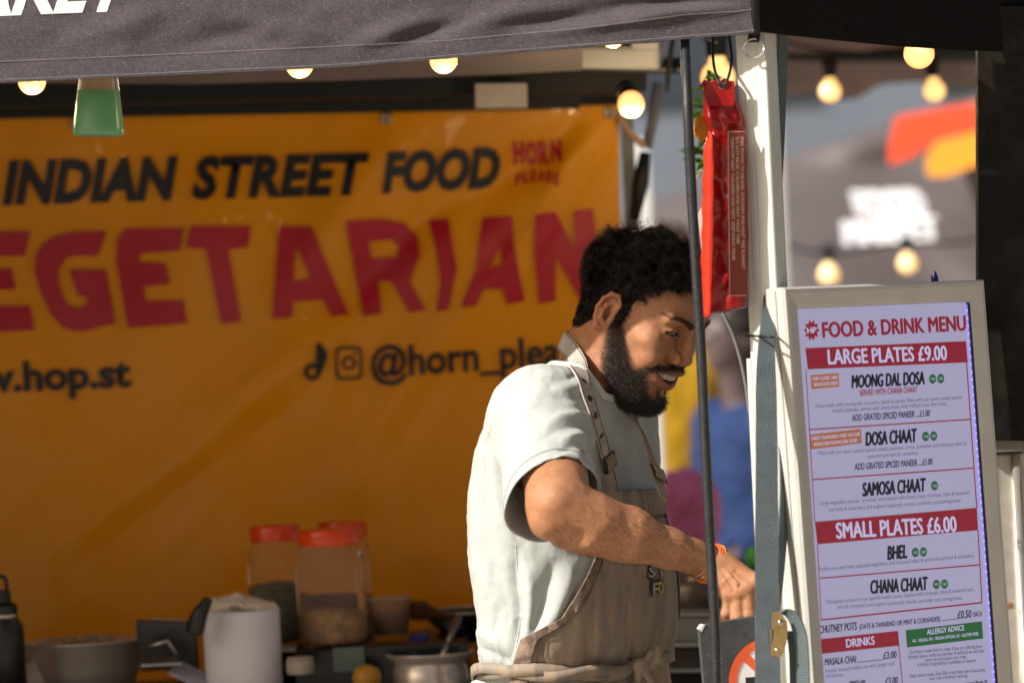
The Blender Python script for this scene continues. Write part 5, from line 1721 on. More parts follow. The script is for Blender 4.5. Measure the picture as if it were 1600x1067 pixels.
# ---------------------------------------------------------------- menu board
def build_menu():
    o = P(1230, 1067, 4.985)
    pl = frame_uv(o, (math.cos(rad(39)), math.sin(rad(39))), back=rad(2.1))
    aL, bt = hit(pl, 1232, 448); aR, _ = hit(pl, 1541, 437)
    b_top = (hit(pl, 1232, 448)[1] + hit(pl, 1541, 437)[1]) / 2
    a_l = (hit(pl, 1231, 448)[0] + hit(pl, 1262, 1067)[0]) / 2
    a_r = (hit(pl, 1543, 437)[0] + hit(pl, 1582, 1067)[0]) / 2
    b_bot = -(o.z - .02) / pl[2][2]
    Wd = a_r - a_l; H = b_top - b_bot; T = .036
    ctr = onp(pl, (a_l + a_r) / 2, b_bot, -T / 2)
    M = empty('menu_board', ctr, 'tall white framed light box menu with purple glow beside the pole', 'menu board')
    FR = mat('white_frame_paint', (.52, .51, .47), rough=.38, vary=.06, vscale=20, dirt=(.42, .40, .35), dscale=30, dlo=.62, dhi=.8, coat=.1)
    R = np.stack((pl[1], pl[3], pl[2]), 1)
    fw = (hit(pl, 1255, 500)[0] - hit(pl, 1232, 500)[0]) * 1.15
    fw = .0285
    # frame: four mitred profiles, front slopes inwards
    def prof(p0, p1, inn, name):
        """p0,p1 outer corners in plane; inn: unit vector to the inside (plane coords)"""
        a0, b0 = p0; a1, b1 = p1
        L_ = math.hypot(a1 - a0, b1 - b0); t = ((a1 - a0) / L_, (b1 - b0) / L_)
        m_ = MB(); V = []
        for s_, (a, b) in ((1, (a0, b0)), (-1, (a1, b1))):
            for w, dd in ((0, -T), (0, -.004), (.003, 0), (.008, .0005), (fw - .004, -.004), (fw, -.007), (fw, -T)):
                V.append(onp(pl, a + inn[0] * w + t[0] * w * s_, b + inn[1] * w + t[1] * w * s_, dd))
        k = 7
        Fc = [(i, (i + 1) % k, k + (i + 1) % k, k + i) for i in range(k)] + [tuple(range(k))[::-1], tuple(range(k, 2 * k))]
        return m_.add(V, Fc).build(name, FR, M)
    e = .0
    prof((a_l, b_top), (a_r, b_top), (0, -1), 'frame_rail'); prof((a_l, b_bot), (a_r, b_bot), (0, 1), 'frame_rail')
    prof((a_l, b_bot), (a_l, b_top), (1, 0), 'frame_stile'); prof((a_r, b_bot), (a_r, b_top), (-1, 0), 'frame_stile')
    # groove line on the side
    MB().box(onp(pl, a_l - .0004, (b_top + b_bot) / 2, -T * .45), (.001, .002, H * .995), R).build('side_groove', mat('groove_grey', (.32, .31, .29), rough=.6), M)
    MB().box(onp(pl, (a_l + a_r) / 2, (b_top + b_bot) / 2, -T + .004), (Wd - .004, .006, H - .004), R).build('back_panel', FR, M)
    # screen: lit panel, purple-ish white
    pa_l, pa_r, pb_t, pb_b = a_l + fw + .0005, a_r - fw - .0005, b_top - fw - .0005, b_bot + fw
    SCR = bpy.data.materials.new('lit_menu_panel'); SCR.use_nodes = True
    b = SCR.node_tree.nodes['Principled BSDF']; b.inputs['Base Color'].default_value = (.17, .16, .20, 1); b.inputs['Roughness'].default_value = .3
    b.inputs['Emission Color'].default_value = (.58, .56, .86, 1); b.inputs['Emission Strength'].default_value = .38
    scr = MB().box(onp(pl, (pa_l + pa_r) / 2, (pb_t + pb_b) / 2, -.014), (pa_r - pa_l, .006, pb_t - pb_b), R).build('lit_panel', SCR, M)
    # LED strip down the right edge
    LED = mat('led_glow', (.5, .5, 1), emis=(.22, .21, 1.0), estr=.42)
    LEDD = mat('led_dot', (.8, .8, 1), emis=(.45, .50, 1.0), estr=.5)
    MB().box(onp(pl, pa_r - .0016, (pb_t + pb_b) / 2, -.0095), (.0026, .002, (pb_t - pb_b) * .995), R).build('led_strip', LED, M)
    dm = MB()
    for k in range(60):
        bb = pb_t - .012 - k * .0105
        dm.box(onp(pl, pa_r - .0020, bb, -.0082), (.0016, .001, .003), R)
    dm.build('led_dots', LEDD, M)['kind'] = 'stuff'
    MB().box(onp(pl, pa_r + .0002, (pb_t + pb_b) / 2, -.0085), (.0012, .007, (pb_t - pb_b) * .998), R).build('panel_gasket', mat('dark_gasket', (.01, .01, .02), rough=.6), M)
    # printed menu
    def glowmat(name, base, em, s):
        m_ = bpy.data.materials.new(name); m_.use_nodes = True
        q = m_.node_tree.nodes['Principled BSDF']; q.inputs['Base Color'].default_value = (*base, 1); q.inputs['Roughness'].default_value = .35
        q.inputs['Emission Color'].default_value = (*em, 1); q.inputs['Emission Strength'].default_value = s
        return m_
    red = glowmat('red_print', (.14, .012, .02), (.42, .02, .05), .32)
    dark = glowmat('charcoal_print', (.012, .011, .018), (.05, .045, .09), .10)
    thin = glowmat('grey_print', (.05, .05, .07), (.22, .20, .42), .22)
    org = glowmat('orange_print', (.22, .08, .02), (.65, .22, .08), .3)
    grn = glowmat('green_print', (.015, .06, .02), (.02, .20, .06), .3)
    wht = glowmat('pale_print', (.3, .3, .38), (.66, .64, 1.0), .42)
    pr = Print((pl[0] + pl[3] * -.0108, pl[1], pl[2], pl[3]), .0003)
    B1, B2 = .0006, .0012
    # sun-like emblem
    star = []
    for k in range(20):
        r = 14 if k % 2 == 0 else 9.5
        t = 2 * PI * k / 20
        star.append((1268 + r * math.cos(t) * .9, 516 + r * 1.22 * math.sin(t)))
    pr.poly(red, star, 0, 'emblem'); pr.line(wht, 'HP', 1261, 1275, (521, 520), 9, .03, off=B1)
    pr.line(red, 'FOOD & DRINK MENU', 1286, 1509, (527.5, 516), 24, .030)
    def bar_(m, x0, x1, yl, yr, h, off=0.0):
        pr.poly(m, [(x0, yl), (x1, yr), (x1 - h * .02, yr - h), (x0 - h * .06, yl - h)][::1], off)
    pr.poly(red, [(1262, 577), (1512, 566), (1509, 533), (1258, 544)]); pr.line(wht, 'LARGE PLATES £9.00', 1294, 1479, (569, 562), 23, .022, off=B1)
    pr.poly(red, [(1277, 850), (1528, 828), (1526, 793), (1273, 815)]); pr.line(wht, 'SMALL PLATES £6.00', 1307, 1494, (841, 830), 25, .022, off=B1)
    # rules and side lines
    def rule(x0, y0, x1, y1, w=2.0, m=red):
        dx, dy = x1 - x0, y1 - y0; L_ = math.hypot(dx, dy); nx, ny = -dy / L_ * w / 2, dx / L_ * w / 2
        pr.poly(m, [(x0 + nx, y0 + ny), (x1 + nx, y1 + ny), (x1 - nx, y1 - ny), (x0 - nx, y0 - ny)], 0, 'rule')
    rule(1265, 671, 1517, 655); rule(1270, 749, 1522, 731); rule(1281, 903, 1531, 882); rule(1283, 968, 1534, 941, 2.4)
    rule(1510, 566, 1526, 793, 1.6); rule(1528, 828, 1534, 941, 1.6)
    rule(1259, 577, 1273, 815, 1.2); rule(1277, 850, 1283, 968, 1.2)
    def dishes(txt, x0, x1, yl, yr, cap, nb=2, bx=None, bold=.032, sh=.22):
        pr.line(dark, txt, x0, x1, (yl, yr), cap, bold, sh)
        for i in range(nb):
            cx = (bx or x1 + 13) + i * 12.6; cy = yr - cap * .40 - i * .6
            pr.disc(grn, cx, cy, 5.6, 0, 7.4); pr.line(wht, ('VG', 'GF')[i], cx - 3.4, cx + 3.4, (cy + 2.4, cy + 2.2), 4.6, .0, off=B1)
    dishes('MOONG DAL DOSA', 1331, 1444, 606, 600, 20)
    pr.line(red, 'SERVED WITH CHANA CHAAT', 1343, 1434, (618.5, 612.5), 9.5, .012, .2)
    pr.line(thin, 'Dosa made with moong dal, rice and a blend of spices, filled with our slow cooked special', 1275, 1503, (637, 623), 6.4)
    pr.line(thin, 'masala potatoes, served with chana chaat. Add chillies if you like it hot.', 1300, 1479, (644.5, 633), 6.4)
    pr.line(dark, 'ADD GRATED SPICED PANEER ....£1.00', 1331, 1453, (657.5, 650), 10, .014, .2)
    pr.poly(org, [(1266, 586), (1310, 583), (1311, 604), (1268, 608)]); pr.line(wht, 'OUR CLASSIC AND', 1269, 1308, (594.5, 592), 5.6, .01, off=B1); pr.line(wht, 'SIGNATURE DISH!', 1271, 1308, (603.5, 601), 5.6, .01, off=B1)
    dishes('DOSA CHAAT', 1353, 1433, 696, 690, 21)
    pr.poly(org, [(1265, 679), (1345, 670), (1346, 692), (1267, 702)]); pr.line(wht, 'STREET FLAVOURED TWIST ON OUR', 1267, 1343, (688, 680.5), 5.6, .01, off=B1); pr.line(wht, 'SIGNATURE MOONG DAL DOSA', 1271, 1339, (697, 690), 5.6, .01, off=B1)
    pr.line(thin, 'Filled with our slow cooked special masala potatoes, onion, coriander and chutneys (date &', 1278, 1510, (711, 695), 6.4)
    pr.line(thin, 'tamarind and mint & coriander)', 1355, 1434, (716, 710), 6.4)
    pr.line(dark, 'ADD GRATED SPICED PANEER ....£1.00', 1335, 1457, (734, 725.5), 10, .014, .2)
    dishes('SAMOSA CHAAT', 1348, 1447, 775, 767, 21, 1)
    pr.line(thin, 'Large vegetable samosa, "smashed" and topped with chana chaat, chutneys (date & tamarind', 1281, 1514, (789, 772), 6.4)
    pr.line(thin, 'and mint & coriander) and yoghurt (optional), onions, coriander and pomegranate.', 1295, 1502, (799, 784), 6.4)
    dishes('BHEL', 1387, 1417, 874, 871, 21)
    pr.line(thin, 'Puffed rice with fresh seasonal vegetables and chutneys (date & tamarind and mint & coriander).', 1281, 1523, (892, 870), 6.4)
    dishes('CHANA CHAAT', 1361, 1450, 927, 921, 21)
    pr.line(thin, 'Chickpeas cooked in our special masala sauce, topped with chutneys (date & tamarind and', 1291, 1520, (943, 923), 6.4)
    pr.line(thin, 'mint & coriander) and yoghurt (optional), onions, coriander and pomegranate.', 1308, 1504, (951, 936), 6.4)
    pr.line(dark, 'CHUTNEY POTS', 1280, 1339, (989, 983), 12, .016, .2); pr.line(dark, '(DATE & TAMARIND OR MINT & CORIANDER)', 1343, 1469, (982.5, 970), 8, .012, .2)
    rule(1471, 969, 1495, 966.5, 1.0, dark); pr.line(dark, '£0.50', 1496, 1518, (966, 964), 12, .016, .2); pr.line(dark, 'EACH', 1521, 1534, (963, 962), 8, .012, .2)
    pr.poly(red, [(1283, 1021), (1405, 1008), (1403, 985), (1281, 998)]); pr.line(wht, 'DRINKS', 1322, 1366, (1011, 1006), 13, .02, off=B1)
    pr.poly(grn, [(1417, 1011), (1536, 997), (1534, 970), (1415, 984)]); pr.line(wht, 'ALLERGY ADVICE', 1448, 1506, (991, 984), 8.5, .014, off=B1); pr.line(wht, 'VG - VEGAN, VO - VEGAN OPTION, GF - GLUTEN FREE', 1425, 1528, (1003.5, 991.5), 5, .008, off=B1)
    pr.line(dark, 'MASALA CHAI', 1289, 1338, (1039, 1034), 11, .016, .2); rule(1339, 1034, 1380, 1030, 1.0, dark); pr.line(dark, '£3.00', 1380, 1401, (1029, 1027), 11, .016, .2)
    pr.line(thin, 'Freshly brewed Indian tea with ginger and', 1290, 1397, (1051, 1038), 6.2); pr.line(thin, 'cardamom.', 1291, 1318, (1058, 1056), 6.2)
    rule(1404, 1008, 1412, 1090, 1.4)
    for k, (t, x0, x1, y) in enumerate((('Our food is made fresh to order. If you are suffering from', 1421, 1534, 1021), ('allergies please notify any member of staff and we will take', 1419, 1537, 1028.5), ('extra care to prepare your order.', 1446, 1511, 1033),
                                        ('A full list of ingredients is available on request.', 1433, 1525, 1041), ('Help reduce waste. Save 50p of any menu item if you bring', 1422, 1539, 1058), ('your own container/cup/mug.', 1452, 1512, 1062))):
        pr.line(dark, t, x0, x1, (y, y - (x1 - x0) * .085), 5.8)
    pr.line(dark, 'MANGO LASSI', 1328, 1352, (1073, 1071), 10, .016, .2); pr.line(dark, '£3.00', 1383, 1403, (1069, 1067), 11, .016, .2)
    pr.line(dark, 'www.hop.st', 1507, 1543, (1072, 1068), 9, .016)
    # more of the sheet below the frame of the photograph
    pr.line(thin, 'Sweet mango and yoghurt drink.', 1292, 1380, (1090, 1082), 6.2); pr.line(dark, 'WATER', 1296, 1320, (1112, 1110), 11, .016, .2)
    pr.build(M, 'lettering')
    # blue plastic twist behind the top edge
    c = onp(pl, *hit(pl, 1478, 440), -.02)
    m_ = MB()
    for dx, hh, ln in ((-.006, .011, -.25), (-.001, .017, .12), (.002, .014, -.02)):
        m_.prism([(-.0022, -.012), (.0022, -.012), (.003, hh * .5), (.0002 + ln * .01, hh), (-.0018, hh * .45)], c + pl[1] * dx, pl[1], pl[2], pl[3], .0012)
    t = m_.build('blue_tie', mat('blue_plastic', (.02, .03, .28), rough=.4), None); tag(t, 'small dark blue plastic tie sticking up behind the menu board', 'cable tie')
    return pl, M

# ---------------------------------------------------------------- things hanging at the corner
def build_corner():
    # --- thick black cable
    d = 5.005
    q = smoothpath([P(1067, -40, 5.12), P(1070, 62, 5.06), P(1074, 160, d), P(1080, 290, d), P(1088, 430, d), P(1096, 560, d), P(1102, 690, d), P(1109, 830, d), P(1116, 960, d), P(1120, 1070, d), P(1124, 1250, d)], 160)
    dn = np.array(q[-1]); q = np.vstack((q, [[dn[0] + .01, dn[1], .4], [dn[0] + .05, dn[1] + .02, .02]]))
    rr = .0068 * (1 + .05 * np.array([noise3(np.array((i / 6.0, 0, 0)), 5) for i in range(len(q))]))
    c = MB().tube(q, rr, 14).build('power_cable', mat('black_rubber', (.020, .021, .024), rough=.40, bump=.5, bscale=300, vary=.3, vscale=90, speck=(600, .66, (.14, .14, .14))), None, smooth=True)
    tag(c, 'thick black rubber cable hanging straight down in front of the man\'s face and wrist', 'cable')
    # --- thin grey cable
    q = smoothpath([P(1122, 470, 5.17), P(1131, 492, 5.17), P(1146, 525, 5.17), P(1158, 565, 5.17), P(1166, 605, 5.17), P(1171, 646, 5.17)], 50)
    c = MB().tube(q, .0028, 10).build('thin_cable', mat('grey_cable', (.14, .14, .14), rough=.5), None, smooth=True); tag(c, 'thin grey cable end curving out from under the red pouch', 'cable')
    # --- red pouch
    E_ = empty('red_pouch', P(1130, 300, 5.10), 'folded red plastic pouch with pale small print hanging beside the white pole', 'pouch')
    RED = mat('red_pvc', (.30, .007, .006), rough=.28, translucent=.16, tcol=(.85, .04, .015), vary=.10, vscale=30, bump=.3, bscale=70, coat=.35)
    # cross-section: a folded flat pouch seen partly edge on: narrow lit left gusset, wide dark face
    rows = [(128, 1098, 1101, 1142, 1146), (150, 1099, 1103, 1145, 1149), (164, 1099, 1104, 1150, 1155), (182, 1098, 1108, 1154, 1162), (198, 1104, 1113, 1152, 1163), (207, 1107, 1116, 1140, 1164), (225, 1102, 1112, 1150, 1166), (260, 1100, 1113, 1155, 1166),
            (320, 1098, 1114, 1158, 1167), (380, 1097, 1114, 1158, 1168), (440, 1095, 1112, 1159, 1168), (478, 1095, 1111, 1159, 1167), (489, 1096, 1111, 1159, 1166)]
    V = []
    yy = np.array([r[0] for r in rows])
    fine = np.linspace(128, 489, 150)
    def ring_at(y):
        a, b_, c_, d_ = [np.interp(y, yy, [r[k] for r in rows]) for k in (1, 2, 3, 4)]
        th = np.interp(y, [128, 160, 185, 205, 230, 489], [.003, .006, .016, .007, .015, .013])
        w1 = 1.2 * math.sin(y * .09) + .8 * math.sin(y * .23)
        yr = np.interp(y, [128, 470, 489], [0, 0, 0])
        dpt = 5.054
        sk = np.interp(y, [440, 489], [0, -9])
        pts = [Cp(a + w1 * .3, y, dpt + .012), Cp(a + 2, y, dpt + .004), Cp(b_ - 2 + w1 * .3, y, dpt - th * .75), Cp(b_ + w1 * .4, y, dpt - th),
               Cp((b_ * 2 + c_) / 3, y + sk * .3, dpt - th * .45 + .002 * math.sin(y * .11)), Cp((b_ + c_ * 2) / 3, y + sk * .6, dpt - th * .60 - .0015 * math.sin(y * .07)), Cp(c_, y + sk, dpt - th * .35),
               Cp(d_, y + sk, dpt + .006), Cp(d_ + 1, y + sk, dpt + .016), Cp((a + d_) / 2, y, dpt + .022)]
        return pts
    n = 48
    for y in fine:
        r0 = ring_at(y); r0 = smoothpath([r0[-1]] + r0 + [r0[0]], 60)
        seg = np.cumsum(np.r_[0, np.linalg.norm(np.diff(r0, axis=0), axis=1)]); r0 = np.array(ring_at(y))
        rc = np.vstack((r0, r0[:1])); sl = np.cumsum(np.r_[0, np.linalg.norm(np.diff(rc, axis=0), axis=1)]); tt_ = np.linspace(0, sl[-1], n + 1)[:-1]
        V += [np.array([np.interp(t_, sl, rc[:, k]) for k in range(3)]) for t_ in tt_]
    Fc = [(i * n + k, i * n + (k + 1) % n, (i + 1) * n + (k + 1) % n, (i + 1) * n + k) for i in range(len(fine) - 1) for k in range(n)]
    Fc += [tuple(range(n))[::-1], tuple((len(fine) - 1) * n + k for k in range(n))]
    V = np.array(V)
    V[:, 1] += noise3(V * 60, 61) * .0026 + (1 - np.abs(noise3(V * np.array((90, 90, 40)), 63))) ** 4 * -.0022 + noise3(V * 170, 64) * .0006; V[:, 0] += noise3(V * 50, 62) * .0014
    pouch = MB().add(toW(V), Fc).build('pouch_body', RED, E_, smooth=True)
    # side gusset sheet, sunlight painted in as orange-red; torn lip at top
    RT = mat('sunlit_thin_red_film', (.75, .075, .035), rough=.35, translucent=.55, tcol=(1.0, .20, .09), vary=.12, vscale=60, coat=.2, bump=.2, bscale=90)
    gp = []
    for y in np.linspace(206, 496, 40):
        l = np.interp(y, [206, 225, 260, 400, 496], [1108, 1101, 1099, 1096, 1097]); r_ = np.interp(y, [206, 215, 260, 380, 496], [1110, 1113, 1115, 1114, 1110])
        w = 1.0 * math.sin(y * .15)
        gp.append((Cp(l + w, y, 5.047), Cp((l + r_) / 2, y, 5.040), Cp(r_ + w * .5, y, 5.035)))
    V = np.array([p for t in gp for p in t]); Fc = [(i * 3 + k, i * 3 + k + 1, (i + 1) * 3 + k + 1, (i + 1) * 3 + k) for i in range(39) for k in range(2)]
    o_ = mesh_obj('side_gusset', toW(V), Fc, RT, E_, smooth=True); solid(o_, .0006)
    lip = [(1097, 130), (1100, 124), (1108, 129), (1118, 126), (1124, 131), (1131, 122), (1140, 128), (1147, 127), (1148, 152), (1146, 166), (1104, 166), (1100, 150)]
    ho = (1128, 135)
    V = np.array([Cp(a, b, 5.045 + .003 * math.sin(a * .3)) for a, b in lip])
    MB().prism([(0, 0), (1, 0), (0, 1)], (0, 0, -50), (0, 0, 0), (0, 0, 0), (0, 0, 0), 0) if False else None
    bm = bmesh.new(); es = []
    vs = [bm.verts.new(toW(p)) for p in V]; es += [bm.edges.new((vs[i], vs[(i + 1) % len(vs)])) for i in range(len(vs))]
    hv = [bm.verts.new(toW(Cp(ho[0] + 3.2 * math.cos(t), ho[1] + 3.8 * math.sin(t), 5.045))) for t in np.linspace(0, 2 * PI, 13)[:-1]]
    es += [bm.edges.new((hv[i], hv[(i + 1) % 12])) for i in range(12)]
    bmesh.ops.triangle_fill(bm, edges=es, use_beauty=True); bm.verts.index_update()
    vv = np.array([tuple(v.co) for v in bm.verts]); ff = [tuple(v.index for v in f.verts) for f in bm.faces]; bm.free()
    o_ = mesh_obj('hanging_tab', vv, ff, RED, E_); solid(o_, .0012)
    MB().tube([toW(Cp(ho[0] + 4 * math.cos(t), ho[1] + 4.6 * math.sin(t), 5.043)) for t in np.linspace(0, 2 * PI, 22)], .0007, 6, cap=False).build('eyelet', mat('steel2', (.5, .48, .45), rough=.3, metal=1), E_, smooth=True)
    # instruction label printed on the dark side
    LB = mat('brown_label', (.20, .035, .025), rough=.4); LP = mat('pale_label_print', (.62, .42, .36), rough=.5)
    def lab(poly, m_, d_, nm):
        V_ = toW(np.array([Cp(a, b, d_ if not isinstance(d_, (list, tuple)) else d_[i]) for i, (a, b) in enumerate(poly)]))
        return mesh_obj(nm, V_, [tuple(range(len(poly)))], m_, E_)
    # the print goes on a slightly angled plane on the right flank
    o1 = Cp(1135, 205, 5.0395); pl = (toW(o1), *[None] * 3)
    uu = toW(Cp(1163, 205, 5.0455)) - toW(o1); Wd = np.linalg.norm(uu); uu /= Wd
    vv_ = toW(Cp(1137.5, 462, 5.039)) - toW(o1); Hh = np.linalg.norm(vv_); vv_ /= Hh; vv_ = -vv_
    nn_ = np.cross(uu, vv_); nn_ /= np.linalg.norm(nn_)
    pl = (toW(o1) + nn_ * .0050, uu, vv_, nn_)
    m_ = MB().prism([(0, 0), (0, -Hh), (Wd, -Hh), (Wd, 0)], pl[0] - nn_ * .0012, uu, vv_, nn_, .0010).build('print_panel', LB, E_)
    pm = MB()
    for a, b, w, h in ((0.0005, -.0008, Wd - .001, .0008), (.0005, -Hh + .0004, Wd - .001, .0008)):
        pm.prism([(a, b), (a, b - h), (a + w, b - h), (a + w, b)], pl[0], uu, vv_, nn_, .0003)
    pm.prism([(.0004, 0), (.0004, -Hh), (.0012, -Hh), (.0012, 0)], pl[0], uu, vv_, nn_, .0003)
    rng = random.Random(3)
    pm.build('print_border', LP, E_)
    txts = ['FIRE BLANKET', 'PULL DOWN TO RELEASE', 'COVER FLAMES', 'TURN OFF HEAT', 'LEAVE IN PLACE', 'DO NOT REUSE', 'IN CASE OF FIRE', 'HOLD TABS', 'KEEP AWAY FROM', 'CHILDREN AND HEAT']
    pb = MB()
    for k in range(3):
        a_ = Wd * (.18 + .27 * k); y = -.008
        while y > -Hh + .03:
            t = txts[rng.randrange(len(txts))]; v_, f_ = text_mesh(t, .012); w = v_[:, 0].max() - v_[:, 0].min(); sz = .0060
            if y - w * sz < -Hh + .006: break
            A_ = a_ - v_[:, 1] * sz * -1; B_ = y - v_[:, 0] * sz
            Vw = pl[0] + np.outer(A_, uu) + np.outer(B_, vv_) + nn_ * .0004
            pb.add(Vw, flip_fix(Vw, f_, nn_)); y -= w * sz + .003
    pb.build('small_print', LP, E_)
    # --- loop that carries the pouch
    q = smoothpath([P(1118, 40, 5.12), P(1114, 70, 5.10), P(1115, 100, 5.085), P(1121, 124, 5.047), P(1128, 136, 5.043), P(1137, 124, 5.042), P(1143, 98, 5.080), P(1141, 72, 5.095), P(1137, 40, 5.12)], 60)
    lo = MB().tube(q, .0020, 8).build('hanging_loop', mat('black_cord', (.014, .014, .014), rough=.5), None, smooth=True); tag(lo, 'black cord loop that the red pouch hangs from', 'cord')
    # --- small white tag behind the pouch
    V = np.array([Cp(1091, 330, 5.118), Cp(1100, 316, 5.118), Cp(1103, 318, 5.118), Cp(1100, 400, 5.118), Cp(1094, 400, 5.118)])
    m_ = MB().prism([(0, 0), (.0085, .013), (.012, .012), (.010, -.060), (.004, -.060)], toW(Cp(1090, 334, 5.118)), (1, 0, 0), (0, 0, 1), (0, -1, 0), .001).build('paper_tag', mat('paper_white', (.75, .73, .68), rough=.8, translucent=.3), None)
    tag(m_, 'scrap of white paper peeking out left of the red pouch', 'paper tag')
    # --- ratchet strap (grey-blue webbing)
    WEB = mat('grey_blue_webbing', (.085, .115, .130), rough=.55, weave=1.0, wscale=2400, vary=.12, vscale=40, sheen=.1, bump=.3, bscale=500)
    Sx = empty('ratchet_strap', P(1195, 900, 4.97), 'grey blue webbing strap with a gold ratchet buckle tied down along the pole', 'strap')
    q = smoothpath([P(1223, 30, 5.115), P(1222, 120, 5.112), P(1216, 260, 5.108), P(1208, 400, 5.09), P(1202, 470, 5.060), P(1197, 560, 5.020), P(1198, 700, 4.985), P(1198, 850, 4.970), P(1199, 1000, 4.965), P(1200, 1100, 4.965)], 110)
    tg = np.linspace(0, 1, 110)
    wd_ = np.interp(tg, [0, .35, .42, .5, .6, 1], [.024, .022, .018, .020, .028, .034])
    aa = np.interp(tg, [0, .3, .5, 1], [1.0, .9, .25, .05])
    wdir = np.stack((np.cos(aa), np.sin(aa), 0 * aa), 1)
    q[:, 1] += .0006 * np.sin(np.arange(110) * 1.1)
    MB().ribbon(q, wdir, wd_, .0022).build('webbing', WEB, Sx)
    wb = MB()
    # cross ribs of the webbing, cut as fine raised lines where it is near
    for i in range(0):
        for s_ in (0, .5):
            j = min(i + 1, 109); c_ = q[i] * (1 - s_) + q[j] * s_; w_ = wdir[i]; nn2 = np.cross(q[j] - q[i - 1], w_); nn2 /= np.linalg.norm(nn2)
            if nn2[1] > 0: nn2 = -nn2
            wb.tube([c_ - w_ * wd_[i] * .49 + nn2 * .0012, c_ + w_ * wd_[i] * .49 + nn2 * .0012], .0006, 4, cap=False)
    
    q2 = smoothpath([P(1206, 1000, 5.00), P(1219, 880, 5.02), P(1226, 760, 5.045), P(1221, 640, 5.065), P(1214, 540, 5.075), P(1216, 430, 5.12)], 60)
    MB().ribbon(q2, np.tile((.5, .86, 0), (60, 1)), .026, .002).build('webbing', WEB, Sx)
    # loop past the ratchet
    q3 = smoothpath([P(1209, 962, 4.972), P(1222, 953, 4.966), P(1238, 962, 4.962), P(1250, 990, 4.960), P(1254, 1030, 4.960), P(1256, 1100, 4.962)], 50)
    MB().ribbon(q3, np.tile((.75, -.65, .12), (50, 1)), .020, .0022).build('webbing', WEB, Sx)
    q4 = smoothpath([P(1236, 985, 4.985), P(1241, 1020, 4.985), P(1243, 1100, 4.985)], 20)
    MB().ribbon(q4, np.tile((1., .1, 0), (20, 1)), .014, .002).build('webbing', WEB, Sx)
    GOLD = mat('zinc_gold', (.62, .44, .19), rough=.38, metal=.85, vary=.18, vscale=90, dirt=(.22, .15, .07), dscale=120, dlo=.62, dhi=.75)
    poly = [(1207, 956), (1213, 955), (1222, 961), (1229, 970), (1230, 984), (1228, 1004), (1223, 1018), (1218, 1026), (1204, 1024), (1205, 1005), (1208, 1003), (1209, 985), (1206, 981)]
    gp = (np.array(P(1205, 1025, 4.950)), np.array((.95, .30, 0.0)) / np.linalg.norm((.95, .30)), np.array((0, 0, 1.0)), np.array((.30, -.95, 0)) / np.linalg.norm((.95, .30)))
    rp = [hit(gp, *p) for p in poly]
    MB().prism(rp, gp[0], gp[1], gp[2], gp[3], .0022).build('buckle_plate', GOLD, Sx)
    MB().prism(rp, gp[0] - gp[3] * .026, gp[1], gp[2], gp[3], .0022).build('buckle_plate', GOLD, Sx)
    Rg = np.stack((gp[1], gp[2], gp[3]), 1)
    for px, py, r in ((1219, 972, .0042), (1213, 1015, .0030)):
        a, b = hit(gp, px, py)
        MB().lathe(onp(gp, a, b, -.026), [(r, 0), (r, .0290), (r * .95, .0302), (r * .6, .031)], 16, Rg).build('rivet', ST2, Sx, smooth=True)
    a, b = hit(gp, 1208, 992)
    MB().box(onp(gp, a, b, -.012), (.004, .020, .018), Rg, .001).build('strap_bar', ST2, Sx)
    # --- cable tie round the pole and strap
    q = smoothpath([P(1167, 524, 5.075), P(1180, 525, 5.045), P(1195, 526, 5.005), P(1207, 527, 5.0), P(1214, 526, 5.03), P(1206, 523, 5.11), P(1180, 521, 5.13), P(1167, 524, 5.075)], 50)
    t = MB().tube(q, .0016, 6).build('cable_tie', mat('black_plastic', (.012, .012, .012), rough=.35), None, smooth=True); tag(t, 'thin black cable tie cinched round the white pole and strap', 'cable tie')
    # --- no smoking board
    o = P(1096, 985, 5.065)
    pl = frame_uv(o, (math.cos(rad(14)), math.sin(rad(14))), back=rad(-3))
    N_ = empty('no_smoking_sign', P(1140, 1067, 5.07), 'dark grey board with a red ringed no smoking symbol in front of the hand', 'sign')
    a0, b0 = hit(pl, 1093, 977); a1, b1 = hit(pl, 1196, 960)
    bm = -.36
    tx = (b1 - b0) / (a1 - a0)
    Rb = frame_uv(o, (math.cos(rad(14)), math.sin(rad(14))), back=rad(-3))
    BRD = mat('scuffed_blackboard', (.055, .057, .062), rough=.7, vary=.22, vscale=60, bump=.5, bscale=420, speck=(260, .70, (.45, .45, .45)), dirt=(.09, .09, .09), dscale=18)
    w = .25
    poly = [(a0, b0 - .004), (a0 + .004, b0), (a0 + w, b0 + tx * w), (a0 + w + .012, bm), (a0 + .022, bm)]
    MB().prism(poly, pl[0] - pl[3] * .012, pl[1], pl[2], pl[3], .012).build('board', BRD, N_)
    MB().prism([(a0 - .0006, b0 - .0045), (a0 + .004, b0 + .0006), (a0 + .0075, b0 + .0006), (a0 + .002, b0 - .009)], pl[0] - pl[3] * .0115, pl[1], pl[2], pl[3], .0123).build('chipped_corner', mat('bare_chip', (.7, .68, .64), rough=.8), N_)
    ORG = mat('sign_red', (.72, .11, .035), rough=.45); WH = mat('sign_white', (.78, .78, .78), rough=.5); BK = mat('sign_black', (.015, .015, .015), rough=.5)
    cx, cy = hit(pl, 1203, 1062)
    ro = hit(pl, 1203, 1062)[0] - hit(pl, 1138, 1062)[0]
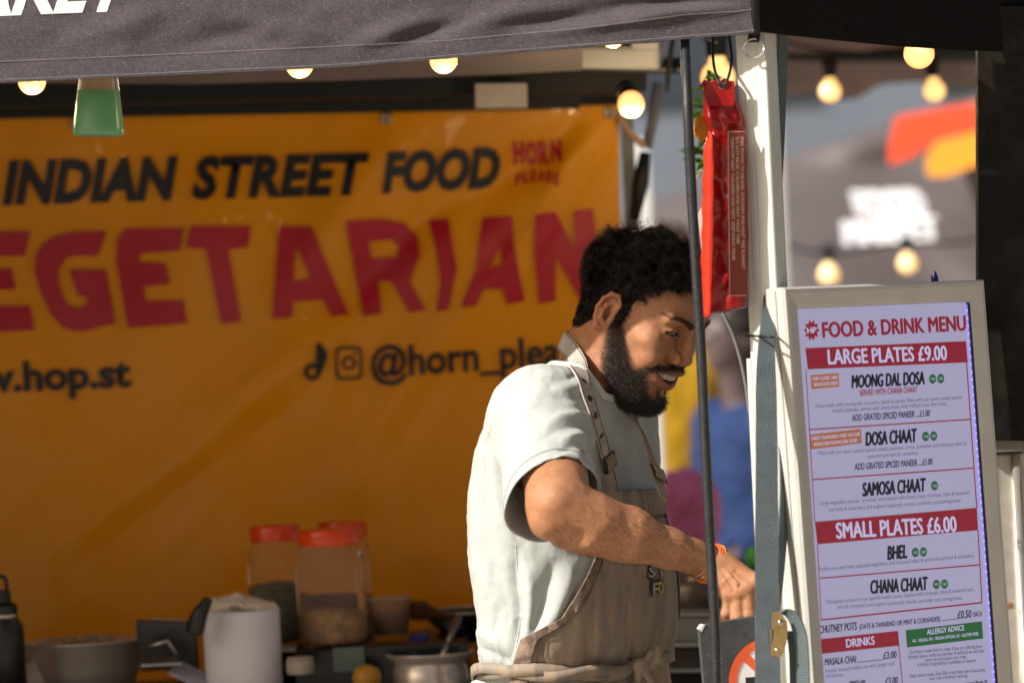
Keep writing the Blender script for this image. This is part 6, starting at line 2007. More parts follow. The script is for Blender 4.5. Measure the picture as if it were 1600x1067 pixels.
    def disc(r0, r1, m_, off, nm, n=56):
        V_ = []; 
        for k in range(n):
            t = 2 * PI * k / n
            V_ += [onp(pl, cx + r0 * math.cos(t), cy + r0 * math.sin(t), off), onp(pl, cx + r1 * math.cos(t), cy + r1 * math.sin(t), off)]
        Fc_ = [(2 * k, 2 * k + 1, (2 * k + 3) % (2 * n), (2 * k + 2) % (2 * n)) for k in range(n)]
        V_ = np.array(V_); mesh_obj(nm, V_, flip_fix(V_, Fc_, pl[3]), m_, N_)
    ri = ro * .80
    disc(.0001, ri, WH, .0007, 'white_disc')
    dd = lambda a, b: (cx + a, cy + b)
    MB().prism([dd(-.034, -.004), dd(.022, -.004), dd(.022, .006), dd(-.034, .006)], pl[0] + pl[3] * .0008, pl[1], pl[2], pl[3], .0003).build('cigarette', BK, N_)
    MB().tube([onp(pl, *dd(.026, .008), .001), onp(pl, *dd(.030, .016), .001), onp(pl, *dd(.024, .024), .001)], .0014, 5).build('smoke_curl', BK, N_)
    k = .7071
    MB().prism([dd(-ri * k - .004, ri * k - .004), dd(-ri * k + .004, ri * k + .004), dd(ri * k + .004, -ri * k + .004), dd(ri * k - .004, -ri * k - .004)], pl[0] + pl[3] * .0012, pl[1], pl[2], pl[3], .0003).build('diagonal_bar', ORG, N_)
    disc(ri, ro, ORG, .0016, 'red_ring')
    # --- green bottle hung under the front edge
    Bt = empty('hanging_bottle', P(154, 150, 5.20), 'upside down clear bottle of green liquid hanging under the fabric edge', 'bottle')
    c = P(154, 214, 5.20); tl = np.array(Euler((0, rad(2.5), 0)).to_matrix())
    k_ = 5.2 / F
    pr_ = [(.002, .0006), (33 * k_, .0006), (38.5 * k_, 2 * k_), (40.5 * k_, 7 * k_), (40 * k_, 12 * k_), (36 * k_, 50 * k_), (31 * k_, 90 * k_), (27 * k_, 125 * k_), (12 * k_, 150 * k_), (9 * k_, 165 * k_)]
    CL = mat('clear_plastic', (.78, .80, .74), rough=.22, trans=.82, ior=1.3, spec=.5)
    MB().lathe(c, pr_, 36, tl).build('bottle_shell', CL, Bt, smooth=True)
    liq = [(.002, 2.5 * k_), (34 * k_, 2.5 * k_), (38 * k_, 8 * k_), (35 * k_, 40 * k_), (32.3 * k_, 72 * k_), (.001, 72.5 * k_)]
    MB().lathe(c, liq, 36, tl).build('green_liquid', mat('green_liquid', (.07, .60, .28), rough=.25, trans=.12, ior=1.33, emis=None, translucent=.55, tcol=(.12, .9, .42), spec=.4), Bt, smooth=True)
    MB().lathe(np.array(c) + np.array((0, 0, 160 * k_)), [(11 * k_, 0), (14 * k_, 2 * k_), (14 * k_, 30 * k_), (6 * k_, 36 * k_)], 20, tl).build('bottle_cap', mat('white_cap', (.7, .7, .68), rough=.4), Bt)

# ================================================================== bracelets, worn by the vendor
def build_wrist(per):
    ax = WRI - Cp(1045, 857, 5.13); ax /= np.linalg.norm(ax)
    c0 = WRI + ax * -.001
    a1 = np.cross(ax, (0, 1, 0)); a1 /= np.linalg.norm(a1); a2 = np.cross(ax, a1)
    def ring(off, r, rt, m_, name, tilt=.0, wob=0.0):
        pts = []
        for t in np.linspace(0, 2 * PI, 49)[:-1]:
            rr_ = r + wob * noise3(np.array((math.cos(t) * 3, math.sin(t) * 3, off * 90)), 9)
            pts.append(c0 + ax * (off + tilt * math.cos(t)) + a1 * rr_ * math.cos(t) * 1.02 + a2 * rr_ * math.sin(t))
        pts.append(pts[0])
        return MB().tube(toW(np.array(pts)), rt, 8, cap=False).build(name, m_, per, smooth=True)
    OR = mat('orange_thread', (.80, .13, .02), rough=.8, bump=.8, bscale=900); YL = mat('yellow_thread', (.78, .34, .05), rough=.8, bump=.8, bscale=900)
    CP = mat('copper_bangle', (.70, .42, .26), rough=.25, metal=1)
    for k in range(5): ring(.004 + .0022 * k, .0256 + .0007 * (k % 2), .0016, OR if k != 3 else YL, 'thread_bracelet', .004 * (1 if k % 2 else .6), .0016)
    ring(-.003, .0252, .0010, CP, 'bangle', .002); ring(-.0062, .0250, .0010, CP, 'bangle', -.001); ring(-.0095, .0248, .0009, CP, 'bangle', .003)
    # necklace cord at the nape
    q = smoothpath([Cp(870, 552, 5.39), Cp(873, 566, 5.365), Cp(880, 578, 5.345), Cp(888, 586, 5.335)], 24)
    MB().tube(toW(q), .0012, 6).build('neck_cord', mat('brown_cord', (.22, .09, .05), rough=.7), per, smooth=True)

def build_apron_print(info, per):
    fn = info['ap_fn'](.0042); ap = info['apron']
    zt_, zb_ = info['zt'], info['zb']
    OUT = mat('print_black_outline', (.02, .018, .016), rough=.7); WH = mat('print_offwhite', (.42, .38, .33), rough=.8); YE = mat('print_yellow', (.55, .45, .05), rough=.8)
    # find (u,v) of a pixel on the apron by a coarse search
    U, Vv = np.meshgrid(np.linspace(0, 1, 160), np.linspace(0, 1, 240), indexing='ij')
    q = toC(fn(U, Vv)); X = q[..., 0] / q[..., 1] * F + 800; Y = 533.5 - q[..., 2] / q[..., 1] * F
    n_ok = q[..., 1] < 5.45
    def uv(px, py):
        d = (X - px) ** 2 + (Y - py) ** 2 + np.where(n_ok, 0, 1e6)
        i, j = np.unravel_index(np.argmin(d), d.shape); return U[i, j], Vv[i, j]
    def word(ch, px0, px1, pyb, cap, m_, off, bold):
        u0, v0 = uv(px0, pyb); u1, _ = uv(px1, pyb); _, v1 = uv(px0, pyb - cap)
        v, f = text_mesh(ch, bold)
        t = (v[:, 0] - v[:, 0].min()) / (v[:, 0].max() - v[:, 0].min())
        A = u0 + (u1 - u0) * t; B = v0 + (v1 - v0) * v[:, 1] / .70
        W_ = info['ap_fn'](off)(A, B)
        mesh_obj('lettering', W_, [tuple(k) for k in f], m_, ap)
    for ch, x0, x1, yb, cap, mm_ in (('S', 1013, 1026, 903, 19, WH), ('T', 1029, 1039, 901, 18, WH), ('F', 1020, 1030, 930, 20, WH), ('O', 1029, 1037, 926, 19, YE)):
        word(ch, x0 - 1.5, x1 + 1.5, yb + 1, cap + 3, OUT, .0036, .055)
        word(ch, x0, x1, yb, cap, mm_, .0042, .018)

# ================================================================== kitchen at the back
def build_kitchen():
    # counter (mostly below the frame)
    ctz = P(400, 1085, 6.35).z
    T = empty('counter', (-.35, 6.3, 0), 'dark work counter along the foot of the orange banner', 'counter')
    CT = mat('dark_counter', (.025, .022, .020), rough=.5, vary=.3, vscale=8)
    MB().box((-.55, 6.42, ctz - .02), (2.7, .62, .04), None, .004).build('worktop', CT, T)
    MB().box((-.55, 6.18, ctz / 2 - .02), (2.66, .02, ctz - .06), None, .003).build('front_panel', CT, T)
    for x in (-1.86, .74): MB().box((x, 6.34, (ctz - .04) / 2), (.04, .55, ctz - .04), None, .003).build('leg', CT, T)
    def Z(d): return None
    STL = mat('brushed_steel', (.62, .55, .48), rough=.26, metal=.6, vary=.1, vscale=20, bump=.1, bscale=80)
    STD = mat('dull_steel', (.30, .28, .26), rough=.35, metal=1, vary=.2, vscale=12)
    BLK = mat('matte_black', (.010, .010, .011), rough=.45)
    # water bottle
    d = 6.22; k = d / F
    b = empty('water_bottle', P(14, 1067, d), 'black steel water bottle with loop handle at the lower left corner', 'bottle')
    c = np.array(P(12, 1100, d)); 
    h = lambda py: (1100 - py) * k
    MB().lathe(c, [(31 * k, 0), (31 * k, h(990)), (30 * k, h(978)), (23 * k, h(966)), (21.5 * k, h(962))], 32).build('bottle_body', BLK, b, smooth=True)
    MB().lathe(c, [(21.5 * k, h(964)), (22.5 * k, h(963)), (22.5 * k, h(960)), (21.5 * k, h(959))], 32).build('steel_collar', STL, b, smooth=True)
    MB().lathe(c, [(22.5 * k, h(959)), (22.5 * k, h(946)), (14 * k, h(940)), (12 * k, h(922)), (11 * k, h(921))], 28).build('cap', BLK, b)
    q = smoothpath([c + np.array((-14 * k, 0, h(925))), c + np.array((-13 * k, 0, h(905))), c + np.array((0, 0, h(900))), c + np.array((6 * k, 0, h(906))), c + np.array((7 * k, 0, h(926)))], 24)
    MB().tube(q, .0035, 8).build('loop_handle', BLK, b, smooth=True)
    # red and white packet beside
    o = MB().box(np.array(P(50, 1062, 6.30)), (.034, .03, .06), np.array(Euler((0, rad(-22), rad(10))).to_matrix()), .004).build('food_packet', mat('packet_white', (.55, .45, .36), rough=.5, vary=.3, vscale=40), None)
    tag(o, 'cream packet with red edge leaning behind the black water bottle', 'packet')
    o2 = MB().box(np.array(P(40, 1066, 6.28)), (.006, .032, .07), np.array(Euler((0, rad(-12), rad(10))).to_matrix()), .001).build('packet_edge', mat('packet_red', (.45, .03, .02), rough=.4), None)
    o2.parent = o; o2.matrix_parent_inverse = o.matrix_world.inverted(); bpy.context.view_layer.update(); o2.location = Vector(o2.location) - Vector(o.location); o2.matrix_parent_inverse = Matrix.Identity(4)
    # mixing bowl
    d = 6.38; k = d / F
    b = empty('mixing_bowl', P(125, 1075, d), 'wide steel mixing bowl with chickpea mix beside the black bottle', 'bowl')
    c = np.array(P(130, 1102, d)); R0 = 100
    prof = [(10 * k, 0), (52 * k, 2 * k), (78 * k, 22 * k), (92 * k, 58 * k), (97 * k, 98 * k), (101 * k, 101 * k), (101 * k, 103 * k), (95 * k, 102 * k), (90 * k, 60 * k), (76 * k, 26 * k), (50 * k, 6 * k), (5 * k, 5 * k)]
    MB().lathe(c, prof, 48).build('bowl_shell', STL, b, smooth=True)
    rng = random.Random(5)
    fo = MB()
    for i in range(60):
        a = rng.random() * 6.28; r = 84 * k * math.sqrt(rng.random())
        fo.lathe(c + np.array((r * math.cos(a), r * math.sin(a), 84 * k + rng.random() * 16 * k)), [(.001, -.007), (.0062, -.004), (.0072, 0), (.0062, .004), (.001, .007)], 8)
    fo.build('chickpeas', mat('chickpea', (.42, .24, .08), rough=.6, vary=.3, vscale=60), b, smooth=True)['kind'] = 'stuff'
    # tablet / scale stand and papers
    d = 6.25
    b = empty('card_reader_stand', P(262, 1010, d), 'dark angled stand with a pale strip on top beside the bowl', 'stand')
    R = np.array(Euler((rad(18), rad(4), rad(-12))).to_matrix())
    MB().box(P(262, 1008, d), (.10, .012, .085), R, .003).build('stand_plate', mat('dark_grey_plastic', (.030, .028, .030), rough=.4), b)
    MB().box(P(262, 974, d + .01), (.062, .02, .011), R, .002).build('pale_strip', mat('pale_strip', (.40, .31, .25), rough=.6), b)
    MB().tube([P(228, 1012, d - .03), P(262, 1000, d - .03), P(281, 1030, d - .03)], .004, 8).build('stand_wire', STD, b, smooth=True)
    MB().box(P(252, 1032, d - .06), (.066, .05, .005), np.array(Euler((rad(10), 0, rad(5))).to_matrix()), .001).build('stand_shelf', STD, b)
    o = MB().box(P(300, 1055, 6.2), (.07, .05, .003), np.array(Euler((rad(25), rad(28), 0)).to_matrix()), .0008).build('paper_sheet', mat('lilac_paper', (.36, .32, .40), rough=.7), None); tag(o, 'lilac grey paper sheet sloping at the foot of the paper roll', 'paper')
    # paper roll with tissue and tongs in it
    d = 6.22; k = d / F
    b = empty('paper_roll', P(381, 1067, d), 'tall white paper roll standing with crumpled tissue on top', 'paper roll')
    PP = mat('white_roll_paper', (.58, .55, .60), rough=.85, vary=.05, vscale=10)
    c = np.array(P(384, 1110, d))
    MB().lathe(c, [(18 * k, 0), (60 * k, 0), (60 * k, 157 * k), (59 * k, 158 * k), (18 * k, 158 * k), (18 * k, 40 * k)], 48).build('roll', PP, b, angle=rad(40))
    MB().box(c + np.array((-56 * k, .012, 79 * k)), (.002, .012, 156 * k), None, .0004).build('loose_end', PP, b)
    g = Grid(np.arange(c[0] - .11, c[0] + .11, .003), np.arange(c[1] - .09, c[1] + .12, .003), np.arange(c[2] + 150 * k, c[2] + 200 * k, .003))
    ell(g, c + np.array((-18 * k, .02, 164 * k)), (.050, .035, .016), k=.01); ell(g, c + np.array((26 * k, .0, 160 * k)), (.030, .03, .010), k=.01)
    V, Fc = g.mesh(); n, _ = vnormals(V, Fc); V = V + n * (fbm(V * 45, 13, 3) * .006)[:, None]
    mesh_obj('tissue', V, Fc, mat('cream_tissue', (.62, .52, .42), rough=.9), b, smooth=True)
    o = MB().tube(smoothpath([P(304, 985, 6.14), P(311, 962, 6.13), P(321, 944, 6.13), P(326, 934, 6.13)], 20), np.interp(np.linspace(0, 1, 20), [0, .3, .7, 1], [.016, .014, .009, .007]), 12).build('tong_handle', BLK, None, smooth=True); tag(o, 'black rubber utensil handle sticking up left of the paper roll', 'utensil')
    # box behind roll
    MBx = MB().box(P(452, 1060, 6.3), (.03, .06, .11), None, .002).build('small_carton', mat('beige_card', (.42, .34, .27), rough=.8), None); tag(MBx, 'narrow beige carton edge showing right of the paper roll', 'carton')
    # jars
    LID = mat('red_lid', (.68, .055, .004), rough=.35, coat=.2); JAR = mat('jar_plastic', (.98, .97, .95), rough=.04, trans=.97, ior=1.12, spec=.5)
    def jar(px, pyt, pyb, rw, d, lab, fill, fh, ribs=True):
        k = d / F; b = empty('spice_jar', P(px, pyb, d), lab, 'jar', 'red lidded jars on the counter')
        c = np.array(P(px, pyb, d)); Hh = (pyb - pyt) * k
        prof = [(rw * k * .9, 0), (rw * k * .97, 5 * k), (rw * k, 12 * k), (rw * k, Hh * .62), (rw * k * .96, Hh * .76), (rw * k * .84, Hh * .84), (rw * k * .84, Hh * .88)]
        n = 48; m_ = MB(); V = []
        for r, z in prof:
            for q in range(n):
                t = 2 * PI * q / n; rr_ = r * (1 + (.022 * math.cos(t * 12) if z > 10 * k and z < Hh * .8 and ribs else 0)); V.append((c[0] + rr_ * math.cos(t), c[1] + rr_ * math.sin(t), c[2] + z))
        Fc = [(i * n + q, i * n + (q + 1) % n, (i + 1) * n + (q + 1) % n, (i + 1) * n + q) for i in range(len(prof) - 1) for q in range(n)] + [tuple(range(n))[::-1]]
        m_.add(V, Fc).build('jar_glass', JAR, b, smooth=True)
        lr = rw * k * .90; z0 = Hh * .87
        lp = [(lr * .98, z0), (lr, z0 + 2 * k), (lr, z0 + 22 * k), (lr * .96, z0 + 25 * k), (lr * .3, z0 + 25 * k), (.001, z0 + 25 * k)]
        MB().lathe(c, lp, 40).build('jar_lid', LID, b, angle=rad(35))
        rr_ = rw * k * .93
        V2 = MB().lathe(c, [(rr_ * .9, 3 * k), (rr_, 12 * k), (rr_, fh * Hh - 6 * k), (rr_ * .7, fh * Hh), (.001, fh * Hh + 5 * k)], 32)
        V2.build('jar_contents', fill, b, smooth=True)
        return b
    gr = mat('green_seeds', (.10, .095, .045), rough=.8, vary=.5, vscale=90, bump=1, bscale=120); dl = mat('brown_lentils', (.30, .16, .07), rough=.8, vary=.5, vscale=70, bump=1, bscale=120); sp = mat('dark_pods', (.20, .09, .05), rough=.7, vary=.6, vscale=60, bump=1, bscale=90)
    jar(437, 822, 1000, 44, 6.42, 'clear jar of dark green seeds with red lid, leftmost of the three jars', gr, .50)
    jar(521, 828, 1004, 53, 6.30, 'large clear jar of brown lentils with red lid, in front of the others', dl, .30)
    jar(543, 815, 1000, 42, 6.55, 'ribbed clear jar with red lid standing behind the large middle jar', sp, .40)
    # black stove block under jars
    o = MB().box(P(575, 1034, 6.42), (.34, .30, .078), None, .004).build('black_stove', mat('black_enamel', (.008, .008, .009), rough=.25), None); tag(o, 'low black stove block under the red lidded jars', 'stove')
    sub = MB().box(np.array(P(545, 1030, 6.255)) , (.052, .006, .040), None, .001).build('control_panel', mat('panel_teal', (.10, .14, .13), rough=.4), None)
    sub.parent = o; sub.location = Vector(sub.location) - Vector(o.location)
    # sauce tub
    d = 6.38; k = d / F
    b = empty('sauce_tub', P(612, 988, d), 'short plastic tub of orange sauce right of the jars', 'tub')
    c = np.array(P(612, 990, d))
    MB().lathe(c, [(26 * k, 0), (31 * k, 52 * k), (34 * k, 53 * k), (34 * k, 58 * k), (30 * k, 59 * k), (.001, 60 * k)], 36).build('tub_shell', mat('tub_plastic', (.55, .40, .30), rough=.3, trans=.55, ior=1.2), b, smooth=True)
    MB().lathe(c, [(24 * k, 2 * k), (28 * k, 34 * k), (.001, 35 * k)], 30).build('sauce', mat('orange_sauce', (.30, .055, .006), rough=.4), b, smooth=True)
    # pot
    d = 6.25; k = d / F
    b = empty('steel_pot', P(675, 1067, d), 'shiny steel pot with flared rim and ladle beside the man', 'pot')
    c = np.array(P(675, 1100, d))
    prof = [(40 * k, 0), (56 * k, 8 * k), (62 * k, 30 * k), (60 * k, 52 * k), (56 * k, 62 * k), (58 * k, 70 * k), (70 * k, 80 * k), (70 * k, 82 * k), (64 * k, 80 * k), (54 * k, 70 * k), (52 * k, 62 * k), (50 * k, 56 * k), (.001, 56 * k)]
    MB().lathe(c, prof, 48).build('pot_shell', STL, b, smooth=True)
    MB().lathe(c, [(52 * k, 61 * k), (.001, 64 * k)], 30).build('curry', mat('curry', (.30, .08, .03), rough=.35), b, smooth=True)
    o = MB().tube([P(688, 1040, 6.25), P(700, 1000, 6.28), P(716, 965, 6.32)], [.006, .005, .007], 10).build('ladle_handle', STD, None, smooth=True); tag(o, 'steel ladle handle leaning out of the steel pot', 'ladle')
    # pans at the back
    o = MB().tube([P(668, 955, 6.5), P(690, 970, 6.45), P(715, 985, 6.4)], [.013, .015, .014], 10).build('pan_handle', BLK, None, smooth=True); tag(o, 'thick black pan handle pointing up left above the steel pot', 'pan')
    b = empty('frying_pan', P(735, 985, 6.5), 'dark frying pan with pale rim half hidden behind the man', 'pan')
    c = np.array(P(750, 998, 6.55)); k = 6.55 / F
    MB().lathe(c, [(50 * k, 0), (75 * k, 44 * k), (78 * k, 46 * k), (74 * k, 44 * k), (48 * k, 6 * k), (.001, 6 * k)], 40).build('pan_shell', mat('pan_dark', (.05, .045, .045), rough=.3, metal=.6), b, smooth=True)
    MB().tube([np.array(c) + np.array((77 * k * math.cos(t), 77 * k * math.sin(t), 46 * k)) for t in np.linspace(0, 2 * PI, 40)], .0028, 6, cap=False).build('pan_rim', mat('rim_pale', (.5, .42, .38), rough=.3, metal=.8), b, smooth=True)
    # yellow object, blue cap
    o = MB().lathe(P(574, 1078, 6.2), [(.014, 0), (.022, .01), (.024, .022), (.020, .034), (.008, .041), (.001, .042)], 24).build('lemon', mat('yellow_orange', (.40, .19, .015), rough=.45, bump=.4, bscale=200), None, smooth=True); tag(o, 'yellow orange fruit at the bottom edge left of the steel pot', 'fruit')
    o = MB().lathe(P(655, 1010, 6.35), [(.016, 0), (.016, .018), (.012, .022), (.001, .023)], 20).build('blue_tub', mat('blue_lid_plastic', (.03, .03, .22), rough=.4), None); tag(o, 'small dark blue tub behind the steel pot', 'tub')
    # small clutter along the counter
    TIN = mat('tin_lid', (.55, .50, .44), rough=.3, metal=.8); WHT = mat('white_crock', (.30, .25, .20), rough=.35); CRD = mat('brown_card', (.28, .18, .10), rough=.8)
    for (px, py, d, r, hgt, m_, lab, cat) in ((240, 1046, 6.55, 20, 22, TIN, 'small round tin standing behind the card reader stand', 'tin'), (470, 1052, 6.18, 22, 26, WHT, 'cream crock in front of the black stove beside the paper roll', 'crock'),
                                              (655, 968, 6.62, 16, 30, mat('amber_bottle', (.12, .045, .012), rough=.2, coat=.6), 'short amber sauce bottle behind the black pan handle', 'sauce bottle'),
                                              (238, 1000, 6.66, 18, 26, CRD, 'small brown cardboard pot at the foot of the banner', 'pot')):
        k = d / F; e_ = MB().lathe(P(px, py, d), [(r * k * .92, 0), (r * k, 3 * k), (r * k, hgt * k * .8), (r * k * .9, hgt * k * .86), (r * k * .94, hgt * k * .88), (r * k * .94, hgt * k), (r * k * .5, hgt * k * 1.04), (.001, hgt * k * 1.05)], 28).build(cat.replace(' ', '_'), m_, None, angle=rad(40))
        tag(e_, lab, cat)
    for i_ in range(4):
        k = 6.4 / F; e_ = MB().lathe(np.array(P(712, 1008, 6.62)) + np.array((0, 0, i_ * .007)), [(14 * k, 0), (34 * k, 5 * k), (46 * k, 9 * k), (45 * k, 11 * k), (32 * k, 7 * k), (.001, 4 * k)], 32).build('plate', WHT, None, smooth=True)
        tag(e_, ['lowest', 'second lowest', 'third', 'topmost'][i_] + ' cream plate of the stack behind the ladle', 'plate', 'stacked plates')
    # hanging card above the banner, speaker-like box
    o = MB().box(P(783, 150, 6.48), (.088, .008, .042), np.array(Euler((0, rad(2), 0)).to_matrix()), .002).build('paper_card', mat('card_pale', (.46, .38, .32), rough=.7, vary=.1, vscale=30), None); tag(o, 'pale card clipped to the rail above the orange banner', 'card')
    b = empty('heater_box', P(978, 88, 6.35), 'pale grey box with black rim mounted under the roof near the pole', 'lamp housing')
    Rb = np.array(Euler((rad(12), rad(4), rad(-8))).to_matrix())
    MB().box(P(972, 84, 6.35), (.135, .10, .040), Rb, .008).build('housing', mat('pale_grey_box', (.42, .40, .37), rough=.5), b)
    MB().box(P(985, 102, 6.40), (.19, .10, .014), Rb, .004).build('bracket', BLK, b)
    MB().box(P(1010, 68, 6.30), (.045, .05, .012), Rb, .003).build('clip', mat('pale_clip', (.5, .46, .44), rough=.5), b)
    q = smoothpath([P(1052, 60, 6.3), P(1048, 85, 6.3), P(1044, 112, 6.3), P(1043, 145, 6.3)], 20)
    o = MB().tube(q, .004, 8).build('hanging_wire', BLK, None, smooth=True); tag(o, 'short black wire dangling under the pale box', 'wire')
    # banner tether and strut
    q = smoothpath([P(966, 175, 6.75), P(976, 196, 6.75), P(990, 214, 6.75), P(1008, 230, 6.75)], 20)
    o = MB().tube(q, .006, 8).build('bungee', mat('orange_bungee', (.42, .24, .14), rough=.6), None, smooth=True); tag(o, 'pale orange bungee cord tying the banner corner to a strut', 'bungee cord')
    b = empty('parasol_strut', P(1000, 260, 6.9), 'grey strut with black grip leaning beside the right edge of the orange banner', 'strut')
    MB().tube([P(1028, 130, 6.9), P(1020, 190, 6.9), P(1010, 232, 6.9)], .010, 10).build('strut_tube', mat('strut_grey', (.18, .18, .19), rough=.5), b, smooth=True)
    MB().tube([P(1008, 238, 6.88), P(1000, 290, 6.88), P(990, 345, 6.88)], [.010, .016, .010], 10).build('strut_grip', BLK, b, smooth=True)
    # plant behind the pouch
    b = empty('hanging_plant', P(1100, 190, 6.0), 'green leafy plant with one orange bloom behind the red pouch', 'plant')
    LF = mat('leaf_green', (.035, .11, .022), rough=.5, translucent=.3, tcol=(.08, .25, .03)); 
    rng = random.Random(8)
    MB().tube([P(1108, 110, 6.0), P(1104, 190, 6.0), P(1108, 270, 6.0)], .004, 6).build('stem', LF, b, smooth=True)
    me0 = None
    for k in range(34):
        y = rng.uniform(118, 262); x = 1104 + rng.uniform(-6, 8)
        L_ = rng.uniform(.022, .040); w = .009
        R = np.array(Euler((rng.uniform(-.7, .7), rng.uniform(-.5, .9), rng.choice((0, PI)) + rng.uniform(-.7, .7))).to_matrix())
        V = np.array([(0, 0, 0), (L_ * .3, w * .8, .002), (L_ * .65, w * .7, .003), (L_, 0, -.002), (L_ * .65, -w * .7, .003), (L_ * .3, -w * .8, .002), (L_ * .5, 0, -.002)])
        V = V @ R.T + np.array(P(x, y, 6.0 + rng.uniform(-.03, .05)))
        mesh_obj('leaf', V, [(0, 6, 1), (1, 6, 2), (2, 6, 3), (3, 6, 4), (4, 6, 5), (5, 6, 0)], LF, b, smooth=True)
    # leaf and bloom to the left
    for (x, y, L_, az) in ((1088, 178, .030, PI), (1090, 234, .040, PI), (1086, 236, .03, PI + .2)):
        V = np.array([(0, 0, 0), (L_ * .3, .006, .002), (L_ * .65, .005, .003), (L_, 0, -.002), (L_ * .65, -.004, -.003), (L_ * .3, -.006, -.004)])
        R = np.array(Euler((.9, 0, az)).to_matrix()); V = V @ R.T + np.array(P(x + 10, y, 6.0))
        mesh_obj('leaf', V, [(0, 1, 2, 3, 4, 5)], LF, b)
    g = Grid(np.arange(-.03, .03, .003), np.arange(-.03, .03, .003), np.arange(-.03, .03, .003))
    ell(g, (0, 0, 0), (.015, .012, .019), k=.004); V, Fc = g.mesh(); n, _ = vnormals(V, Fc); V = V + n * (noise3(V * 180, 4) * .004)[:, None]
    mesh_obj('bloom', V + np.array(P(1097, 200, 5.99)), Fc, mat('orange_bloom', (.62, .26, .02), rough=.6, translucent=.3, tcol=(.8, .4, .04)), b, smooth=True)

def build_right():
    # tall black panel and galvanised box at the right edge
    R = np.array(Euler((0, 0, rad(8))).to_matrix())
    a = P(1527, 400, 5.32); zt = P(1527, 40, 5.32).z; zb = P(1527, 688, 5.32).z
    up = np.array((0, 0, 1.0))
    m_ = mat('scuffed_black_panel', (.006, .0055, .005), spec=.2, rough=.6, vary=.4, vscale=30, speck=(420, .735, (.22, .21, .20)), dirt=(.030, .022, .012), dscale=9, dlo=.5, dhi=.8, rvary=.15)
    x0 = P(1527, 80, 5.32).x; x1 = P(1527, 690, 5.32).x
    V = []
    for y in (5.32, 5.36):
        V += [P(1527, 20, 5.32).x, 0, 0] and []
    pts = [(P(1528, 10, 5.32)), (P(1529, 688, 5.32)), (P(1760, 690, 5.32)), (P(1760, 10, 5.32))]
    Vv = [tuple(p) for p in pts] + [(p.x, p.y + .03, p.z) for p in pts]
    o = MB().add(Vv, [(0, 1, 2, 3), (7, 6, 5, 4), (0, 4, 5, 1), (1, 5, 6, 2), (2, 6, 7, 3), (3, 7, 4, 0)]).build('black_board', m_, None)
    tag(o, 'tall scuffed black board standing right of the menu board', 'panel')
    G = empty('metal_cabinet', P(1600, 1067, 5.34), 'galvanised metal cabinet under the black board at the right edge', 'cabinet')
    GV = mat('galvanised', (.50, .46, .40), rough=.42, metal=.55, vary=.12, vscale=35, dirt=(.40, .34, .26), dscale=25, dlo=.55, dhi=.8, bump=.15, bscale=80)
    GD = mat('galvanised_dark', (.22, .21, .19), rough=.45, metal=.4, vary=.15, vscale=30)
    c0 = P(1553, 700, 5.34)
    MB().box((c0.x + .10, 5.44, c0.z + .004), (.24, .22, .020), None, .002).build('top_rail', GD, G)
    MB().box((c0.x + .14, 5.345, c0.z + .0035), (.20, .04, .024), None, .002).build('corner_cap', GV, G)
    MB().box((c0.x + .112, 5.46, (c0.z - .008) / 2), (.22, .20, c0.z - .008), None, .004).build('cabinet_body', GV, G)
    # rounded bright edge trim
    MB().tube([(P(1590, 706, 5.33).x + .0, 5.352, .02), (P(1590, 706, 5.33).x + .0, 5.352, c0.z - .012)], .0065, 14).build('edge_trim', mat('bright_trim', (.80, .76, .70), rough=.25, metal=.8), G, smooth=True)
    rz = P(1590, 945, 5.34).z
    MB().box((P(1578, 945, 5.34).x, 5.3585, rz), (.010, .003, .006), None, .001).build('rust_spot', mat('rust', (.30, .13, .04), rough=.9), G)

    # steel shelf unit behind the man
    S = empty('steel_shelf', P(1080, 1067, 6.3), 'steel kitchen unit with shelves between the apron and the no smoking sign', 'shelf unit')
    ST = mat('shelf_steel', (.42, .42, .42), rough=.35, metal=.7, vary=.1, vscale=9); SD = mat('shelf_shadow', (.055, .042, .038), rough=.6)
    d = 6.2
    def slab_(py0, py1, m_, dd=0.0, nm='shelf'):
        a_ = P(1088, (py0 + py1) / 2, d + dd); k = d / F
        MB().box((a_.x, a_.y + .15, a_.z), (.30, .30, (py1 - py0) * k), np.array(Euler((0, rad(1.8), 0)).to_matrix()), .003).build(nm, m_, S)
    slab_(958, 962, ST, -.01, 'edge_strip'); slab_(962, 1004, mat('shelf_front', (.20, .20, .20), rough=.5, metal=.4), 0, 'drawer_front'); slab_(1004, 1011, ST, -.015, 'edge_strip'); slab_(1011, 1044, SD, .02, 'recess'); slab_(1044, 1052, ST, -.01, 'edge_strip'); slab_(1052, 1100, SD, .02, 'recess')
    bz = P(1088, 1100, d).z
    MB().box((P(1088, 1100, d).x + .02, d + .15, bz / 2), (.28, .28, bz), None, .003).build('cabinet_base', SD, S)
    # stacked pan on the shelf
    k = 6.3 / F; c = P(1086, 957, 6.35)
    b = MB().lathe(c, [(30 * k, 0), (44 * k, 4 * k), (46 * k, 30 * k), (48 * k, 60 * k), (45 * k, 60 * k), (42 * k, 6 * k)], 36).build('stock_pot', mat('brown_steel', (.16, .125, .10), rough=.35, metal=.7), None, smooth=True); tag(b, 'brownish steel stock pot on the steel unit behind the forearm', 'pot')

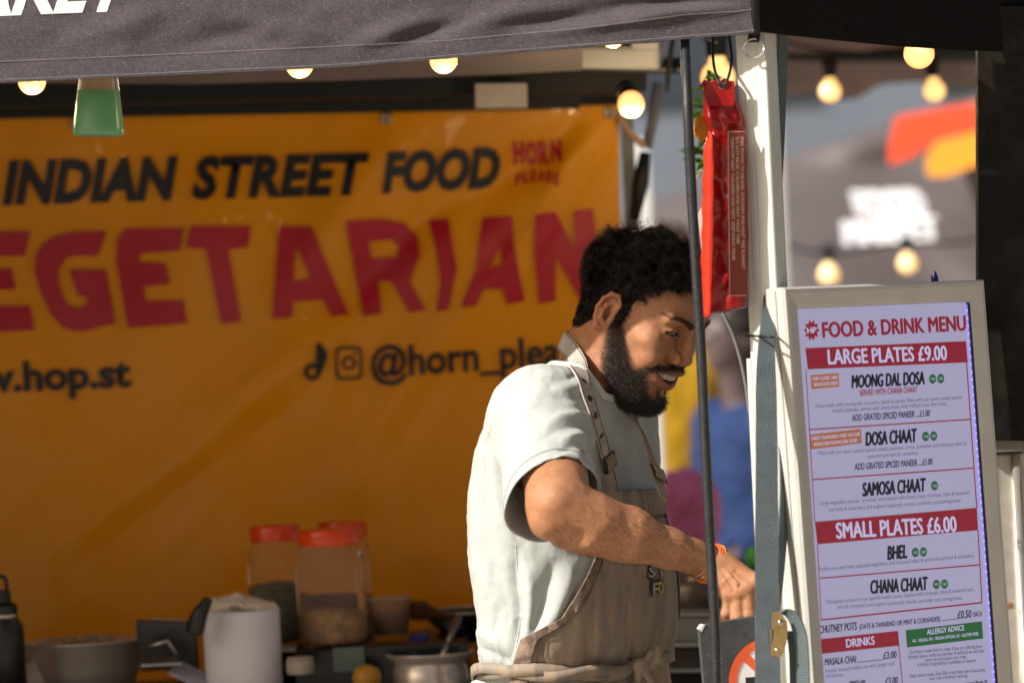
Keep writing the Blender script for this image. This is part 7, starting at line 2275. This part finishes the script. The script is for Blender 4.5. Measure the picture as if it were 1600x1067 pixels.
# ================================================================== far background
def far_person(x, y, h, yaw, top, hairc, label, skin=(.36, .18, .11), skirt=False, bag=None, leg=(.03, .035, .05), leanf=.0):
    """standing figure: body, top, trousers, hair"""
    per = empty('person', (x, y, 0), label, 'person')
    f = np.array((math.cos(yaw), math.sin(yaw), 0)); r = np.array((math.sin(yaw), -math.cos(yaw), 0)); u = np.array((0, 0, 1.0))
    Fr = Frame(np.stack((r, f, u), 1), (x, y, 0)); s = h / 1.75
    def G_(st): return Grid(np.arange(x - .42 * s, x + .42 * s, st), np.arange(y - .42 * s, y + .42 * s, st), np.arange(-.01, h + .06, st))
    def S_(p): return np.array(p) * s
    st = .011
    g = G_(st)
    def limbs(g, grow=0, arms=True, legs=True, torso_=True, head=True):
        if legs:
            for q in (1, -1):
                chain(g, [S_((q * .09, 0, .92)), S_((q * .10, .03, .50)), S_((q * .10, 0, .09))], [(.085 + grow) * s, (.058 + grow) * s, (.042 + grow) * s], Fr, 'u', .02)
                cone(g, S_((q * .10, -.03, .045)), S_((q * .11, .15, .035)), (.040 + grow * .5) * s, (.03 + grow * .5) * s, Fr, k=.015)
        if torso_:
            cone(g, S_((0, 0, .95)), S_((0, 0, 1.25)), (.125 + grow) * s, (.135 + grow) * s, Fr, k=.05, sq=((0, 1, 0), 1.25))
            cone(g, S_((.13, 0, 1.36)), S_((-.13, 0, 1.36)), (.075 + grow) * s, (.075 + grow) * s, Fr, k=.06)
        if arms:
            for q in (1, -1):
                chain(g, [S_((q * .17, 0, 1.38)), S_((q * .23, .00, 1.10)), S_((q * .18, .20, .98))], [(.055 + grow) * s, (.042 + grow) * s, (.030 + grow) * s], Fr, 'u', .02)
        if head:
            cone(g, S_((0, .0, 1.40)), S_((0, .02, 1.52)), .055 * s, .052 * s, Fr, k=.03)
            ell(g, S_((0, .02, 1.635)), S_((.074, .094, .115)), Fr, k=.03); ell(g, S_((0, .075, 1.575)), S_((.035, .03, .03)), Fr, k=.02); cone(g, S_((0, .105, 1.66)), S_((0, .125, 1.625)), .008 * s, .012 * s, Fr, k=.015)
            for q in (1, -1): ell(g, S_((q * .076, .01, 1.63)), S_((.01, .018, .03)), Fr, k=.006)
    limbs(g)
    for q in (1, -1):
        w_ = np.array((q * .18, .20, .98))
        cone(g, S_(w_), S_(w_ + (-q * .01, .08, -.01)), .034 * s, .030 * s, Fr, k=.02)
        for j in range(4): cone(g, S_(w_ + (q * (.012 - .012 * j), .085, .0)), S_(w_ + (q * (.010 - .011 * j), .15, -.03)), .011 * s, .009 * s, Fr, k=.004)
        cone(g, S_(w_ + (-q * .03, .03, .0)), S_(w_ + (-q * .05, .09, .01)), .013 * s, .010 * s, Fr, k=.008)
    V, Fc = g.mesh(); mesh_obj('body', V, Fc, mat('far_skin_%d' % int(skin[0] * 100), skin, rough=.5), per, smooth=True)
    g = G_(st); limbs(g, .018, True, False, True, False); V, Fc = g.mesh()
    cutp = Fr.inv(V); keep = ~(((cutp[:, 1] > .17 * s) & (cutp[:, 2] < 1.08 * s)))[Fc].any(1); V, Fc, _ = prune(V, Fc[keep])
    n, _ = vnormals(V, Fc); V = V + n * (fbm(V * 14, 7, 2) * .008)[:, None]
    mesh_obj('jacket', V, Fc, top, per, smooth=True)
    g = G_(st); limbs(g, .014, False, True, False, False); cone(g, S_((0, 0, .90)), S_((0, 0, .96)), .15 * s, .14 * s, Fr, k=.03); V, Fc = g.mesh()
    mesh_obj('trousers', V, Fc, mat('far_trousers_%d' % int(leg[2] * 100), leg, rough=.8), per, smooth=True)
    g = G_(st); ell(g, S_((0, -.005, 1.675)), S_((.090, .108, .100)), Fr, k=.03); ell(g, S_((0, -.05, 1.60)), S_((.085, .07, .12)), Fr, k=.03)
    ell(g, S_((0, .10, 1.60)), S_((.065, .06, .085)), Fr, 's', .02)
    V, Fc = g.mesh(); n, _ = vnormals(V, Fc); V = V + n * (fbm(V * 40, 7, 2) * .008)[:, None]; mesh_obj('hair', V, Fc, hairc, per, smooth=True)
    # eyes
    for q in (1, -1):
        MB().lathe(Fr.pt(S_((q * .031, .100, 1.645))), [(.001, -.011), (.009, -.007), (.012, 0), (.009, .007), (.001, .011)], 10).build('eye', mat('far_eye', (.05, .04, .04), rough=.3), per, smooth=True)
    return per
def build_far():
    BLUE = mat('blue_jacket', (.006, .026, .105), rough=.8, vary=.15, vscale=6); YEL = mat('yellow_jacket', (.42, .24, .005), rough=.7, vary=.1, vscale=5)  # jacket colours darkened to stand in for shade over the figures
    HD = mat('far_hair', (.015, .012, .012), rough=.6); HB = mat('far_hair_brown', (.05, .03, .02), rough=.6); PNK = mat('pink_top', (.85, .22, .48), rough=.6); GRN = mat('green_top', (.03, .09, .035), rough=.8)
    p = P(1160, 590, 10.4); far_person(p.x, p.y, 1.64, rad(205), BLUE, HD, 'dark haired passer-by in blue jacket seen between the cable and the pole', skin=(.10, .07, .07), leg=(.02, .05, .14))  # face tone also lowered in place of falling shade
    p = P(1052, 600, 11.6); far_person(p.x, p.y, 1.86, rad(-80), YEL, HB, 'passer-by in bright yellow jacket half hidden behind the man\'s face', leg=(.03, .03, .04))
    p = P(1082, 700, 12.6); far_person(p.x, p.y, 1.44, rad(-110), GRN, HB, 'short passer-by in dark green top behind the yellow jacket', leg=(.04, .04, .05))
    p = P(1074, 860, 8.4); far_person(p.x, p.y, 1.24, rad(120), PNK, PNK, 'child in pink woolly hat and top just above the man\'s forearm', leg=(.55, .10, .30))
    # white post behind
    a = P(1018, 700, 9.6)
    o = MB().box((a.x, a.y, 1.02), (.060, .06, 2.04), None, .004).build('white_post', mat('far_white', (.74, .76, .74), rough=.6), None); tag(o, 'white far post right below the man\'s beard', 'post')
    # -------- far marquee
    M = empty('far_marquee', (1.6, 14.6, 0), 'far dark marquee with orange and yellow shapes and white lettering on its roof', 'marquee')
    FB = mat('mauve_grey_fabric', (.078, .065, .069), rough=.6, vary=.10, vscale=.8, sheen=.3, spec=.5)
    d0 = 12.8
    # roof face towards the camera: rises away; ridge from lower left to upper right in the picture
    A = P(900, 352, 13.6); B_ = P(1800, 60, 13.2); C_ = P(1800, 470, d0); D_ = P(880, 470, d0)
    def q(U, Vv):
        p = (np.array(D_) * ((1 - U) * (1 - Vv))[..., None] + np.array(C_) * (U * (1 - Vv))[..., None] + np.array(B_) * (U * Vv)[..., None] + np.array(A) * ((1 - U) * Vv)[..., None])
        p[..., 1] += .10 * noise3(np.stack((U * 5 + Vv * 1.5, Vv * 3, 0 * U), -1), 301) + .18 * np.sin(U * 9 + Vv * 3) * .4
        return p
    v, f = grid_sheet(60, 30, q); o = mesh_obj('roof_panel', v, f, FB, M, smooth=True); solid(o, .01, -1)
    # printed shapes and letters stand proud of the roof
    n0 = np.cross(np.array(C_) - np.array(D_), np.array(A) - np.array(D_)); n0 /= np.linalg.norm(n0)
    if n0[1] > 0: n0 = -n0
    us = (np.array(C_) - np.array(D_)); us /= np.linalg.norm(us); vs = np.cross(n0, us)
    pl = ((np.array(A) + np.array(B_) + np.array(C_) + np.array(D_)) / 4 + n0 * .32, us, vs, n0)
    if vs[2] < 0: pl = (pl[0], us, -vs, n0)
    pr = Print(pl, 0)
    RO = mat('vermilion_print', (.88, .085, .025), rough=.5); OR = mat('amber_print', (.95, .36, .03), rough=.5); WH = mat('white_roof_print', (.86, .86, .90), rough=.6)
    pr.poly(RO, [(1400, 182), (1528, 160), (1640, 130), (1640, 172), (1528, 204), (1468, 216), (1420, 248), (1390, 258), (1388, 232)], 0, 'printed_shape')
    pr.poly(OR, [(1462, 222), (1528, 206), (1640, 178), (1640, 248), (1528, 258), (1478, 276), (1450, 276), (1446, 250)], 0, 'printed_shape')
    pr.line(WH, 'FOOD', 1345, 1447, (341, 337), 43, .02)
    pr.line(WH, 'MARKET', 1322, 1472, (383, 374), 38, .018, .25)
    pr.build(M, 'lettering')
    # skirt and legs of the marquee
    e0, e1 = P(880, 470, d0 - .02), P(1800, 470, d0 - .02)
    v, f = grid_sheet(50, 5, lambda U, Vv: np.array(e0) * (1 - U)[..., None] + np.array(e1) * U[..., None] - np.array((0, 0, .04)) * Vv[..., None] + np.array((0, 1, 0)) * (.03 * np.sin(U * 50))[..., None])
    mesh_obj('skirt', v, f, mat('dark_skirt', (.045, .038, .04), rough=.7), M, smooth=True)
    wa, wb_ = P(900, 420, 16.5), P(1500, 420, 16.5)
    v, f = grid_sheet(50, 12, lambda U, Vv: np.array((wa.x, 16.5, 0.02)) * ((1 - U))[..., None] + np.array((wb_.x, 16.5, 0.02)) * U[..., None] + np.array((0, 0, 1.85)) * Vv[..., None] + np.array((0, 1, 0)) * (.05 * np.sin(U * 40))[..., None])
    mesh_obj('interior_shade', v, f, mat('marquee_shade', (.07, .062, .062), rough=.8, vary=.4, vscale=1.2), M, smooth=True)  # dark sheet that stands in for the gloom under the marquee
    for px in (900, 1210, 1790):
        a = P(px, 470, d0 + .1); MB().box((a.x, a.y, a.z / 2), (.06, .06, a.z), None, .003).build('leg', mat('far_pole', (.5, .5, .5), rough=.5), M)
    # building behind, slate blue
    Bd = empty('office_building', (2.0, 30, 0), 'slate blue grey building far behind the marquee roof', 'building')
    BW = mat('slate_cladding', (.155, .185, .235), rough=.7, vary=.08, vscale=.5)
    MB().box((4.5, 31.5, 6), (22, 3, 12)).build('wall', BW, Bd)
    GW = mat('dark_window', (.05, .06, .08), rough=.15)
    w0 = MB().box((0, 0, 0), (1.5, .06, 1.6), None, .02)
    first = None
    for i in range(9):
        for j in range(3):
            x = -5.5 + i * 2.4; z = 4.2 + j * 3.2
            wo = MB().box((x, 29.97, z), (1.5, .10, 1.7), None, .02).build('window', GW, Bd)
            MB().box((x, 29.89, z), (.05, .05, 1.7), None, .01).build('mullion', BW, wo)
    # second canopy behind the right opening: underside of a neighbour's roof
    Cn = empty('neighbour_canopy', (1.2, 8.2, 0), 'grey brown canopy underside above the far bulbs on the right', 'canopy')
    UND = mat('canopy_underside', (.235, .185, .175), rough=.8, vary=.10, vscale=2, translucent=.35, tcol=(.42, .30, .26))
    A = P(1200, -60, 6.8); B_ = P(1640, -60, 6.8); C_ = P(1640, 128, 9.2); D_ = P(1200, 156, 9.2)
    def q2(U, Vv):
        p = (np.array(A) * ((1 - U) * (1 - Vv))[..., None] + np.array(B_) * (U * (1 - Vv))[..., None] + np.array(C_) * (U * Vv)[..., None] + np.array(D_) * ((1 - U) * Vv)[..., None])
        p[..., 2] += .02 * noise3(np.stack((U * 7, Vv * 4, 0 * U), -1), 305)
        return p
    v, f = grid_sheet(40, 24, q2); o = mesh_obj('roof_panel', v, f, UND, Cn, smooth=True); solid(o, .004, 1)
    q = [P(1200, 84, 8.2), P(1640, 84, 8.2)]
    MB().tube([np.array(q[0]), np.array(q[1])], .02, 8).build('crossbar', mat('dark_crossbar', (.05, .045, .045), rough=.5), Cn, smooth=True)
    for px in (1205, 1640):
        a = P(px, 150, 9.25); MB().box((a.x, a.y, a.z / 2), (.05, .05, a.z), None, .003).build('leg', mat('far_pole', (.5, .5, .5)), Cn)
    # warm wooden beam seen left of the pole
    # green thing by the wrist
    a = P(1177, 886, 6.6); o = MB().lathe(a, [(.012, 0), (.014, .02), (.009, .034), (.001, .036)], 18).build('green_bottle_cap', mat('lime_plastic', (.12, .55, .08), rough=.4), None, smooth=True); tag(o, 'small bright green bottle cap just past the wrist', 'bottle cap')
    b_ = MB().lathe(np.array(a) - np.array((0, 0, .16)), [(.03, 0), (.03, .12), (.012, .16)], 18).build('bottle_shoulder', mat('dark_green_bottle', (.02, .05, .02), rough=.3), None, smooth=True)
    b_.parent = o; b_.location = Vector(b_.location) - Vector(o.location)

ST2 = mat('bright_steel', (.60, .58, .54), rough=.25, metal=1)
build_setting()
build_gazebo()
build_banner()
build_bulbs()
build_menu()
build_corner()
build_right()
build_kitchen()
build_far()
vendor = build_vendor()
info = build_clothes(vendor)
build_trousers(vendor)
build_apron_print(info, vendor)
build_wrist(vendor)
